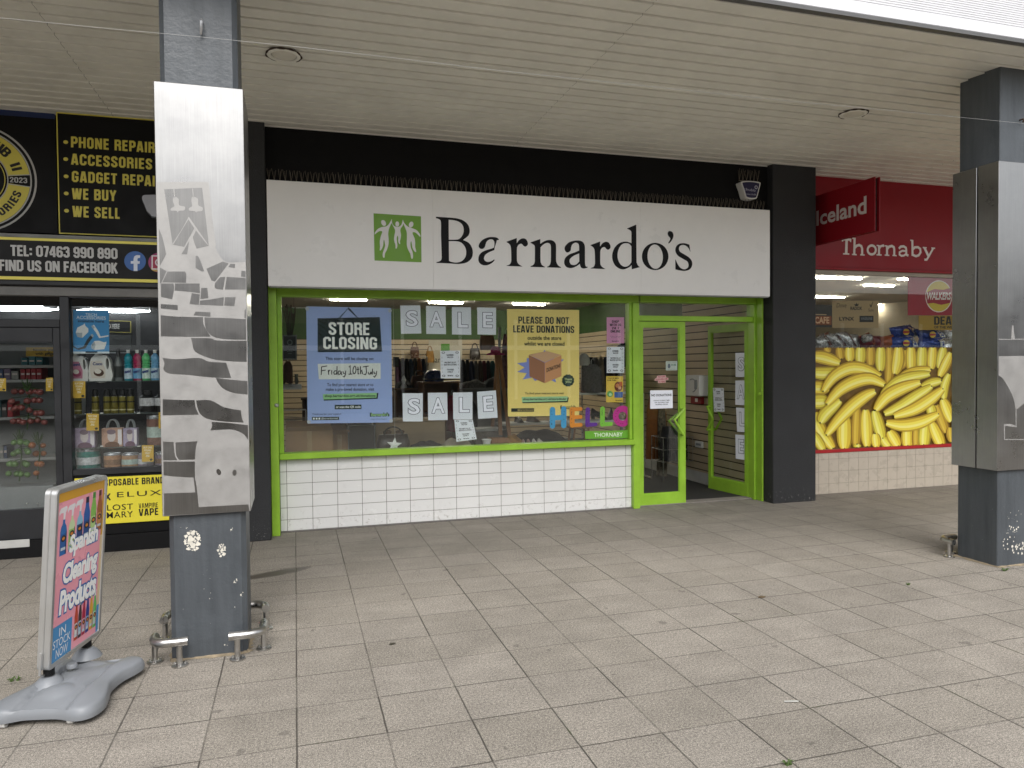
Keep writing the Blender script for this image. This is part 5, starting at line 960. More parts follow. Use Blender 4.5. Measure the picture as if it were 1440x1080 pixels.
for u0, u1, v0, nm, lc, pc in ((99, 125.5, 498, 'pink flower', '#c07f98', '#9d3f62'), (127.5, 158.5, 496.5, 'coconut', '#d8cfc4', '#4a2b18')):
    Yj = 7.72; a, c_ = at(u0, 535.5, Yj), at(u1, 535.5, Yj); w_ = (c_.x - a.x) / 2; cx_ = (a.x + c_.x) / 2; h = at(u0, v0, Yj).z - zsh[0]; t = thing('detergent_jug', 'white handled detergent jug with %s picture on the top shelf' % nm, 'jug', (cx_, Yj, zsh[0]), 'white jugs in the phone shop window')
    b = MB().mat(mat('milky_jug', (.74, .74, .72), .35, var=.03)); out = [Vector((cx_ + x * w_, Yj - .05, zsh[0] + y * h)) for x, y in spline([(x, y) for x, y in JUG], 2)]; hole = [Vector((cx_ + x * w_, Yj - .05, zsh[0] + y * h)) for x, y in ell2(.66, .62, .15, .2, .2, 14)]; b.prism([out, hole], (0, .10, 0)); b.build('body', t)
    b = MB().mat(WHITEPL); b.lathe([(.022, h * .985), (.024, h * 1.08), (.018, h * 1.1), (0, h * 1.1)], (cx_ - w_ * .25, Yj, zsh[0]), 14); b.build('cap', t)
    s_ = Surf([(cx_ - w_ * .92, Yj - .0515, zsh[0] + h * .72), (cx_ + w_ * .38, Yj - .0515, zsh[0] + h * .72), (cx_ + w_ * .60, Yj - .0515, zsh[0] + h * .10), (cx_ - w_ * .92, Yj - .0515, zsh[0] + h * .10)]); b = MB(); s_.poly(b, ink(lc), [(.1, 0), (.8, 0), (1, .5), (.9, 1), (.1, 1), (0, .5)], 0); s_.ell(b, ink(pc), .55, .68, .32, .22, .0006, 18); s_.ell(b, ink('#e3ded6'), .50, .60, .22, .14, .001, 16); s_.text(b, ink('#26427e'), 'asevi' if 'pink' in nm else 'Coco', .2, .85, .08, .26, .001, .04); b.build('label', t)
CAN = [(.92, 0), (1, .02), (1, .70), (.92, .74), (.80, .76), (.80, .97), (.6, 1)]
for i, u in enumerate((110, 134.5, 151, 161.5, 172.5, 184)):
    lathe_thing('spray_can', 'black capped gold spray can on the second shelf, number %d from its left end' % (i + 1) if 0 else 'black capped gold spray can on the second shelf, %s' % ('behind the yellow price card', 'standing apart inside a grey loop', 'leftmost of the close row of four', 'second of the close row of four', 'third of the close row of four', 'rightmost of the close row of four')[i], 'spray can', u, 581, 547, 10.4, CAN, 7.74, [('body', 0, .69, mat('can_gold', (.20, .17, .035), .35, .3, var=.35, scale=50, rvar=0), 1), ('cap', .70, 1, BLACKPL, 1), ('label', .44, .50, ink('#15150f'), 1.02), ('label', .12, .16, ink('#c9c49a'), 1.02)], zsh[1], 'spray cans in the phone shop window')
for i, (u, w_) in enumerate(((208, 23), (229, 22))):
    lathe_thing('black_tub', 'squat black tub with white label on the second shelf, %s' % ('fully in view', 'half hidden by the pillar')[i], 'tub', u, 581, 549, w_, [(.95, 0), (1, .04), (1, .70), (.55, .80), (.55, 1)], 7.76, [('body', 0, .72, BLACKPL, 1), ('lid', .73, 1, BLACKPL, 1), ('label', .30, .66, mat('tub_label', (.5, .5, .52), .5, var=.35, scale=45, rvar=0), 1.015)], zsh[1], 'black tubs in the phone shop window')
for i, (u0, u1, c1, lb) in enumerate(((107.5, 135.5, '#a998b4', 'purple'), (145, 174, '#b58f7c', 'orange brown'), (175, 194.5, '#a79bb5', 'narrow lilac'))):
    Yk = 7.73; x0_, x1_ = at(u0, 627, Yk).x, at(u1, 627, Yk).x; h = at(u0, 602, Yk).z - zsh[2]; t = thing('banknote_bag', '%s banknote print bag with grey loop handle on the third shelf' % lb, 'gift bag', ((x0_ + x1_) / 2, Yk, zsh[2]), 'banknote bags in the phone shop window')
    b = MB().mat(mat('note_print_' + lb.replace(' ', '_'), c1, .6, var=.25, scale=30, rvar=0)); b.bbox(x0_, x1_, Yk - .05, Yk + .05, zsh[2], zsh[2] + h, .004); b.build('body', t)
    s_ = Surf([(x0_, Yk - .0505, zsh[2] + h), (x1_, Yk - .0505, zsh[2] + h), (x1_, Yk - .0505, zsh[2]), (x0_, Yk - .0505, zsh[2])]); b = MB(); s_.ell(b, ink('#cfc4c4'), .48, .42, .2, .32, .0006, 16); s_.ell(b, ink('#6d4d63' if i != 1 else '#6a4632'), .5, .92, .36, .2, .001, 14); s_.ell(b, ink('#7d6a78'), .47, .20, .22, .14, .0014, 12); s_.rect(b, ink('#e0dade'), .78, .97, .08, .9, .0006); b.build('portrait_print', t)
    xm_ = (x0_ + x1_) / 2; rr_ = (x1_ - x0_) * .27; b = MB().mat(GREYP)
    for dy in (-.03, .03): b.tube([(xm_ + rr_ * math.cos(a), Yk + dy, zsh[2] + h - .005 + .085 * math.sin(a)) for a in [math.pi * k / 10 for k in range(11)]], .006, 6)
    b.build('handle', t)
for i, (u, w_, c1, v0, sh_, vb, lb) in enumerate(((125, 33, '#2f7a72', 630, 3, 659, 'large teal banknote tin on the bottom shelf'), (158.5, 24.5, '#b98e6e', 637, 3, 659, 'peach banknote tin on the bottom shelf beside the teal tin'), (183.5, 24.5, '#b7906f', 637, 3, 659, 'peach banknote tin on the bottom shelf left of the yellow price card'), (205, 22, '#8e7f8c', 637, 3, 659, 'greyish lilac banknote tin behind the yellow price card on the bottom shelf'), (229, 22, '#8a7a90', 636, 3, 659, 'lilac banknote tin half hidden by the pillar on the bottom shelf'), (220, 26, '#7d5a50', 583, 2, 627, 'tall red brown banknote bucket on the third shelf by the pillar'))):
    lathe_thing('banknote_tin', lb, 'tin', u, vb, v0, w_, [(.97, 0), (1, .03), (1, .97), (.97, 1)], 7.77, [('body', 0, .86, mat('tin_print_%d' % i, c1, .45, var=.35, scale=25, rvar=0), 1), ('rim', .865, 1, mat('tin_rim', (.45, .46, .48), .3, .6), 1.01), ('label', .25, .6, mat('tin_band_%d' % (i % 3), ('#c9ccd0', '#8f6d55', '#b3c4be')[i % 3], .5, var=.3, scale=40, rvar=0), 1.012)], zsh[sh_], 'banknote tins in the phone shop window')
YC = 7.60
for px, lb in (([(102.5, 536), (120, 536), (120, 559.5), (102.5, 560)], 'yellow price card on the glass over the spray cans'), ([(121.5, 581.5), (139, 582), (139, 605.5), (121.5, 605.5)], 'yellow price card on the glass over the purple banknote bag'), ([(199.5, 626), (216, 626), (216, 649), (199.5, 649.5)], 'yellow price card on the glass over the bottom shelf tins'), ([(223, 580), (240, 580), (240, 602.5), (223, 602.5)], 'yellow price card on the glass half hidden by the steel clad pillar'), ([(-8, 532), (8.5, 532), (8.5, 550), (-8, 550)], 'yellow price card on the phone shop door glass at the left edge of view'), ([(64.5, 531.5), (74.5, 531), (74.5, 550), (64.5, 550)], 'yellow price card on the phone shop door glass beside the right stile')):
    t, s = sheet('price_card', lb, 'price card', px, '#d0a93a', Y=YC, group='yellow price cards in the phone shop')
    b = MB()
    for i, l in enumerate(('BUY ONE', 'POUND', 'ONLY', '5')): s.text(b, ink('#ece4c8'), l, .15 + .06 * i, .85 - .06 * i, .08 + .17 * i, .20 + .17 * i, .0012, .03)
    s.ell(b, ink('#3a3524'), .8, .88, .13, .075, .0012, 12); b.build('lettering', t)
# inside, seen through the door
def hang(name, label, cat, ox, oy, k, pts, col, Y, r, leafc=(.03, .07, .012)):
    f = crop(ox, oy, k); P = [at(*f(p), Y) + Vector((0, random.uniform(-.06, .06), 0)) for p in pts]; top = max(p.z for p in P) + .12; xm_ = sum(p.x for p in P) / len(P); t = thing(name, label, cat, (xm_, Y, min(p.z for p in P)), 'strings of imitation fruit hanging inside the phone shop')
    m = mat('fruit_' + name + '_' + label.split()[0], col, .35, var=.15, scale=12)
    for p in P: b = MB().mat(m); b.ball(p, r * random.uniform(.9, 1.1), 8, sz=.92); b.build('fruit', t)
    b = MB().mat(mat('fruit_stem', leafc, .7, var=.3, scale=20)); b.tube([(xm_, Y, top), (xm_ + .01, Y + .02, (top + min(p.z for p in P)) / 2), (xm_ - .01, Y, min(p.z for p in P) - .06)], .006, 6)
    for i in range(8): a = random.uniform(0, 6.28); b.tube([(xm_, Y, top - .12), (xm_ + .05 * math.cos(a), Y + .05 * math.sin(a), top - .05 + .06 * random.random())], [.008, .001], 5)
    for p in P: b.tube([Vector((xm_, Y, p.z + .04)), p + Vector((0, 0, r))], .003, 4)
    b.build('stem', t)
hang('fruit_string', 'red string of imitation apples hanging behind the phone shop door', 'fruit string', 0, 460, 5.14, [(110, 465), (150, 468), (205, 468), (255, 465), (300, 470), (100, 535), (195, 535), (240, 530), (290, 530), (120, 585), (170, 580), (220, 600), (95, 595), (260, 622), (300, 620), (100, 680), (130, 680), (175, 685), (215, 680), (262, 675), (315, 690)], (.20, .055, .050), 7.80, .031)
hang('fruit_string', 'green string of imitation limes hanging behind the phone shop door', 'fruit string', 0, 460, 5.14, [(100, 835), (150, 832), (205, 835), (85, 920), (130, 900), (190, 890), (215, 900), (70, 990), (110, 990), (165, 990), (205, 990), (60, 1060), (110, 1065), (160, 1060), (205, 1065)], (.08, .17, .04), 7.80, .030)
hang('fruit_string', 'orange string of imitation fruit hanging lowest beside the limes', 'fruit string', 0, 460, 5.14, [(245, 850), (298, 860), (250, 918), (300, 918), (265, 990), (305, 988), (268, 1053)], (.28, .085, .02), 7.82, .030)
t = thing('wall_shelving', 'white shelving of boxed goods inside the phone shop door', 'shelving', (-3, 9.2, 0)); xw0, xw1 = at(-30, 600, 9.2).x, at(84, 600, 9.2).x
for v in (513.5, 533.5, 585, 642, 690): z = at(40, v, 9.2).z; b = MB().mat(mat('white_shelf', (.42, .42, .41), .5)); b.box(xw0 - .6, xw1 + .2, 9.05, 9.45, z - .03, z); b.build('shelf', t)
b = MB().mat(mat('grey_back_panel', (.20, .21, .21), .7)); b.box(xw0 - .6, xw1 + .2, 9.46, 9.5, .3, at(40, 482, 9.2).z); b.build('back_panel', t)
random.seed(5); pal = ['#5a1f26', '#b03038', '#3a4a6a', '#7a6a3a', '#2f5a5a', '#6a5a72', '#7a2a2a', '#3a3a3a', '#8a8a86']
places = ((533.5, ('red', '#8f1d24'), 16), (533.5, None, 16), (513.5, ('teal', '#1f5f68'), 12), (585, None, 24), (642, None, 20))
desc = 0
for v, fix, hpx in places:
    z = at(40, v, 9.2).z; H_ = at(40, v - hpx, 9.2).z - z
    span = {0: (32, 62), 1: (-2, 30), 2: (33, 64), 3: (-2, 22), 4: (-2, 14)}[desc]; n = (4, 3, 3, 3, 3)[desc]; desc += 1
    for k in range(n):
        u0 = span[0] + (span[1] - span[0]) * k / n; u1 = span[0] + (span[1] - span[0]) * (k + .92) / n; xa, xb = at(u0, v, 9.15).x, at(u1, v, 9.15).x; c = fix[1] if fix else pal[(k * 3 + desc) % 9]
        cn = fix[0] if fix else ['dark red', 'bright red', 'slate blue', 'olive', 'dark teal', 'mauve', 'brick red', 'black', 'pale grey'][(k * 3 + desc) % 9]
        sp_ = ('leftmost', 'second', 'third', 'fourth')[k]; lv = {1: 'phone shop second shelf behind the apples', 2: 'phone shop second shelf at left', 3: 'phone shop top wall shelf', 4: 'phone shop third wall shelf', 5: 'phone shop fourth wall shelf'}[desc]
        t = thing('goods_box', '%s boxed goods on the %s, %s of its row' % (cn, lv, sp_), 'box', ((xa + xb) / 2, 9.2, z), 'boxed goods on the phone shop shelves'); b = MB().mat(mat('box_print_' + c[1:], c, .5, var=.3, scale=18, rvar=0)); b.bbox(xa, xb, 9.08, 9.3, z, z + H_ * random.uniform(.75, 1), .004); b.build('carton', t)
        s_ = Surf([(xa, 9.079, z + H_ * .6), (xb, 9.079, z + H_ * .6), (xb, 9.079, z + H_ * .2), (xa, 9.079, z + H_ * .2)]); b = MB(); s_.rect(b, ink('#c9bdb8'), .15, .85, .1, .5, .001); b.build('label', t)
t, s = sheet('shelf_sign', 'yellow rounded sign with two lines of print hanging inside the phone shop door', 'sign', [(36.5, 488.5), (80, 488.2), (80, 501.5), (36.5, 501)], '#b08f24', Y=8.6)
b = MB(); s.text(b, ink('#1a1608'), 'flexible plans', .22, 1.02, .14, .46, .0012, .02); s.text(b, ink('#1a1608'), 'with giffgaff', .30, .98, .54, .92, .0012, .03); b.build('lettering', t)
t = thing('grey_cabinet', 'low grey cabinet front behind the foot of the phone shop door', 'cabinet', (-2.6, 7.75, .16)); b = MB().mat(mat('grey_cabinet', (.20, .21, .22), .5)); b.bbox(-3.1, at(77, 690, 7.75).x, 7.72, 7.95, .16, at(40, 684, 7.72).z, .006); b.build('front', t)
b = MB().mat(STEEL); [b.ball(at(u, 708, 7.715), .008, 6) for u in (38, 53)]; b.build('knob', t)
t = thing('wall_sign', 'small black sign with yellow edge and the word HERE on the phone shop back wall', 'sign', at(168, 467, 13.3)); s_ = Surf(quad([(140, 450), (184, 451.5), (184, 468), (140, 467)], 13.3)); b = MB(); s_.slab(b, ink('#8f8630'), .03); s_.rect(b, BK, .02, .98, .06, .94, .004); b.build('board', t); b = MB(); s_.text(b, ink('#8c8c88'), 'REPAIRED HERE', -.1, .64, .28, .70, .008, .04); b.build('lettering', t)
t = thing('wall_board', 'plain pale grey board on the phone shop back wall below the HERE sign', 'board', at(168, 495, 12.8)); s_ = Surf(quad([(148, 470), (185, 471), (185, 498), (148, 498)], 12.8)); b = MB(); s_.slab(b, mat('dull_grey_board', (.05, .052, .052), .8), .03); b.build('panel', t); b = MB(); s_.rect(b, GREYP, .05, .95, .9, .96, .01); b.build('ledge', t)

# ------------------------------------------------------------ supermarket on the right
YI = 7.85
sm = thing('supermarket', 'supermarket front with dark red upper band, cream tiled base and wide window', 'shop', (9, 8.0, 0))
XA_, XB_ = 6.107, 15.0; zf0 = at(1240, 382, YI).z; zb0, zb1 = at(1240, 630, YI).z, at(1240, 488.5, YI).z
RED = mat('dark_red_fascia', (.27, .009, .017), .4, var=.04, scale=2, spec=.3)
fs = thing('shop_sign', 'dark red supermarket fascia band with white word Thornaby', 'shop sign', (9, YI, zf0))
b = MB().mat(RED); b.box(XA_, XB_, YI, YI + .08, zf0 + .03, SZ + .01); b.bbox(XA_, XB_, YI - .035, YI + .06, zf0, zf0 + .029, .006); b.build('panel', fs)
ft = crop(1130, 220, 4.32); b = MB().mat(ink('#e2dad6')); k_ = [0]
def stroke(pts, wd=.026): b.ribbon([at(*ft(p), YI - .003 - .00015 * k_[0]) for p in pts], wd * 1.3); k_[0] += 1
for st, wd in (([(233, 503), (290, 506)], .022), ([(238, 500), (236, 517)], .016), ([(286, 503), (285, 520)], .016), ([(262, 505), (259, 590)], .030), ([(240, 591), (278, 593)], .014),
    ([(310, 494), (308, 595)], .026), ([(296, 497), (311, 498)], .013), ([(294, 595), (323, 597)], .013), ([(310, 556), (322, 543), (338, 538), (351, 545), (356, 560), (356, 598)], .025), ([(344, 597), (371, 599)], .013),
    ([(459, 540), (458, 598)], .026), ([(444, 541), (460, 542)], .013), ([(443, 597), (474, 599)], .013), ([(460, 560), (468, 546), (484, 541), (488, 548)], .022),
    ([(507, 542), (507, 600)], .026), ([(493, 543), (508, 544)], .013), ([(493, 599), (521, 601)], .013), ([(508, 562), (520, 548), (537, 544), (549, 552), (551, 566), (551, 602)], .025), ([(540, 601), (565, 603)], .013),
    ([(579, 560), (590, 548), (608, 546), (622, 555), (624, 570), (624, 596), (637, 603)], .024), ([(623, 575), (600, 573), (583, 582), (583, 596), (595, 604), (610, 602), (623, 592)], .020),
    ([(661, 507), (662, 604)], .026), ([(648, 509), (662, 510)], .013), ([(663, 565), (676, 552), (695, 551), (709, 562), (711, 582), (700, 600), (683, 606), (664, 598)], .024),
    ([(734, 554), (759, 606)], .028), ([(788, 557), (761, 606), (748, 627), (734, 627)], .022), ([(724, 553), (748, 555)], .013), ([(776, 556), (799, 558)], .013)): stroke(st, wd)
b.ribbon([at(*ft(p), YI - .008) for p in ell2(414, 568, 25, 27, 0, 24)], .031, closed=True); b.build('lettering', fs)
t = thing('projecting_sign', 'dark red projecting sign with white lettering beside the right pier', 'projecting sign', (6.34, 7.25, 3.18)); zp0, zp1 = 3.175, 3.785
b = MB().mat(RED); b.bbox(6.30, 6.316, 6.775, 7.84, zp0, zp1, .003); b.build('plate', t); b = MB().mat(RED); b.bbox(6.362, 6.378, 6.772, 7.84, zp0, zp1, .003); b.build('plate', t)
b = MB().mat(mat('sign_core', (.05, .05, .055), .3, .4)); b.box(6.3165, 6.3615, 6.81, 7.845, zp0 + .01, zp1 - .012); b.build('core', t)
b = MB(); s = Surf([atx(u, v, 6.2985) for u, v in ((1148, 296.8), (1218.5, 275.0), (1218.5, 300.2), (1148, 318.2))]); s.text(b, ink('#d8cfcc'), 'Iceland', .0, 1, .0, 1, 0, .022); b.build('lettering', t)
b = MB().mat(mat('cream_tile', (.52, .46, .38), .3, var=.05)); tz = .158; x = XA_ + .002
for r in range(4):
    for c in range(40):
        xa, za = XA_ + .015 + c * .1555, .004 + r * tz - .03; zt_ = min(za + tz - .004, zb0 - .03)
        if zt_ > max(za, .004): b.bbox(xa, xa + .1515, YI, YI + .02, max(za, .004), zt_, .0012)
g = MB().mat(mat('brown_grout', (.30, .265, .215), .9)); g.box(XA_, XB_, YI + .003, YI + .06, 0, zb0 - .031); g = g.build('stall_riser', sm); b.build('tiles', g)
b = MB().mat(mat('red_sill', (.42, .015, .02), .4)); b.bbox(XA_, XB_, YI - .012, YI + .06, zb0 - .029, zb0 + .012, .003); b.build('sill', sm)
b = MB().mat(mat('beige_header', (.38, .34, .27), .5)); b.box(XA_, XB_, YI + .01, YI + .09, zf0 - .05, zf0 - .001); b.box(12.4, 12.5, YI + .01, YI + .09, zb0, zf0); b.build('window_frame', sm)
b = MB().mat(CLEARG); b.box(XA_, 12.4, YI + .035, YI + .041, zb0 + .013, zf0 - .051); b.build('window_glass', sm)
b = MB().mat(mat('pale_shop_floor', (.35, .33, .30), .4)); b.box(XA_, XB_, YI + .07, 20, .004, .012); b.build('shop_floor', sm)
b = MB().mat(mat('beige_inner_wall', (.42, .36, .26), .8, var=.06)); b.box(XA_, XB_, 19.9, 20, 0, 3.4); b.box(XB_, XB_ + .1, YI, 20, 0, SZ); b.box(RX + .11, XA_ - .002, 8.01, 20, 0, 3.4); b.box(12.5, XB_, YI, YI + .1, 0, zf0); b.box(XB_, 28, YI, YI + .2, 0, SZ + .02); b.box(XA_, XB_, YI + .085, YI + .15, zf0, SZ + .2); b.build('inner_wall', sm)
b = MB().mat(mat('pale_ceiling', (.50, .46, .38), .9, var=.05)); b.box(XA_ - .7, XB_, YI + .16, 20, 3.25, 3.35); b.build('shop_ceiling', sm)
for i, (u, v, ln, lb) in enumerate(((1160, 393, 1.6, 'brightest strip light, right of the pier under the red band'), (1152, 419.5, 1.4, 'lower strip light just right of the pier'), (1236, 404, .7, 'faint strip light left of the red crisp advert'), (1255, 431, 1.2, 'deep strip light between the tan and red adverts'), (1262, 438.5, 1.2, 'deepest strip light over the blue packets'), (1300, 396, 1.2, 'strip light glowing through the red crisp advert'))):
    p = onceil(u, v, 3.20); strip('lit supermarket ' + lb, (p[0], min(p[1], 19.3)), ln, group='strip lights in the supermarket ceiling', z=3.25, wd=.09, drop=.03, m=TUBEM)
# banner of bananas
YBN = YI + .030
t = thing('window_banner', 'wide banner photograph of piled bananas across the lower supermarket window', 'banner', (8, YBN, zb0)); q = [Vector((XA_ + .003, YBN, zb1)), Vector((9.6, YBN, zb1)), Vector((9.6, YBN, zb0 + .013)), Vector((XA_ + .003, YBN, zb0 + .013))]
b = MB(); s = Surf(q); s.slab(b, mat('banner_shadow_print', '#6b4f14', .45, var=.4, scale=9), .001); b.build('backing', t)
fb = crop(1130, 440, 3.858); k_ = [0]; xl, xr_, zl, zh = q[0].x + .001, q[1].x - .001, q[2].z + .001, q[0].z - .001
PALS = (('#ae8c20', '#e4c63a', '#fbec5c', '#fff68c', '#f4de4c', '#c4a430'), ('#ae9424', '#dcc93c', '#f4ec5e', '#fbf68e', '#eadd50', '#b8a634'), ('#85641a', '#b8922a', '#ddba3a', '#e6c84c', '#c9a232', '#94721e'))
def banana(b, pts, w, pal=0, tip=True):
    n = 14; P = [Vector((p[0], p[1], 0)) for p in pts]; out = []
    for i in range(n + 1):
        x = i / n * (len(P) - 1); j = min(int(x), len(P) - 2); tt = x - j; p0, p1, p2, p3 = P[max(j - 1, 0)], P[j], P[j + 1], P[min(j + 2, len(P) - 1)]
        out.append(.5 * ((2 * p1) + (p2 - p0) * tt + (2 * p0 - 5 * p1 + 4 * p2 - p3) * tt ** 2 + (3 * p1 - p0 - 3 * p2 + p3) * tt ** 3))
    rows = []; W = (-.5, -.40, -.18, .12, .36, .5)
    W = (-.5, -.38, -.16, .04, .22, .38, .5)
    for i, p in enumerate(out):
        tg = (out[min(i + 1, n)] - out[max(i - 1, 0)]).normalized(); nn = Vector((-tg.y, tg.x, 0)); e = i / n; k = max(.2, math.sin(math.pi * (.04 + .92 * e))) ** .48; rows.append([p + nn * (w * 1.14 * k * a) for a in W])
    d = .002 + .00045 * k_[0]; k_[0] += 1
    def wp(p): c = at(*fb((p.x, p.y)), YBN - d); c.x = min(max(c.x, xl), xr_); c.z = min(max(c.z, zl), zh); return c
    cols = PALS[pal]
    for j in range(6):
        b.mat(ink(cols[j])); V = [wp(r[j]) for r in rows] + [wp(r[j + 1]) for r in rows]; b.add(V, [(i, i + 1, n + 2 + i, n + 1 + i) for i in range(n)])
    if tip:
        for e_ in (0, n): c = wp(out[e_]); b.mat(ink('#3f3314')); c.y -= .0002; b.poly([[c + Vector((math.cos(a) * .011, 0, math.sin(a) * .009)) for a in [x * .7 for x in range(9)]]])
BAN = [([(120, 185), (140, 215)], 40, 2), ([(195, 185), (205, 250)], 50, 2), ([(365, 180), (365, 285)], 56, 2), ([(465, 180), (470, 290), (460, 390)], 56, 2), ([(520, 300), (545, 270), (550, 200)], 40, 2), ([(40, 235), (110, 242), (198, 272)], 64, 0), ([(30, 322), (120, 328), (215, 318)], 64, 1), ([(30, 402), (140, 408)], 66, 0), ([(30, 482), (135, 478)], 74, 1), ([(250, 180), (252, 262)], 54, 0), ([(310, 180), (309, 275)], 58, 1), ([(420, 180), (418, 315)], 56, 1), ([(516, 180), (512, 260), (496, 332)], 64, 0), ([(583, 180), (586, 322)], 56, 0), ([(645, 180), (640, 315)], 58, 1), ([(702, 180), (694, 305)], 52, 0), ([(760, 185), (738, 302)], 52, 1), ([(800, 215), (770, 280), (738, 345)], 50, 0),
 ([(790, 330), (765, 400), (762, 470)], 44, 1), ([(60, 540), (80, 620), (160, 735)], 70, 0), ([(50, 650), (110, 745)], 50, 1), ([(225, 560), (222, 740)], 78, 0), ([(292, 510), (284, 730)], 56, 2), ([(338, 525), (345, 725)], 64, 0), ([(385, 530), (428, 690)], 60, 1), ([(388, 655), (398, 728)], 52, 0), ([(430, 680), (470, 730)], 54, 1), ([(465, 640), (515, 725)], 60, 0), ([(565, 620), (566, 735)], 64, 0), ([(612, 610), (610, 735)], 42, 2), ([(662, 590), (652, 735)], 62, 1), ([(695, 595), (752, 728)], 62, 0), ([(720, 500), (775, 650)], 56, 2), ([(755, 468), (803, 590)], 60, 0), ([(690, 500), (700, 560)], 52, 1), ([(795, 620), (806, 700)], 50, 2), ([(290, 730), (290, 712)], 40, 1),
 ([(640, 400), (700, 378), (748, 368)], 46, 1), ([(525, 345), (600, 320), (690, 305)], 50, 0), ([(90, 596), (120, 545), (200, 475)], 62, 1), ([(106, 425), (165, 345), (250, 300), (335, 305), (418, 345)], 64, 0), ([(126, 495), (200, 415), (290, 368), (370, 358), (440, 390)], 66, 0), ([(124, 662), (190, 580), (270, 500), (340, 448), (390, 425)], 64, 0), ([(426, 445), (500, 378), (590, 345), (686, 330)], 56, 1), ([(390, 528), (450, 455), (535, 408), (634, 376)], 66, 0), ([(438, 548), (530, 505), (620, 445), (695, 398)], 58, 1), ([(490, 560), (600, 522), (690, 466), (756, 412)], 64, 0), ([(448, 596), (540, 610), (640, 592), (732, 548)], 64, 0)]
b = MB()
for p, w_, pl in BAN: banana(b, p, w_, pl)
for i in range(26):    # the same print runs on to the right, hidden behind the pillar from here
    u0 = 830 + (i % 7) * 60; v0 = 225 + (i // 7) * 130; banana(b, [(u0, v0 - 40), (u0 + 20, v0 + 20), (u0 + 70, v0 + 60)], 60, i % 3, False)
b.build('banana_print', t)
# adverts and packets above the banner
YA_ = YI + .055
def advert(label, px, col, Y=YA_): t = thing('advert_panel', label, 'advert', at(*px[3], Y), 'advert panels in the supermarket window'); s_ = Surf(quad(px, Y)); b = MB(); s_.slab(b, mat('advert_' + col.lstrip('#'), col, .5, var=.04), .004); b.build('panel', t); return t, s_
t, s = advert('dark advert panel with orange coffee lettering right of the pier', [(1130, 428), (1170, 429), (1170, 460), (1130, 460)], '#3a3734'); b = MB(); s.rect(b, ink('#8a4a26'), .02, .98, .50, .90, .001); s.text(b, ink('#e0b48c'), 'NESCAFE', .02, .90, .54, .84, .002, .03); s.rect(b, ink('#c0a27a'), .1, .8, .42, .46, .001); b.build('lettering', t)
t, s = advert('tan advert panel with five toiletries marks in black', [(1170.4, 422.8), (1235.5, 422.8), (1235.5, 461), (1170.4, 461)], '#a88f68', YA_ + .02); b = MB(); K = ink('#17140f')
s.text(b, K, 'Dove', .085, .30, .09, .25, .002, -.004, .25); s.text(b, K, 'RADOX', .385, .635, .22, .345, .002, .03); s.poly(b, K, [(.49, .20), (.46, .12), (.50, .14), (.515, .07), (.53, .14), (.57, .10), (.545, .20)], .002); s.text(b, K, 'Sure', .775, .885, .29, .40, .002); s.poly(b, K, [(.80, .14), (.815, .13), (.83, .19), (.87, .03), (.88, .04), (.835, .25), (.825, .25)], .002)
s.text(b, K, 'LYNX', .145, .465, .60, .735, .002, .035); s.rect(b, K, .58, .885, .56, .79, .002); s.text(b, ink('#6f7378'), 'VASELINE', .61, .86, .61, .71, .003, .02); b.build('lettering', t)
t, s = advert('red advert panel with round yellow crisp emblem', [(1276.7, 389), (1341, 389), (1341, 443.3), (1276.7, 443.3)], '#a01f33'); b = MB(); cx_, cy_ = (1319.8 - 1276.7) / 64.3, (416.7 - 389) / 54.3
s.ell(b, ink('#eadfd6'), cx_, cy_, .295, .415, .001, 36); s.ell(b, ink('#d8bd40'), cx_, cy_, .275, .390, .0018, 36); s.poly(b, ink('#a01f33'), [(cx_ - .275, cy_ - .10), (cx_ - .1, cy_ - .19), (cx_ + .1, cy_ - .17), (cx_ + .265, cy_ - .22), (cx_ + .285, cy_), (cx_ + .25, cy_ + .17), (cx_ + .05, cy_ + .22), (cx_ - .12, cy_ + .17), (cx_ - .25, cy_ + .19), (cx_ - .285, cy_)], .0026); s.text(b, ink('#efe6e2'), 'WALKERS', cx_ - .265, cx_ + .265, cy_ - .105, cy_ + .09, .0036, .03, .18); b.build('emblem', t)
t, s = advert('ochre advert panel with heavy black capitals under the red advert', [(1292, 443.8), (1345, 443.8), (1345, 464), (1292, 464)], '#a8862a', YA_ + .012); b = MB(); btext(s, b, K, 'DEAL', .40, .99, .06, .64, .002); s.text(b, K, 'OF THE WEEK', .40, .99, .72, .90, .002, .03); b.build('lettering', t)
CL = mat('foil_white', (.55, .55, .56), .25, .5, var=.35, scale=30)
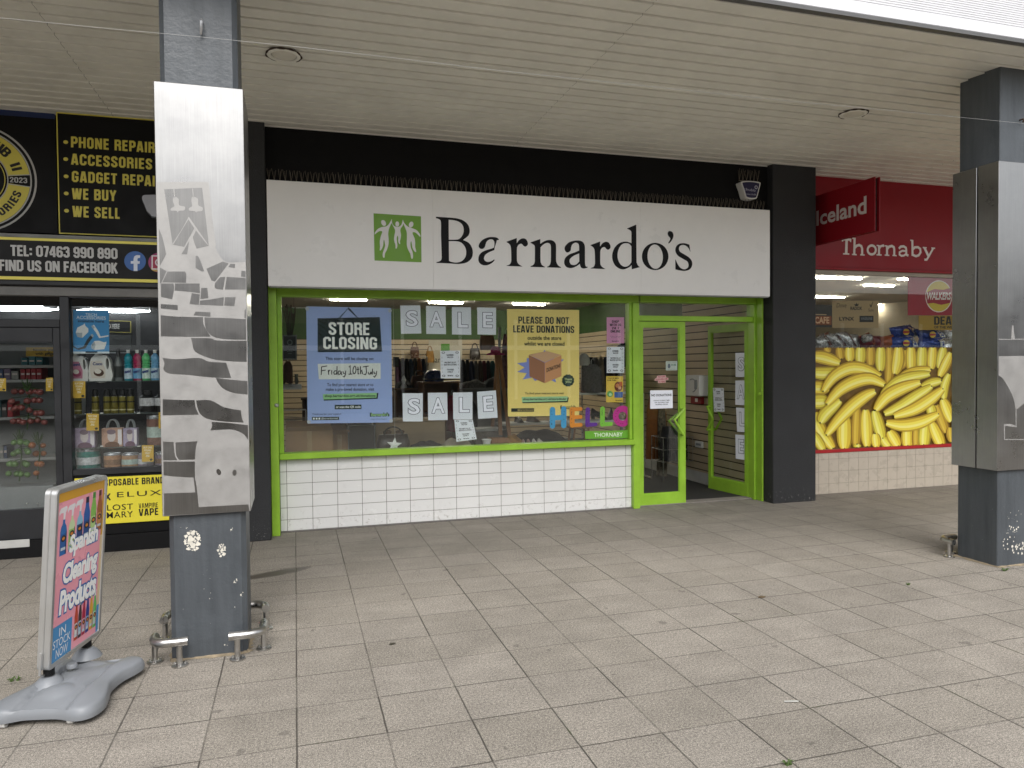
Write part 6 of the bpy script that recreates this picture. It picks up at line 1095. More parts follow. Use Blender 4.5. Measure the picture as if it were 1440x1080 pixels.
def packet(label, pts, Y, body, accent, emblem=False):
    q = [at(u, v, Y) for u, v in pts]; c = sum(q, Vector()) / 4; t = thing('crisp_packet', label, 'crisp packet', (c.x, c.y, min(p.z for p in q)), 'packets piled in the supermarket window'); n = 10; b = MB().mat(body); random.seed(len(label) * 3)
    jit = [[random.uniform(-.012, .012) for _ in range(n + 1)] for _ in range(n + 1)]
    def S_(s_, t_, sg): p = (q[0] * (1 - s_) + q[1] * s_) * (1 - t_) + (q[3] * (1 - s_) + q[2] * s_) * t_; i, j = int(s_ * n + .5), int(t_ * n + .5); bul = (max(0, s_ * (1 - s_)) * max(0, t_ * (1 - t_)) * 16) ** .45; return p + Vector((0, -sg * .075 * bul + jit[i][j] * bul, jit[j][i] * bul * .7))
    for sg in (1, -1):
        vs = [S_(i / n, j / n, sg) for j in range(n + 1) for i in range(n + 1)]; b.add(vs, [(j * (n + 1) + i, j * (n + 1) + i + 1, (j + 1) * (n + 1) + i + 1, (j + 1) * (n + 1) + i) for j in range(n) for i in range(n)], True)
    o = b.build('bag', t, sharp=60)
    if accent:
        b = MB().mat(accent); vs = []
        for i in range(7):
            for w_ in (.66, .92) if not emblem else (.70, .95): p = S_(w_, i / 6, 1); vs.append(p + Vector((0, -.006, 0)))
        b.add(vs, [(2 * i, 2 * i + 1, 2 * i + 3, 2 * i + 2) for i in range(6)], True); b.build('stripe', t)
    if emblem:
        cc = S_(.40, .5, 1) + Vector((0, -.016, 0)); r_ = .055; b = MB(); f = lambda k, y: [cc + Vector((math.cos(a) * r_ * k, -y, math.sin(a) * r_ * k * .8)) for a in [x * .35 for x in range(18)]]; b.mat(ink('#d8bd40')).poly([f(1, .0)]); b.mat(ink('#a8283a')).poly([[cc + Vector((x * r_, -.001, z * r_)) for x, z in ((-.95, .3), (.95, .2), (.98, -.2), (-.95, -.3))]]); b.build('emblem', t)
BRN = mat('packet_brown', (.10, .03, .025), .3, .1, var=.3, scale=20); BLU = mat('packet_blue', (.02, .05, .26), .25, .15, var=.4, scale=14); CRM = mat('packet_dark_red', (.14, .01, .02), .3, .1, var=.5, scale=18); ORA = mat('packet_orange', (.30, .07, .02), .35, .1, var=.4, scale=20)
for lb, pts, y_, m1, m2, e_ in (('silver and brown packet leaning nearest the pier', [(1142, 478), (1158, 468), (1172, 488), (1146, 494)], 8.05, CL, BRN, 0), ('silver and brown packet second from the pier', [(1160, 471), (1175, 468), (1192, 489), (1172, 494)], 8.08, CL, BRN, 0), ('silver packet with brown edge lying third from the pier', [(1176, 468), (1190, 466), (1206, 490), (1188, 494)], 8.1, CL, BRN, 0), ('silver packet fourth from the pier beside the dark red packets', [(1190, 470), (1206, 470), (1208, 491), (1192, 492)], 8.13, CL, BRN, 0), ('orange packet lying on top behind the silver packets', [(1150, 472), (1165, 466), (1172, 474), (1152, 480)], 8.3, ORA, CL, 0),
    ('dark red packet lying left in the middle heap', [(1206, 474), (1222, 467), (1232, 486), (1208, 494)], 8.1, CRM, ORA, 0), ('dark red packet lying in the middle of the heap', [(1222, 472), (1240, 472), (1246, 490), (1224, 494)], 8.14, CRM, CL, 0), ('orange red packet right in the middle heap', [(1238, 474), (1256, 470), (1258, 490), (1236, 494)], 8.08, ORA, CRM, 0), ('small white packet on top of the dark red packets', [(1212, 471), (1224, 469), (1226, 480), (1214, 482)], 8.0, CL, CRM, 0),
    ('blue packet with round emblem lying lowest at the left of the blue heap', [(1254, 474), (1282, 472), (1292, 490), (1252, 494)], 8.02, BLU, CL, 1), ('blue packet on top of the blue heap at the left', [(1250, 461), (1280, 456), (1294, 473), (1256, 477)], 8.2, BLU, CL, 1), ('blue packet with round emblem on the top right of the blue heap', [(1286, 463), (1314, 460), (1332, 475), (1296, 484)], 8.1, BLU, CL, 1), ('blue packet lying lowest at the right of the blue heap', [(1292, 477), (1324, 474), (1334, 492), (1288, 494)], 8.02, BLU, CL, 0), ('white packet at the right end beside the steel clad pillar', [(1320, 462), (1342, 464), (1344, 484), (1330, 480)], 8.15, CL, BLU, 0), ('white and green packet lying low by the steel clad pillar', [(1322, 482), (1343, 478), (1345, 492), (1320, 495)], 8.0, CL, mat('packet_green', (.12, .2, .04), .4), 0)): packet(lb, pts, y_, m1, m2, e_)
t = thing('display_table', 'low table heaped with crisp packets behind the banana banner', 'table', (8, 8.2, 0)); b = MB().mat(mat('white_shelf', (.42, .42, .41), .5)); zt_ = at(1240, 494, 8.05).z; b.bbox(XA_ + .05, 9.8, 7.96, 8.6, zt_ - .05, zt_ - .01, .005); b.build('table_top', t)
for x, y in ((6.25, 8.0), (9.7, 8.0), (6.25, 8.55), (9.7, 8.55)): b = MB().mat(WHITEPL); b.box(x - .02, x + .02, y - .02, y + .02, .012, zt_ - .051); b.build('leg', t)
random.seed(3)
for i, (y, c, lb) in enumerate(((11.5, '#7d5b3a', 'long supermarket aisle of brown and tan goods deep inside'), (14.5, '#6a5a52', 'second supermarket aisle of mixed goods farther inside'))):
    t = thing('aisle_shelving', lb, 'shelving', (10, y, 0)); b = MB().mat(mat('aisle_goods_%d' % i, c, .7, var=.6, scale=5, rvar=0)); b.bbox(6.6, 14.5, y, y + .6, .012, 1.9, .02); b.build('goods', t)
    b = MB().mat(WHITEPL); [b.box(6.6, 14.5, y - .03, y - .001, z, z + .05) for z in (.2, .65, 1.1, 1.5)]; b.build('shelf_edge', t)

# ------------------------------------------------------------ pavement sign on its wheeled base
A0 = .21437599; dA = Vector((math.sin(A0), math.cos(A0), 0)); nA = Vector((math.cos(A0), -math.sin(A0), 0)); kA = .535 / .55
tl = .0679; uA = Vector((0, 0, 1)) * math.cos(tl) + nA * math.sin(tl); O = CAM0 + (Vector((-1.24118, 4.24683, .14975)) - CAM0) * kA
O = O - uA * .018; WA, HA = .55 * kA, .92336 * kA + .018; fN = nA * math.cos(tl) - Vector((0, 0, 1)) * math.sin(tl)
ps = thing('pavement_sign', 'grey framed pavement sign with pink cleaning products poster on a wheeled base', 'pavement sign', (O.x + .05, O.y + .26, 0))
P = lambda a, z, d=0: O + dA * a + uA * z + fN * d
ALU = mat('satin_aluminium', (.55, .55, .54), .35, .7, var=.05)
def rrect(a0, a1, z0, z1, r, d, n=5):
    out = []
    for cx_, cz_, q in ((a1 - r, z1 - r, 0), (a0 + r, z1 - r, 90), (a0 + r, z0 + r, 180), (a1 - r, z0 + r, 270)):
        out += [P(cx_ + r * math.cos(R(q + 90 * i / n)), cz_ + r * math.sin(R(q + 90 * i / n)), d) for i in range(n + 1)]
    return out
for nm, d0 in (('front_frame', 0), ('rear_frame', -.030)):
    b = MB().mat(ALU); o = [rrect(0, WA, 0, HA, .030, d0), rrect(.004, WA - .004, .004, HA - .004, .028, d0 + .005)] ; i_ = [rrect(.024, WA - .024, .024, HA - .024, .010, d0 + .005), rrect(.028, WA - .028, .028, HA - .028, .008, d0 - .002)]
    bk_ = rrect(0, WA, 0, HA, .030, d0 - .022); n = len(bk_); L_ = [bk_] + o + i_; vs = [p for l in L_ for p in l]
    b.add(vs, [(r * n + k, r * n + (k + 1) % n, (r + 1) * n + (k + 1) % n, (r + 1) * n + k) for r in range(4) for k in range(n)], True); b.add(list(reversed(bk_)), [tuple(range(n))]); b.build(nm, ps)
q = [P(.026, HA - .026, -.001), P(WA - .026, HA - .026, -.001), P(WA - .026, .026, -.001), P(.026, .026, -.001)]
s = Surf(q); b = MB(); s.slab(b, mat('pink_poster', '#f7a8b6', .3, var=.05, scale=2.5), .002); pp = b.build('poster', ps)
b = MB(); oc = ink('#d9a233'); s.rect(b, oc, 0, 1, 0, .055, .0006); s.rect(b, oc, .955, 1, .055, .36, .0006); s.rect(b, ink('#e0c9a0'), .945, 1, .36, .82, .0006); s.rect(b, ink('#4a8fc4'), .945, 1, .82, 1, .0006); s.rect(b, ink('#4a8fc4'), 0, .40, .79, 1, .0006); b.build('colour_blocks', pp)
b = MB()
for w_, c, d, o_ in ((0, '#2f6cae', .0010, .10), (1, '#fdfdfb', .0018, .045)):
    for t_, s0, s1, t0, t1 in (('Spanish', .26, .89, .275, .415), ('Cleaning', .16, .91, .435, .595), ('Products', .11, .90, .590, .735)): s.text(b, ink(c), t_, s0, s1, t0, t1, d, o_, .12, .95, ref=.045)
b.build('title', pp)
b = MB()
for t_, s0, s1, t0, t1 in (('IN', .14, .27, .812, .862), ('STOCK', .03, .37, .872, .922), ('NOW', .09, .33, .932, .985)): s.text(b, ink('#f0f0ee'), t_, s0, s1, t0, t1, .0014, .0)
b.build('stock_lettering', pp)
def pbottle(cx_, t0, t1, w_, body, cap, lab, spray, slant=-.10):
    b = MB(); f = lambda x, t: (cx_ + x * w_ + (t - t1) * -.0, t0 + (t1 - t0) * t)
    S_ = lambda pts, c, d: s.poly(b, ink(c), [f(x, t) for x, t in pts], d)
    if spray:
        S_([(-.5, 1), (-.5, .52), (-.40, .42), (-.16, .34), (-.16, .26), (.16, .26), (.16, .34), (.40, .42), (.5, .52), (.5, 1)], body, .0008); S_([(-.14, .27), (-.14, .13), (-.55, .12), (-.75, .18), (-.80, .10), (-.55, .02), (.35, .0), (.45, .06), (.2, .14), (.14, .27)], cap, .0010)
    else:
        S_([(-.5, 1), (-.5, .38), (-.3, .22), (-.26, .14), (.26, .14), (.3, .22), (.5, .38), (.5, 1)], body, .0008); S_([(-.26, .14), (-.24, .0), (.24, .0), (.26, .14)], cap, .0010)
    S_([(-.44, .92), (-.44, .56), (.44, .56), (.44, .92)], lab, .0012); s.ell(b, ink('#20242c'), cx_, t0 + (t1 - t0) * .66, w_ * .36, (t1 - t0) * .07, .0014, 14); s.ell(b, ink('#d8862a'), cx_, t0 + (t1 - t0) * .66, w_ * .22, (t1 - t0) * .035, .0016, 10); S_([(-.36, .90), (-.36, .84), (.36, .84), (.36, .90)], '#c8d2d8', .0014)
    S_([(.34, .98), (.34, .5), (.44, .56), (.46, .98)], '#20303a', .0017); b.build('pictured_bottle', pp)
for a in ((.135, .085, .375, .13, '#2f6db0', '#ece8ea', '#2a5ea0', 1), (.30, .085, .36, .13, '#cfe0b0', '#ece8ea', '#9fbf6a', 1), (.465, .075, .35, .13, '#8fc4dc', '#ece8ea', '#26407a', 1), (.615, .075, .345, .135, '#2a5ea8', '#232640', '#1f4a86', 0), (.765, .06, .33, .125, '#8cc45a', '#4f9a3a', '#b8d88a', 0), (.905, .06, .32, .115, '#a8622c', '#5a2418', '#c88a4a', 0)): pbottle(*a)
for i, (c, cp) in enumerate((('#c24a2e', '#a83a22'), ('#4a3a3a', '#b9b9b9'), ('#b02a4a', '#8f1f3a'), ('#2f3f8a', '#5a2a7a'), ('#e0a83a', '#e8d8a0'), ('#6abf6a', '#e4e8e0'))): pbottle(.485 + .083 * i, .715, .955, .072, c, cp, ('#e0dcd8', '#a8c4d8', '#d8a8b4', '#8fb0d8', '#e0c08a', '#b8d8b8')[i], 0)
# moulded base
cA = O + dA * .215; cA = Vector((-1.137, 4.318, 0)); a0_, b0_ = -.12, .048
half = [(-.425, -.16, C), (-.402, -.03), (-.402, .10), (-.432, .20), (-.43, .25), (-.39, .285), (-.31, .295), (-.22, .272), (-.12, .238), (0, .230), (.09, .250), (.155, .268), (.19, .25)]
ol = spline([(a, b_) for a, b_ in ((-.402, .03), (-.405, .12), (-.432, .20), (-.428, .25), (-.39, .285), (-.31, .296), (-.21, .270), (-.115, .240), (0, .245), (.09, .275), (.165, .285), (.205, .25), (.212, .19), (.185, .10), (.182, .03), (.185, -.04), (.212, -.11), (.205, -.165), (.165, -.20), (.09, -.19), (0, -.160), (-.115, -.150), (-.21, -.175), (-.31, -.205), (-.39, -.195), (-.428, -.16), (-.432, -.11), (-.405, -.04))], 4)
BASEM = mat('grey_moulded_plastic', (.225, .238, .256), .45, var=.05, scale=3, bump=.06, bscale=200)
ctr = (-.11, .045); rings = [(1.0, .030), (1.008, .048), (1.0, .064), (.98, .078)] + [(.96 - .05 * i, .088 + .032 * (1 - (1 - i / 18) ** 2.2)) for i in range(18)]
def bh(a, c_, z, k):
    if k < .965:
        sp_ = (c_ - .045); v = abs(abs(sp_) - .115); z -= .012 * math.exp(-(v / .016) ** 2) * (1 if k < .93 else .6); z -= .016 if abs(sp_) < .115 else 0
        for sa in (-.24, .14): rr_ = math.hypot(a - sa, c_ - .04); z += .018 * max(0, 1 - (rr_ / .075) ** 2)
        z -= .006 * math.exp(-(sp_ / .09) ** 2) * min(1, abs(a + .11) / .30)
    return z
vs = []; n = len(ol)
for k, z in rings:
    for a, c_ in ol: aa, bb = ctr[0] + (a - ctr[0]) * k, ctr[1] + (c_ - ctr[1]) * k; vs.append(cA + dA * aa + nA * bb + Vector((0, 0, bh(aa, bb, z, k))))
vs.append(cA + dA * ctr[0] + nA * ctr[1] + Vector((0, 0, .112)))
b = MB().mat(BASEM); m_ = len(rings); b.add(vs, [(r * n + k, r * n + (k + 1) % n, (r + 1) * n + (k + 1) % n, (r + 1) * n + k) for r in range(m_ - 1) for k in range(n)] + [((m_ - 1) * n + k, (m_ - 1) * n + (k + 1) % n, m_ * n) for k in range(n)], True)
b.add([vs[k] for k in range(n)][::-1], [tuple(range(n))]); base = b.build('base', ps, sharp=80)
b = MB().mat(BASEM); c = atz(101, 936, .128); b.lathe([(0, .012), (.022, .012), (.026, .006), (.026, -.01)], c, 16); b.build('filler_cap', base)
for u, v, v1 in ((74.7, 962, 943), (126.5, 916.5, 900)):
    g_ = P(.05 if u < 100 else .425, 0, -.020); c = Vector((g_.x, g_.y, .135)); zt_ = g_.z
    b = MB().mat(BASEM); b.lathe([(.078, -.05), (.062, -.026), (.048, -.010), (.040, -.004), (.034, .0), (.028, .001)], c, 22); b.build('collar', base)
    b = MB().mat(BLACKPL); h_ = max(.04, zt_ - c.z - .004); k_ = 9; prof = []
    for i in range(k_): prof += [(.0225, .006 + h_ * i / k_), (.0262, .006 + h_ * (i + .35) / k_), (.0262, .006 + h_ * (i + .65) / k_), (.0225, .006 + h_ * (i + 1) / k_)]
    b.lathe(prof, c, 16); b.build('spring', ps)
    b = MB().mat(WHITEPL); b.lathe([(.020, h_ + .004), (.021, h_ + .007), (.014, h_ + .011), (.003, h_ + .013)], c, 14); b.build('spring_cap', ps)
b = MB().mat(ALU); b.tube([P(-.012, .10, -.03), P(-.014, -.01, -.03), P(.03, -.03, -.03), P(.09, -.012, -.03)], .006, 8); b.build('wire_stay', ps)
for u, v in ((5.5, 1019), (100.5, 1013)):
    g_ = atz(u, v + 4, 0); c = g_ + Vector((0, 0, .021)); b = MB().mat(WHITEPL)
    ax = dA.copy(); sd_ = nA; prof = [(.012, -.013), (.019, -.013), (.021, -.009), (.021, .009), (.019, .013), (.012, .013)]
    for r_, h0 in (): pass
    vs = []
    for r_, h0 in prof:
        for k in range(16): a = 2 * math.pi * k / 16; vs.append(c + sd_ * h0 + (dA * math.cos(a) + Vector((0, 0, 1)) * math.sin(a)) * r_)
    b.add(vs, [(i * 16 + k, i * 16 + (k + 1) % 16, (i + 1) * 16 + (k + 1) % 16, (i + 1) * 16 + k) for i in range(5) for k in range(16)] + [tuple(range(16)), tuple(range(80, 96))], True); wh = b.build('wheel', ps)
    b = MB().mat(BLACKPL); b.tube([c - sd_ * .035, c + sd_ * .05], .005, 8); b.tube([c + sd_ * .02, c + sd_ * .02 + dA * .03 + Vector((0, 0, .02))], .008, 6); b.build('axle', wh)

# ------------------------------------------------------------ goods inside the charity shop
ZP = .735
b = MB().mat(mat('dark_display_board', (.05, .042, .036), .7, var=.2)); b.bbox(-.10, 3.80, 7.93, 8.95, .012, ZP, .005); b.build('display_platform', shop)
def bx(name, label, cat, u0, u1, v0, v1, Y, dep, m, group=None, z0=None):
    a, c_ = at(u0, v1, Y), at(u1, v0, Y); z0 = min(a.z, c_.z) if z0 is None else z0; z1 = at((u0 + u1) / 2, v0, Y).z; t = thing(name, label, cat, ((a.x + c_.x) / 2, Y + dep / 2, z0), group); return t, a.x, c_.x, z0, z1
def carton(label, u0, u1, v0, Y, dep, m=CARD, tape=True):
    t, xa, xb, z0, z1 = bx('cardboard_box', label, 'box', u0, u1, v0, 636, Y, dep, m, 'brown boxes in the charity shop window', ZP); b = MB().mat(m); th = .006
    b.box(xa, xb, Y, Y + th, z0, z1); b.box(xa, xb, Y + dep - th, Y + dep, z0, z1); b.box(xa, xa + th, Y + th, Y + dep - th, z0, z1); b.box(xb - th, xb, Y + th, Y + dep - th, z0, z1); b.box(xa + th, xb - th, Y + th, Y + dep - th, z0 + .001, z0 + th); b.build('carton', t)
    b = MB().mat(m); b.hexa([(xa, Y, z1 + .001), (xb, Y, z1 + .001), (xb - .02, Y - .05, z1 + .05), (xa + .02, Y - .05, z1 + .05)], (0, .003, .004)); b.hexa([(xa, Y + dep, z1 + .001), (xb, Y + dep, z1 + .001), (xb, Y + dep + .03, z1 + .08), (xa, Y + dep + .03, z1 + .08)], (0, .004, 0)); b.build('flap', t)
    if tape: b = MB().mat(mat('parcel_tape', (.36, .25, .13), .3)); xm_ = (xa + xb) / 2; b.box(xm_ - .025, xm_ + .025, Y - .0015, Y - .0003, z0 + .001, z1 - .002); b.build('tape', t)
carton('largest brown cardboard box at the far left of the charity shop window', 402, 468, 606, 8.12, .42); carton('smaller brown cardboard box beside the largest one below the blue poster', 462, 493, 611, 8.30, .3)
t, xa, xb, z0, z1 = bx('black_crate', 'black framed crate under the right half of the blue poster', 'crate', 490, 527, 598, 636, 8.28, .3, None, None, ZP); b = MB().mat(BLACKPL); [b.box(*p) for p in ((xa, xb, 8.28, 8.29, z0, z1), (xa, xb, 8.57, 8.58, z0, z1), (xa, xa + .01, 8.29, 8.57, z0, z1), (xb - .01, xb, 8.29, 8.57, z0, z1))]; b.build('sides', t); b = MB().mat(GREYP); b.tube([(xa, 8.275, z1), (xb, 8.275, z1), (xb, 8.275, z0 + .02), (xa, 8.275, z0 + .02)], .008, 6, closed=True); b.build('edge_frame', t)
t, xa, xb, z0, z1 = bx('low_cabinet', 'low pale wooden cabinet behind the black handbag', 'cabinet', 529, 626, 589, 636, 8.62, .3, None, None, ZP); PAW = mat('pale_wood_board', (.40, .30, .18), .6, var=.12, scale=3, stretch=(.3, 1, 3)); b = MB().mat(PAW); b.bbox(xa, xb, 8.63, 8.9, z0, z1 - .03, .004); b.build('body', t); b = MB().mat(PAW); b.bbox(xa - .02, xb + .02, 8.60, 8.92, z1 - .029, z1, .004); b.build('top', t)
LEA = mat('dark_leather', (.025, .017, .013), .4, var=.3, scale=14)
def bag(label, u0, u1, v0, v1, Y, dep, m, z0=None, handle=True, group='handbags in the charity shop'):
    t, xa, xb, z0, z1 = bx('handbag', label, 'handbag', u0, u1, v0, v1, Y, dep, m, group, z0); h = z1 - z0; zt_ = z0 + h * (.68 if handle else 1); cx_ = (xa + xb) / 2; hw = (xb - xa) / 2; b = MB().mat(m); secs = []
    for k, z in ((.92, z0), (1.0, z0 + h * .12), (.98, z0 + h * .4), (.86, zt_)): secs.append([Vector((cx_ + hw * k * (abs(math.cos(a)) ** .5) * (1 if math.cos(a) > 0 else -1), Y + dep / 2 + dep / 2 * (k if z < zt_ else .35) * (abs(math.sin(a)) ** .6) * (1 if math.sin(a) > 0 else -1), z)) for a in [2 * math.pi * i / 20 for i in range(20)]])
    b.loft(secs); b.build('body', t)
    if handle:
        for dy in (-.02, .02): b = MB().mat(m); b.tube([(cx_ + hw * .55 * math.cos(a), Y + dep / 2 + dy, zt_ - .01 + h * .32 * math.sin(a)) for a in [math.pi * k / 10 for k in range(11)]], .007, 6); b.build('handle', t)
    return t
bag('black handbag with two brown tufts behind the white star', 531, 578, 600, 636, 8.12, .2, LEA, ZP)
t = thing('boots', 'brown ankle boots showing as two tufts on the black handbag', 'boots', at(553, 620, 8.40)); FUR = mat('brown_suede', (.13, .075, .045), .9, var=.3, scale=25)
for u in (545, 563): c = at(u, 634, 8.42); c.z = ZP; z1 = at(u, 605, 8.42).z - ZP; b = MB().mat(FUR); b.lathe([(.035, 0), (.036, z1 * .5), (.043, z1 * .8), (.052, z1 * .95), (.03, z1), (.0, z1 * .98)], c, 12); b.build('boot', t)
t = thing('star_ornament', 'white five pointed star hanging just behind the window sill', 'ornament', at(554, 633, 7.92)); c = at(554.5, 625.8, 7.92); b = MB().mat(mat('white_glitter', (.8, .8, .82), .4, var=.15, scale=60)); pts = [c + Vector((math.sin(R(36 * k + 6)) * (.085 if k % 2 == 0 else .036), 0, math.cos(R(36 * k + 6)) * (.085 if k % 2 == 0 else .036))) for k in range(10)]
for y in (-.018, .018): b.add(pts + [c + Vector((0, y, 0))], [(k, (k + 1) % 10, 10) for k in range(10)])
b.build('star', t); b = MB().mat(WHITEPL); b.tube([c + Vector((.008, 0, .08)), c + Vector((.008, 0, at(553, 421, 7.92).z - c.z))], .0012, 4); b.build('thread', t)
def cloth(name, label, cat, u0, u1, v0, Y, dep, m, z0=ZP, group=None, v1=636):
    t, xa, xb, z0, z1 = bx(name, label, cat, u0, u1, v0, v1, Y, dep, m, group, z0); b = MB().mat(m); n = 14; random.seed(int(u0)); ph = [random.uniform(0, 6) for _ in range(4)]; top = []
    def H(i, j): s_, r = i / n, j / n; e = (max(0, s_ * (1 - s_) * 4) ** .4) * (max(0, r * (1 - r) * 4) ** .4); return z0 + (z1 - z0) * e * (.82 + .18 * math.sin(9 * s_ + ph[0]) * math.sin(7 * r + ph[1]))
    vs = [(xa + (xb - xa) * i / n, Y + dep * j / n, H(i, j)) for j in range(n + 1) for i in range(n + 1)]; b.add(vs, [(j * (n + 1) + i, j * (n + 1) + i + 1, (j + 1) * (n + 1) + i + 1, (j + 1) * (n + 1) + i) for j in range(n) for i in range(n)], True); b.add([(xa, Y, z0 + .0005), (xb, Y, z0 + .0005), (xb, Y + dep, z0 + .0005), (xa, Y + dep, z0 + .0005)], [(3, 2, 1, 0)]); b.build('cloth', t); return t
DKC = mat('black_cloth', (.012, .012, .014), .9, var=.3, scale=20); CRC = mat('cream_cloth', (.42, .37, .29), .9, var=.15, scale=12, bump=.4); MUS = mat('mustard_cloth', (.25, .13, .03), .9, var=.25, scale=14)
cloth('folded_clothes', 'low heap of dark folded clothes right of the black handbag', 'clothes', 579, 627, 620, 8.1, .3, DKC); cloth('cushion', 'cream cushion lying under the lower sale L and its hanging notice', 'cushion', 626, 668, 616, 8.05, .35, CRC); cloth('scarf', 'crumpled mustard scarf at the left foot of the yellow poster', 'scarf', 712, 738, 610, 8.15, .3, MUS); cloth('folded_clothes', 'heap of dark folded clothes behind the shoes below the yellow poster', 'clothes', 728, 800, 603, 8.45, .35, DKC)
t, o, h, r = lathe_thing('cup', 'small white cup standing left of the little wooden crate', 'cup', 684.5, 636, 618, 13, [(.6, 0), (.72, .5), (.85, .8), (1, 1)], 8.02, [('body', 0, .98, WHITEPL, 1)], ZP)
b = MB().mat(WHITEPL); b.lathe([(r * .98, h * .98), (r * 1.08, h), (r * 1.0, h * 1.03), (r * .9, h * .99)], o, 18); b.build('rim', t)
def crate(label, u0, u1, v0, Y, dep, m):
    t, xa, xb, z0, z1 = bx('wooden_crate', label, 'crate', u0, u1, v0, 636, Y, dep, m, None, ZP)
    for i in range(2):
        z = z0 + (z1 - z0) * (.02 + .5 * i); b = MB().mat(m); [b.bbox(*p, .002) for p in ((xa, xb, Y, Y + .012, z, z + (z1 - z0) * .44), (xa, xb, Y + dep, Y + dep + .012, z, z + (z1 - z0) * .44), (xa, xa + .012, Y + .013, Y + dep - .001, z, z + (z1 - z0) * .44), (xb - .012, xb, Y + .013, Y + dep - .001, z, z + (z1 - z0) * .44))]; b.build('slats', t)
crate('little wooden crate at the foot of the wooden clothes stand', 691, 716, 616, 8.18, .16, WOOD)
t, xa, xb, z0, z1 = bx('storage_box', 'grey translucent storage box behind the little wooden crate', 'box', 668, 706, 603, 636, 8.5, .3, None, None, ZP); b = MB().mat(mat('smoky_plastic', (.12, .11, .10), .3)); b.bbox(xa, xb, 8.5, 8.8, z0, z1 - .03, .01); b.build('body', t); b = MB().mat(GREYP); b.bbox(xa - .012, xb + .012, 8.49, 8.81, z1 - .029, z1, .006); b.build('lid', t)
t = thing('clothes_stand', 'tall wooden clothes stand leaning left of the yellow poster', 'stand', at(705, 620, 8.55))
for p0, p1, y0, y1 in (((698, 497), (704, 612), 8.75, 8.4), ((702, 497), (717, 618), 8.75, 8.35), ((700, 499), (692, 606), 8.77, 8.9)): a, c_ = at(*p0, y0), at(*p1, y1); c_.z = max(c_.z, ZP); b = MB().mat(WOOD); d = (c_ - a).normalized(); w_ = Vector((.022, 0, 0)); e = Vector((0, .012, 0)); b.hexa([a - w_ - e, a + w_ - e, c_ + w_ - e, c_ - w_ - e], e * 2); b.build('leg', t)
b = MB().mat(BLACKM); a = at(700, 494, 8.75); b.tube([a + Vector((-.06, 0, .02)), a + Vector((.10, 0, .06)), a + Vector((.13, 0, .03))], .008, 6); b.build('hook', t)
t = thing('pink_hat', 'crumpled pink hat hung on top of the wooden clothes stand', 'hat', at(697, 500, 8.7)); b = MB().mat(mat('pink_felt', (.35, .03, .12), .9, var=.25, scale=16)); c = at(697, 497, 8.70); b.lathe([(.12, -.02), (.115, -.005), (.065, .01), (.062, .06), (.04, .085), (0, .09)], c, 16, sy=.7); b.build('felt', t)
# shelving deeper in the shop
def unit(label, u0, u1, v0, Y, dep, m, levels, nm='wooden_shelf_unit'):
    a, c_ = at(u0, v0, Y), at(u1, v0, Y); z1 = a.z; t = thing(nm, label, 'shelf unit', ((a.x + c_.x) / 2, Y + dep / 2, .01), 'shelf units inside the charity shop')
    for x in (a.x, c_.x - .03): b = MB().mat(m); b.bbox(x, x + .03, Y, Y + dep, .011, z1 - .03, .002); b.build('side', t)
    b = MB().mat(m); b.bbox(a.x - .02, c_.x + .02, Y - .01, Y + dep, z1 - .029, z1, .003); b.build('top', t)
    for k in range(levels): z = .15 + (z1 - .2) * k / levels; b = MB().mat(m); b.box(a.x + .031, c_.x - .031, Y + .01, Y + dep - .01, z, z + .022); b.build('shelf', t)
    b = MB().mat(m); b.box(a.x + .031, c_.x - .031, Y + dep - .009, Y + dep, .011, z1 - .03); b.build('back_panel', t); return a.x, c_.x, z1
BW = mat('brown_laminate', (.17, .075, .035), .5, var=.2, scale=3, stretch=(1, 1, .2))
ux0, ux1, uz = unit('brown wooden shelf unit left of the lower sale S sheet', 557, 602, 546, 10.6, .4, BW, 3); vx0, vx1, vz = unit('brown wooden shelf unit behind the middle notice, taller than its neighbour', 594, 646, 537, 10.2, .4, BW, 3)
wx0, wx1, wz = unit('long grey shelf unit heaped with clothes right of the middle notice', 648, 716, 546, 10.4, .4, mat('grey_laminate', (.22, .21, .20), .5), 2, 'grey_shelf_unit')
unit('dark sideboard behind the blue poster', 425, 552, 560, 11.0, .45, mat('dark_stained_wood', (.06, .03, .018), .5, var=.2), 3)
for nm, lb, cat, u0, u1, v0, Y, z0, m in (('folded_clothes', 'heap of grey patterned clothes on the long grey shelf unit', 'clothes', 650, 686, 533, 10.45, wz, mat('patterned_cloth', (.12, .11, .10), .9, var=.8, scale=30)), ('folded_clothes', 'dark heap of clothes at the right of the long grey shelf unit', 'clothes', 684, 714, 528, 10.45, wz, DKC), ('folded_clothes', 'black bundle on the brown unit left of the sale sheets', 'clothes', 560, 580, 533, 10.65, uz, DKC)): cloth(nm, lb, cat, u0, u1, v0, Y, .3, m, z0)
bag('dark brown bag on the brown shelf unit above the lower sale S', 580, 603, 520, 545, 10.65, .25, mat('oxblood_leather', (.07, .02, .015), .5), uz)
t = thing('blue_helmet', 'rounded dark blue helmet on the taller brown shelf unit', 'helmet', at(610, 537, 10.4)); c = at(610, 537, 10.4); c.z = vz; b = MB().mat(mat('blue_helmet_shell', (.012, .03, .12), .3)); b.lathe([(.14, 0), (.15, .04), (.14, .10), (.09, .16), (0, .18)], c, 20, sy=1.15); b.build('shell', t); b = MB().mat(BLACKPL); b.lathe([(.152, .03), (.158, .036), (.152, .042)], c, 20, sy=1.15); b.build('band', t)
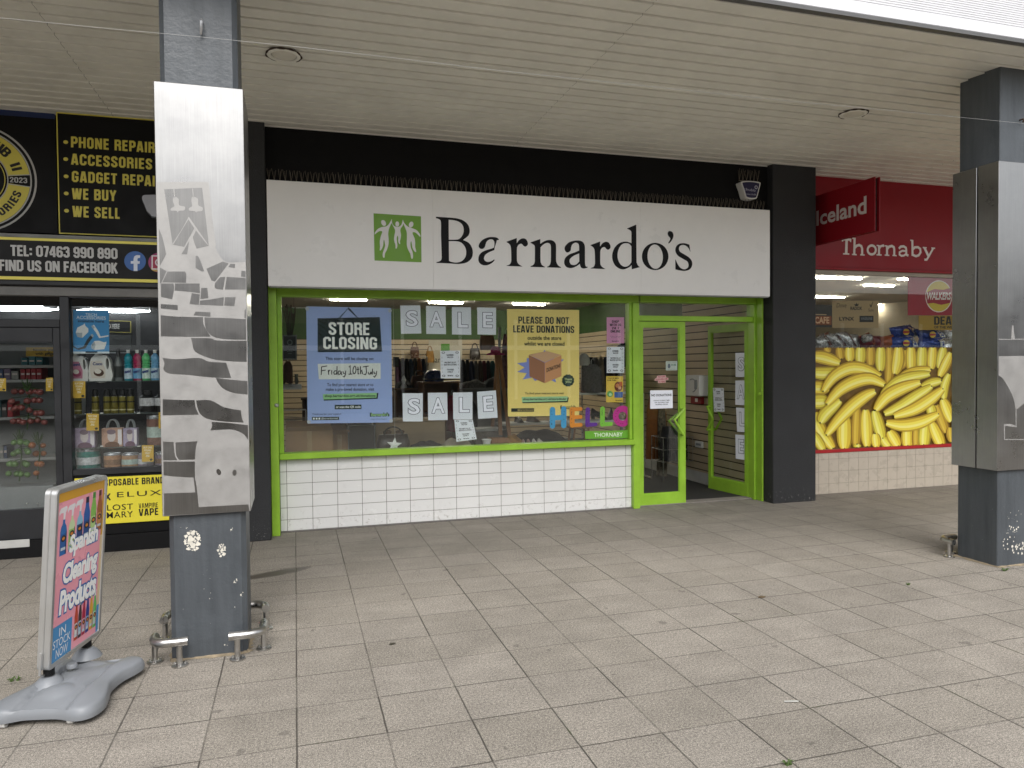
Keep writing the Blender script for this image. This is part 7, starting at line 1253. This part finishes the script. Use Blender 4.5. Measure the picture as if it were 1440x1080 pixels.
t = thing('white_ornament', 'small white figurine beside the dark bundle on the brown unit', 'ornament', at(567, 540, 10.6)); c = at(568, 546, 10.58); c.z = uz; b = MB().mat(WHITEPL); b.lathe([(.05, 0), (.045, .03), (.02, .07), (.035, .12), (.015, .17), (0, .19)], c, 12); b.build('figure', t)
def picture(label, u0, u1, v0, v1, Y, fc, pc, txt=None):
    q = quad([(u0, v0), (u1, v0), (u1, v1), (u0, v1)], Y); t = thing('framed_picture', label, 'picture', q[3], 'framed boards in the charity shop'); s_ = Surf(q); b = MB(); s_.slab(b, ink(pc), .02); b.build('board', t); b = MB(); [s_.rect(b, ink(fc), *r, .004) for r in ((0, .09, 0, 1), (.91, 1, 0, 1), (.09, .91, 0, .06), (.09, .91, .94, 1))]; b.build('frame', t)
    b = MB(); s_.ell(b, ink('#5a615f'), .5, .3, .2, .12, .002, 14, .6); s_.rect(b, ink('#54605c'), .3, .7, .66, .68, .002); s_.rect(b, ink('#54605c'), .36, .64, .74, .76, .002); b.build('drawing', t)
picture('black board in a grey frame hanging at the left end of the window', 397.5, 417.5, 471, 506, 8.4, '#6a6c6c', '#15191a'); picture('small dark framed picture between the blue poster and the upper sale sheets', 553, 561, 502, 516, 11, '#2a2018', '#4a4a48')
def garment(label, u0, u1, v0, v1, Y, m, dep=.10, group='clothes hanging in the charity shop', hanger=True):
    a, c_ = at(u0, v0, Y), at(u1, v1, Y); z1, z0 = a.z, c_.z; cx_ = (a.x + c_.x) / 2; hw = (c_.x - a.x) / 2; t = thing('hanging_garment', label, 'garment', (cx_, Y, z0), group); b = MB().mat(m); secs = []; random.seed(int(u0 * 7 + v0)); ph = random.uniform(0, 6); n = 28
    for k in range(9):
        f = k / 8; wd = hw * (.45 + .5 * min(1, f * 5) + .08 * f); wv = .25 * f; z = z1 + (z0 - z1) * f
        secs.append([Vector((cx_ + wd * math.cos(q), Y + dep * (.35 + .65 * f) * math.sin(q) * (1 + wv * math.sin(7 * q + ph)) + .012 * f * math.sin(11 * math.cos(q) * 1.3 + ph), z + .01 * math.sin(3 * q + ph) * f)) for q in [2 * math.pi * i / n for i in range(n)]])
    b.loft(secs); b.build('cloth', t, sharp=70)
    if hanger: b = MB().mat(STEEL); b.tube([(cx_, Y, z1 - .02), (cx_, Y, z1 + .05), (cx_ + .02, Y, z1 + .075), (cx_ + .035, Y, z1 + .05)], .003, 5); b.build('hanger_hook', t)
OR = mat('rust_orange_cloth', (.30, .105, .022), .9, var=.2, scale=16); PAT = mat('black_cream_print_cloth', (.16, .14, .10), .9, var=.95, scale=22); BR = mat('brown_cloth', (.10, .05, .03), .9, var=.3, scale=10)
for a in (('rust orange garment nearest the door frame on the rail by the entrance', 909, 927, 556, 645, 9.9, OR), ('black and cream patterned garment on the rail by the entrance', 925, 936, 560, 668, 9.8, PAT), ('rust orange garment at the inner end of the rail by the entrance', 936, 952, 560, 636, 10.1, OR), ('brown garment hanging under the framed black board', 398, 412, 508, 538, 8.7, BR), ('dark coat hanging behind the lower sale E sheet', 645, 672, 562, 612, 9.6, DKC), ('pink patterned garment hanging just left of the yellow poster', 706, 716, 470, 545, 9.3, mat('pink_print_cloth', (.22, .10, .12), .9, var=.6, scale=30)), ('grey knitted garment hanging right of the yellow poster', 818, 846, 512, 551, 9.0, mat('grey_knit', (.16, .15, .145), .95, var=.3, scale=40)), ('dark red garment hanging behind the lower sale A sheet', 628, 642, 556, 606, 10.0, mat('crimson_cloth', (.20, .025, .05), .9, var=.2))): garment(*a)
t = thing('clothes_rail', 'chrome clothes rail standing just inside the entrance', 'clothes rail', at(930, 660, 9.95)); x0_, x1_ = at(905, 553, 9.95).x, at(958, 553, 9.95).x; zr = at(930, 552, 9.95).z; b = MB().mat(STEEL); b.tube([(x0_, 9.95, .03), (x0_, 9.95, zr), (x1_, 9.95, zr), (x1_, 9.95, .03)], .014, 8); b.build('frame', t); b = MB().mat(STEEL); [b.tube([(x, 9.7, .025), (x, 10.2, .025)], .014, 8) for x in (x0_, x1_)]; b.build('foot', t)
t = thing('wire_basket_stand', 'wire basket stand holding black bags inside the doorway', 'basket stand', at(952, 665, 9.5)); b = MB().mat(STEEL); xa, xb = at(928, 640, 9.4).x, at(975, 640, 9.4).x; zt_, zm_ = at(950, 614, 9.4).z, at(950, 648, 9.4).z
for x in (xa, xb): [b.tube([(x, y, .012), (x, y, zt_)], .008, 6) for y in (9.3, 9.65)]
for z in (zt_, (zt_ + zm_) / 2, zm_): b.tube([(xa, 9.3, z), (xb, 9.3, z), (xb, 9.65, z), (xa, 9.65, z)], .005, 5, closed=True)
for i in range(1, 8): x = xa + (xb - xa) * i / 8; b.tube([(x, 9.3, zt_), (x, 9.3, zm_), (x, 9.65, zm_), (x, 9.65, zt_)], .003, 4)
b.build('wire_frame', t); bag('bulky black bag filling the wire basket stand in the doorway', 936, 970, 600, 655, 9.36, .26, DKC, zm_, False)
# things on the right hand wall
def wallbox(name, label, cat, u0, u1, v0, v1, dx, m, b_=.006):
    p, q = atx(u0, (v0 + v1) / 2, RX - dx), atx(u1, (v0 + v1) / 2, RX - dx); um = (u0 + u1) / 2; z1, z0 = atx(um, v0, RX - dx).z, atx(um, v1, RX - dx).z; y0, y1 = min(p.y, q.y), max(p.y, q.y); t = thing(name, label, cat, (RX - dx / 2, (y0 + y1) / 2, z0)); b = MB().mat(m); b.bbox(RX - dx, RX - .001, y0, y1, z0, z1, b_); b.build('housing', t); return t, y0, y1, z0, z1
t, y0, y1, z0, z1 = wallbox('wall_dispenser', 'large cream wall box with a pale arc on the slatted wall inside the door', 'wall box', 964.5, 983, 527.5, 556.5, .16, WHITEPL); b = MB().mat(GREYP); x = RX - .162; ym, zm_ = (y0 + y1) / 2, (z0 + z1) / 2; b.tube([(x, ym + .11 * math.cos(a), zm_ + .09 * math.sin(a)) for a in [R(60 + 200 * k / 12) for k in range(13)]], .008, 6); b.build('arc_trim', t); b = MB().mat(GREYP); b.box(x - .002, x + .001, y0 + .05, y0 + .12, zm_ - .05, zm_ + .08); b.build('grille', t)
t, y0, y1, z0, z1 = wallbox('call_point', 'small red fire call point below the cream wall box', 'call point', 971, 986, 558, 568, .05, mat('red_call_point', (.25, .012, .015), .4)); b = MB().mat(WHITEPL); b.box(RX - .052, RX - .0505, y0 + .09, y0 + .16, z0 + .03, z1 - .02); b.build('window', t)
t, y0, y1, z0, z1 = wallbox('wall_socket', 'pale wall socket low on the slatted wall inside the door', 'socket', 977, 987, 620.5, 629.5, .03, WHITEPL); b = MB().mat(GREYP); b.box(RX - .032, RX - .0305, y0 + .03, y1 - .03, z0 + .03, z1 - .03); b.build('plate', t)
# shoes and their shelves behind the greeting
def shoe(label, u, v, Y, ang, m, sole, z0=None, L=.25, heel=0.0, group='shoes on show in the charity shop'):
    c = at(u, v, Y); z = c.z if z0 is None else z0; t = thing('shoe', label, 'shoe', (c.x, Y, z), group, ang); st = [(-.5, .030, .085), (-.42, .036, .085), (-.25, .038, .070), (-.05, .036, .062), (.15, .040, .050), (.33, .042, .034), (.45, .030, .022), (.5, .010, .012)]
    b = MB().mat(m); secs = []
    for f, wd, h in st: hz = heel * max(0, .5 - f); secs.append([Vector((f * L, wd * math.cos(a) * (1 if math.sin(a) < .3 else .72), .010 + hz + h * max(0, math.sin(a)) * 1.0)) for a in [2 * math.pi * i / 14 for i in range(14)]])
    b.loft(secs); b.build('upper', t, local=True, sharp=60); b = MB().mat(sole); secs = []
    for f, wd, h in st: hz = heel * max(0, .5 - f); secs.append([Vector((f * L * 1.02, wd * 1.08 * s_, z_ + hz)) for s_, z_ in ((-1, .009), (1, .009), (1, .0), (-1, .0))])
    b.loft(secs)
    if heel: b.box(-.5 * L, -.36 * L, -.02, .02, 0, heel * .9)
    b.build('sole', t, local=True)
BKL = mat('black_shoe_leather', (.014, .013, .013), .3); PKS = mat('dusty_pink_suede', (.34, .21, .19), .8); WHS = mat('white_canvas', (.55, .53, .50), .8); TAN = mat('tan_leather', (.24, .12, .055), .45)
Ysf = 8.95; t = thing('shoe_shelves', 'white shoe shelving behind the hello sticker', 'shelving', at(860, 600, Ysf)); sz_ = []
for u0, u1, v in ((816, 886, 553), (706, 892, 594)): a, c_ = at(u0, v, Ysf), at(u1, v, Ysf); z = (a.z + at(u1, v - 2.5, Ysf).z) / 2; sz_.append(z); b = MB().mat(WHITEPL); b.bbox(a.x, c_.x, Ysf, Ysf + .32, z - .028, z, .003); b.build('shelf', t)
b = MB().mat(GREYP); [b.box(x, x + .03, Ysf + .33, Ysf + .36, .012, 2.2) for x in (at(712, 590, Ysf).x, at(817, 590, Ysf).x, at(888, 590, Ysf).x)]; b.build('upright', t)
for lb, u, y, a, m, sl, z, hl in (('pale pink heeled shoe leftmost on the upper shoe shelf', 821, 9.08, 250, PKS, TAN, 0, .10), ('pale pink heeled shoe second on the upper shoe shelf', 831, 9.08, 255, PKS, TAN, 0, .10), ('silver grey shoe third on the upper shoe shelf', 842, 9.1, 285, mat('pewter_leather', (.22, .21, .20), .35, .3), BKL, 0, 0), ('black shoe on the lower shelf between the purple and green letters', 843, 9.1, 300, BKL, BKL, 1, .06), ('black shoe on the lower shelf behind the green L', 858, 9.1, 240, BKL, BKL, 1, .06), ('tan shoe on the lower shelf behind the magenta O', 877, 9.1, 270, TAN, BKL, 1, 0), ('black shoe on the lower shelf under the yellow poster', 730, 9.1, 270, BKL, BKL, 1, 0), ('brown shoe on the lower shelf under the yellow poster', 750, 9.1, 285, mat('brown_shoe', (.10, .05, .03), .4), BKL, 1, 0)): shoe(lb, u, 590, y, R(a), m, sl, sz_[z], heel=hl)
for lb, u, y, a, m, sl in (('dusty pink shoe leftmost of the row on the window platform', 737, 8.06, 258, PKS, TAN), ('dusty pink shoe second of the row on the window platform', 745, 8.06, 262, PKS, TAN), ('white canvas shoe third of the row on the window platform', 754, 8.06, 268, WHS, WHS), ('white canvas shoe rightmost of the row on the window platform', 763, 8.06, 275, WHS, WHS)): shoe(lb, u, 630, y, R(a), m, sl, ZP, .24)
t = thing('sun_hat', 'round white sun hat on a stand right of the yellow poster', 'cap', at(821, 515, 9.0)); c = at(821, 514, 9.05); b = MB().mat(WHS); b.lathe([(.085, 0), (.088, .05), (.07, .12), (.03, .16), (0, .165)], c, 18); b.build('felt', t); b = MB().mat(GREYP); b.tube([c + Vector((0, 0, .01)), Vector((c.x, 9.05, sz_[0]))], .01, 6); b.build('stand', t)
t = thing('black_hat', 'round black hat hanging behind the white notice at the right of the window', 'hat', at(880, 510, 9.2)); c = at(880, 499, 9.2); b = MB().mat(DKC); b.lathe([(.17, 0), (.17, .008), (.09, .02), (.08, .09), (.05, .11), (0, .115)], c, 22, 'y', 1, 1); b.build('felt', t)
t = thing('wooden_stool', 'wooden stool with splayed legs behind the magenta O', 'stool', at(816, 625, 8.5)); c0 = at(815, 602, 8.5); b = MB().mat(WOOD); b.bbox(c0.x - .13, c0.x + .13, 8.4, 8.62, c0.z, c0.z + .03, .006); b.build('seat', t)
for dx, dy in ((-.09, 8.43), (.09, 8.43), (-.09, 8.59), (.09, 8.59)): b = MB().mat(WOOD); b.tube([(c0.x + dx, dy, c0.z), (c0.x + dx * 1.25, dy, ZP)], .014, 7); b.build('leg', t)
# left end
t = thing('wall_shelf', 'white shelf with glassware at the left end of the window', 'shelf', at(405, 545, 8.8)); a, c_ = at(380, 541, 8.8), at(424, 541, 8.8); b = MB().mat(WHITEPL); b.bbox(-.6, c_.x, 8.8, 9.1, a.z - .06, a.z, .004); b.build('board', t); b = MB().mat(GREYP); b.box(-.59, -.56, 9.1, 9.14, .012, 2.0); b.build('bracket', t)
for i, (u, w_) in enumerate(((399, 6), (408, 7), (417, 6))): lathe_thing('glass_vase', 'smoky glass vase %s on the white shelf at the left end' % ('nearest the frame', 'in the middle', 'nearest the blue poster')[i], 'vase', u, 541, 526, w_, [(.6, 0), (1, .3), (.7, .7), (.9, 1)], 8.92, [('body', 0, 1, mat('smoky_glass', (.16, .17, .16), .12), 1)], a.z, 'glass vases at the left end')
t = thing('dried_reeds', 'bunch of tall dark dried reeds hanging above the framed black board', 'dried reeds', at(405, 470, 8.7)); b = MB().mat(mat('dried_stem', (.06, .04, .02), .9)); random.seed(9)
for i in range(9): u = 399 + i * 2; p0, p1 = at(404 + i * .8, 474, 8.7), at(u, random.uniform(428, 446), 8.7 + random.uniform(-.05, .05)); b.tube([p0, (p0 + p1) / 2 + Vector((.01, 0, 0)), p1], [.004, .004, .008], 5)
b.build('stems', t)
t = thing('chrome_rail', 'thin chrome rail fitted low at the left end behind the boxes', 'rail', at(405, 577, 8.7)); b = MB().mat(STEEL); p0, p1 = at(392, 577, 8.7), at(430, 576, 8.7); b.tube([p0, p1], .008, 6); b.tube([p1, (p1.x, 8.7, ZP)], .008, 6); b.build('tube', t)
t = thing('bundle_of_canes', 'bundle of pale thin canes lying across the boxes at the left end', 'canes', at(420, 600, 8.3)); b = MB().mat(mat('pale_cane', (.32, .28, .22), .6)); random.seed(4)
for i in range(8): p0, p1 = at(396, 586 + i * 2.2, 8.62), at(445, 590 + random.uniform(-5, 6), 8.8); b.tube([p0, p1], .004, 5)
b.build('stems', t)
bag('tan shoulder bag hung high between the upper sale E and the yellow poster', 676, 697, 462, 492, 9.6, .12, TAN, None)

# packed rails and wall hooks deeper in the room
random.seed(21); cols_ = (('dark navy', (.015, .02, .05)), ('charcoal', (.03, .03, .032)), ('wine red', (.10, .012, .02)), ('olive', (.06, .06, .02)), ('dusty blue', (.06, .10, .16)), ('cream', (.38, .33, .25)), ('brown', (.09, .05, .028)), ('black', (.012, .012, .013)), ('plum', (.07, .02, .06)), ('teal', (.015, .09, .09)), ('grey check', (.13, .12, .11)), ('rust', (.20, .07, .02)))
def rail(label, u0, u1, v, Y, v1):
    a, c_ = at(u0, v, Y), at(u1, v, Y); t = thing('clothes_rail', label, 'clothes rail', ((a.x + c_.x) / 2, Y, .01)); b = MB().mat(STEEL); b.tube([(a.x, Y, .03), (a.x, Y, a.z), (c_.x, Y, a.z), (c_.x, Y, .03)], .014, 8); b.build('frame', t); b = MB().mat(STEEL); [b.tube([(x, Y - .22, .025), (x, Y + .22, .025)], .014, 8) for x in (a.x, c_.x)]; b.build('foot', t)
def row(u0, u1, v0, v1, Y, n, where, order):
    for k in range(n):
        cn, cc = cols_[order[k % len(order)]]; u = u0 + (u1 - u0) * k / n; w_ = (u1 - u0) / n * 1.5; garment('%s garment on the rail %s, %s along it' % (cn, where, ('first', 'second', 'third', 'fourth', 'fifth', 'sixth', 'seventh', 'eighth', 'ninth')[k]), u, u + w_, v0 + random.uniform(0, 2), v1 + random.uniform(-6, 8), Y + random.uniform(-.03, .03), mat('cloth_' + cn.replace(' ', '_'), cc, .9, var=.35, scale=14), .12, 'clothes packed on the rails')
rail('chrome rail of packed clothes between the middle notice and the pink hat', 648, 698, 505, 12.2, 560); row(647, 694, 506, 548, 12.2, 8, 'behind the middle notice', (7, 1, 0, 10, 6, 2, 7, 9))
rail('chrome rail of packed clothes left of the middle notice', 556, 600, 502, 12.0, 560); row(556, 597, 503, 545, 12.0, 7, 'left of the middle notice', (8, 6, 7, 4, 1, 11, 0))
rail('chrome rail of packed clothes beside the right edge of the yellow poster', 818, 872, 500, 11.2, 560); row(818, 868, 501, 552, 11.2, 7, 'right of the yellow poster', (1, 7, 10, 5, 0, 6, 7))
for i, (u, v, w_, m_, lb) in enumerate(((662, 482, 14, LEA, 'black handbag hung high on the back wall under the upper sale L'), (578, 480, 12, BR, 'brown handbag hung on the back wall under the upper sale S'), (600, 486, 11, MUS, 'mustard handbag hung on the back wall under the upper sale A'), (832, 486, 12, LEA, 'black handbag hung on the back wall right of the yellow poster'))): bag(lb, u, u + w_, v, v + 24, 14.3, .15, m_, None)
# small leavings on the paving
def scrap(label, u, v, pts, m, hgt=.006):
    c = atz(u, v, .003); t = thing('litter_scrap', label, 'litter', c); b = MB().mat(m); top = [c + Vector((x, y, hgt * (1 + .6 * math.sin(9 * x + 5 * y)))) for x, y in pts]; b.prism([top], (0, 0, -.003)); b.build('scrap', t)
scrap('small curled white paper scrap on the paving at the lower right', 1114, 988, [(-.036, .012), (-.01, .004), (.030, -.010), (.034, -.003), (0, .011), (-.032, .019)], mat('white_paper_scrap', (.5, .5, .47), .7, var=.05))
scrap('dry brown leaf lying on a joint below the open door', 1071, 840, [(-.03, -.005), (0, -.02), (.03, -.004), (.012, .02), (-.012, .016)], mat('dry_leaf', (.13, .09, .05), .9, var=.3, scale=30))
scrap('small dark leaf lying on the paving in front of the tiled base', 552, 906, [(-.02, -.004), (0, -.010), (.022, 0), (.004, .010), (-.014, .008)], mat('dark_leaf', (.05, .045, .03), .9, var=.3))
def weed(label, u, v, n, r):
    c = atz(u, v, 0); t = thing('weed', label, 'weed', c); b = MB().mat(mat('weed_green', (.07, .12, .025), .7, var=.3, scale=30)); random.seed(int(u))
    for i in range(n): a = random.uniform(0, 6.28); q = r * random.uniform(.3, 1); p0 = c + Vector((random.uniform(-r, r) * .5, random.uniform(-r, r) * .15, 0)); p1 = p0 + Vector((math.cos(a) * q * .4, math.sin(a) * q * .4, q * .7)); p2 = p1 + Vector((math.cos(a) * q * .5, math.sin(a) * q * .5, -q * .1)); b.tube([p0, p1, p2], [.0022, .0028, .0006], 4)
    b.build('blades', t)
weed('little weed tuft in a paving joint at the bottom right corner', 1110, 1076, 16, .035); weed('little weed tuft at the foot of the right pillar', 1413, 803, 18, .035); weed('little weed tuft in the joint left of the pavement sign base', 20, 958, 14, .04); weed('little weed tuft in a joint before the supermarket pillar', 1277, 823, 10, .025)
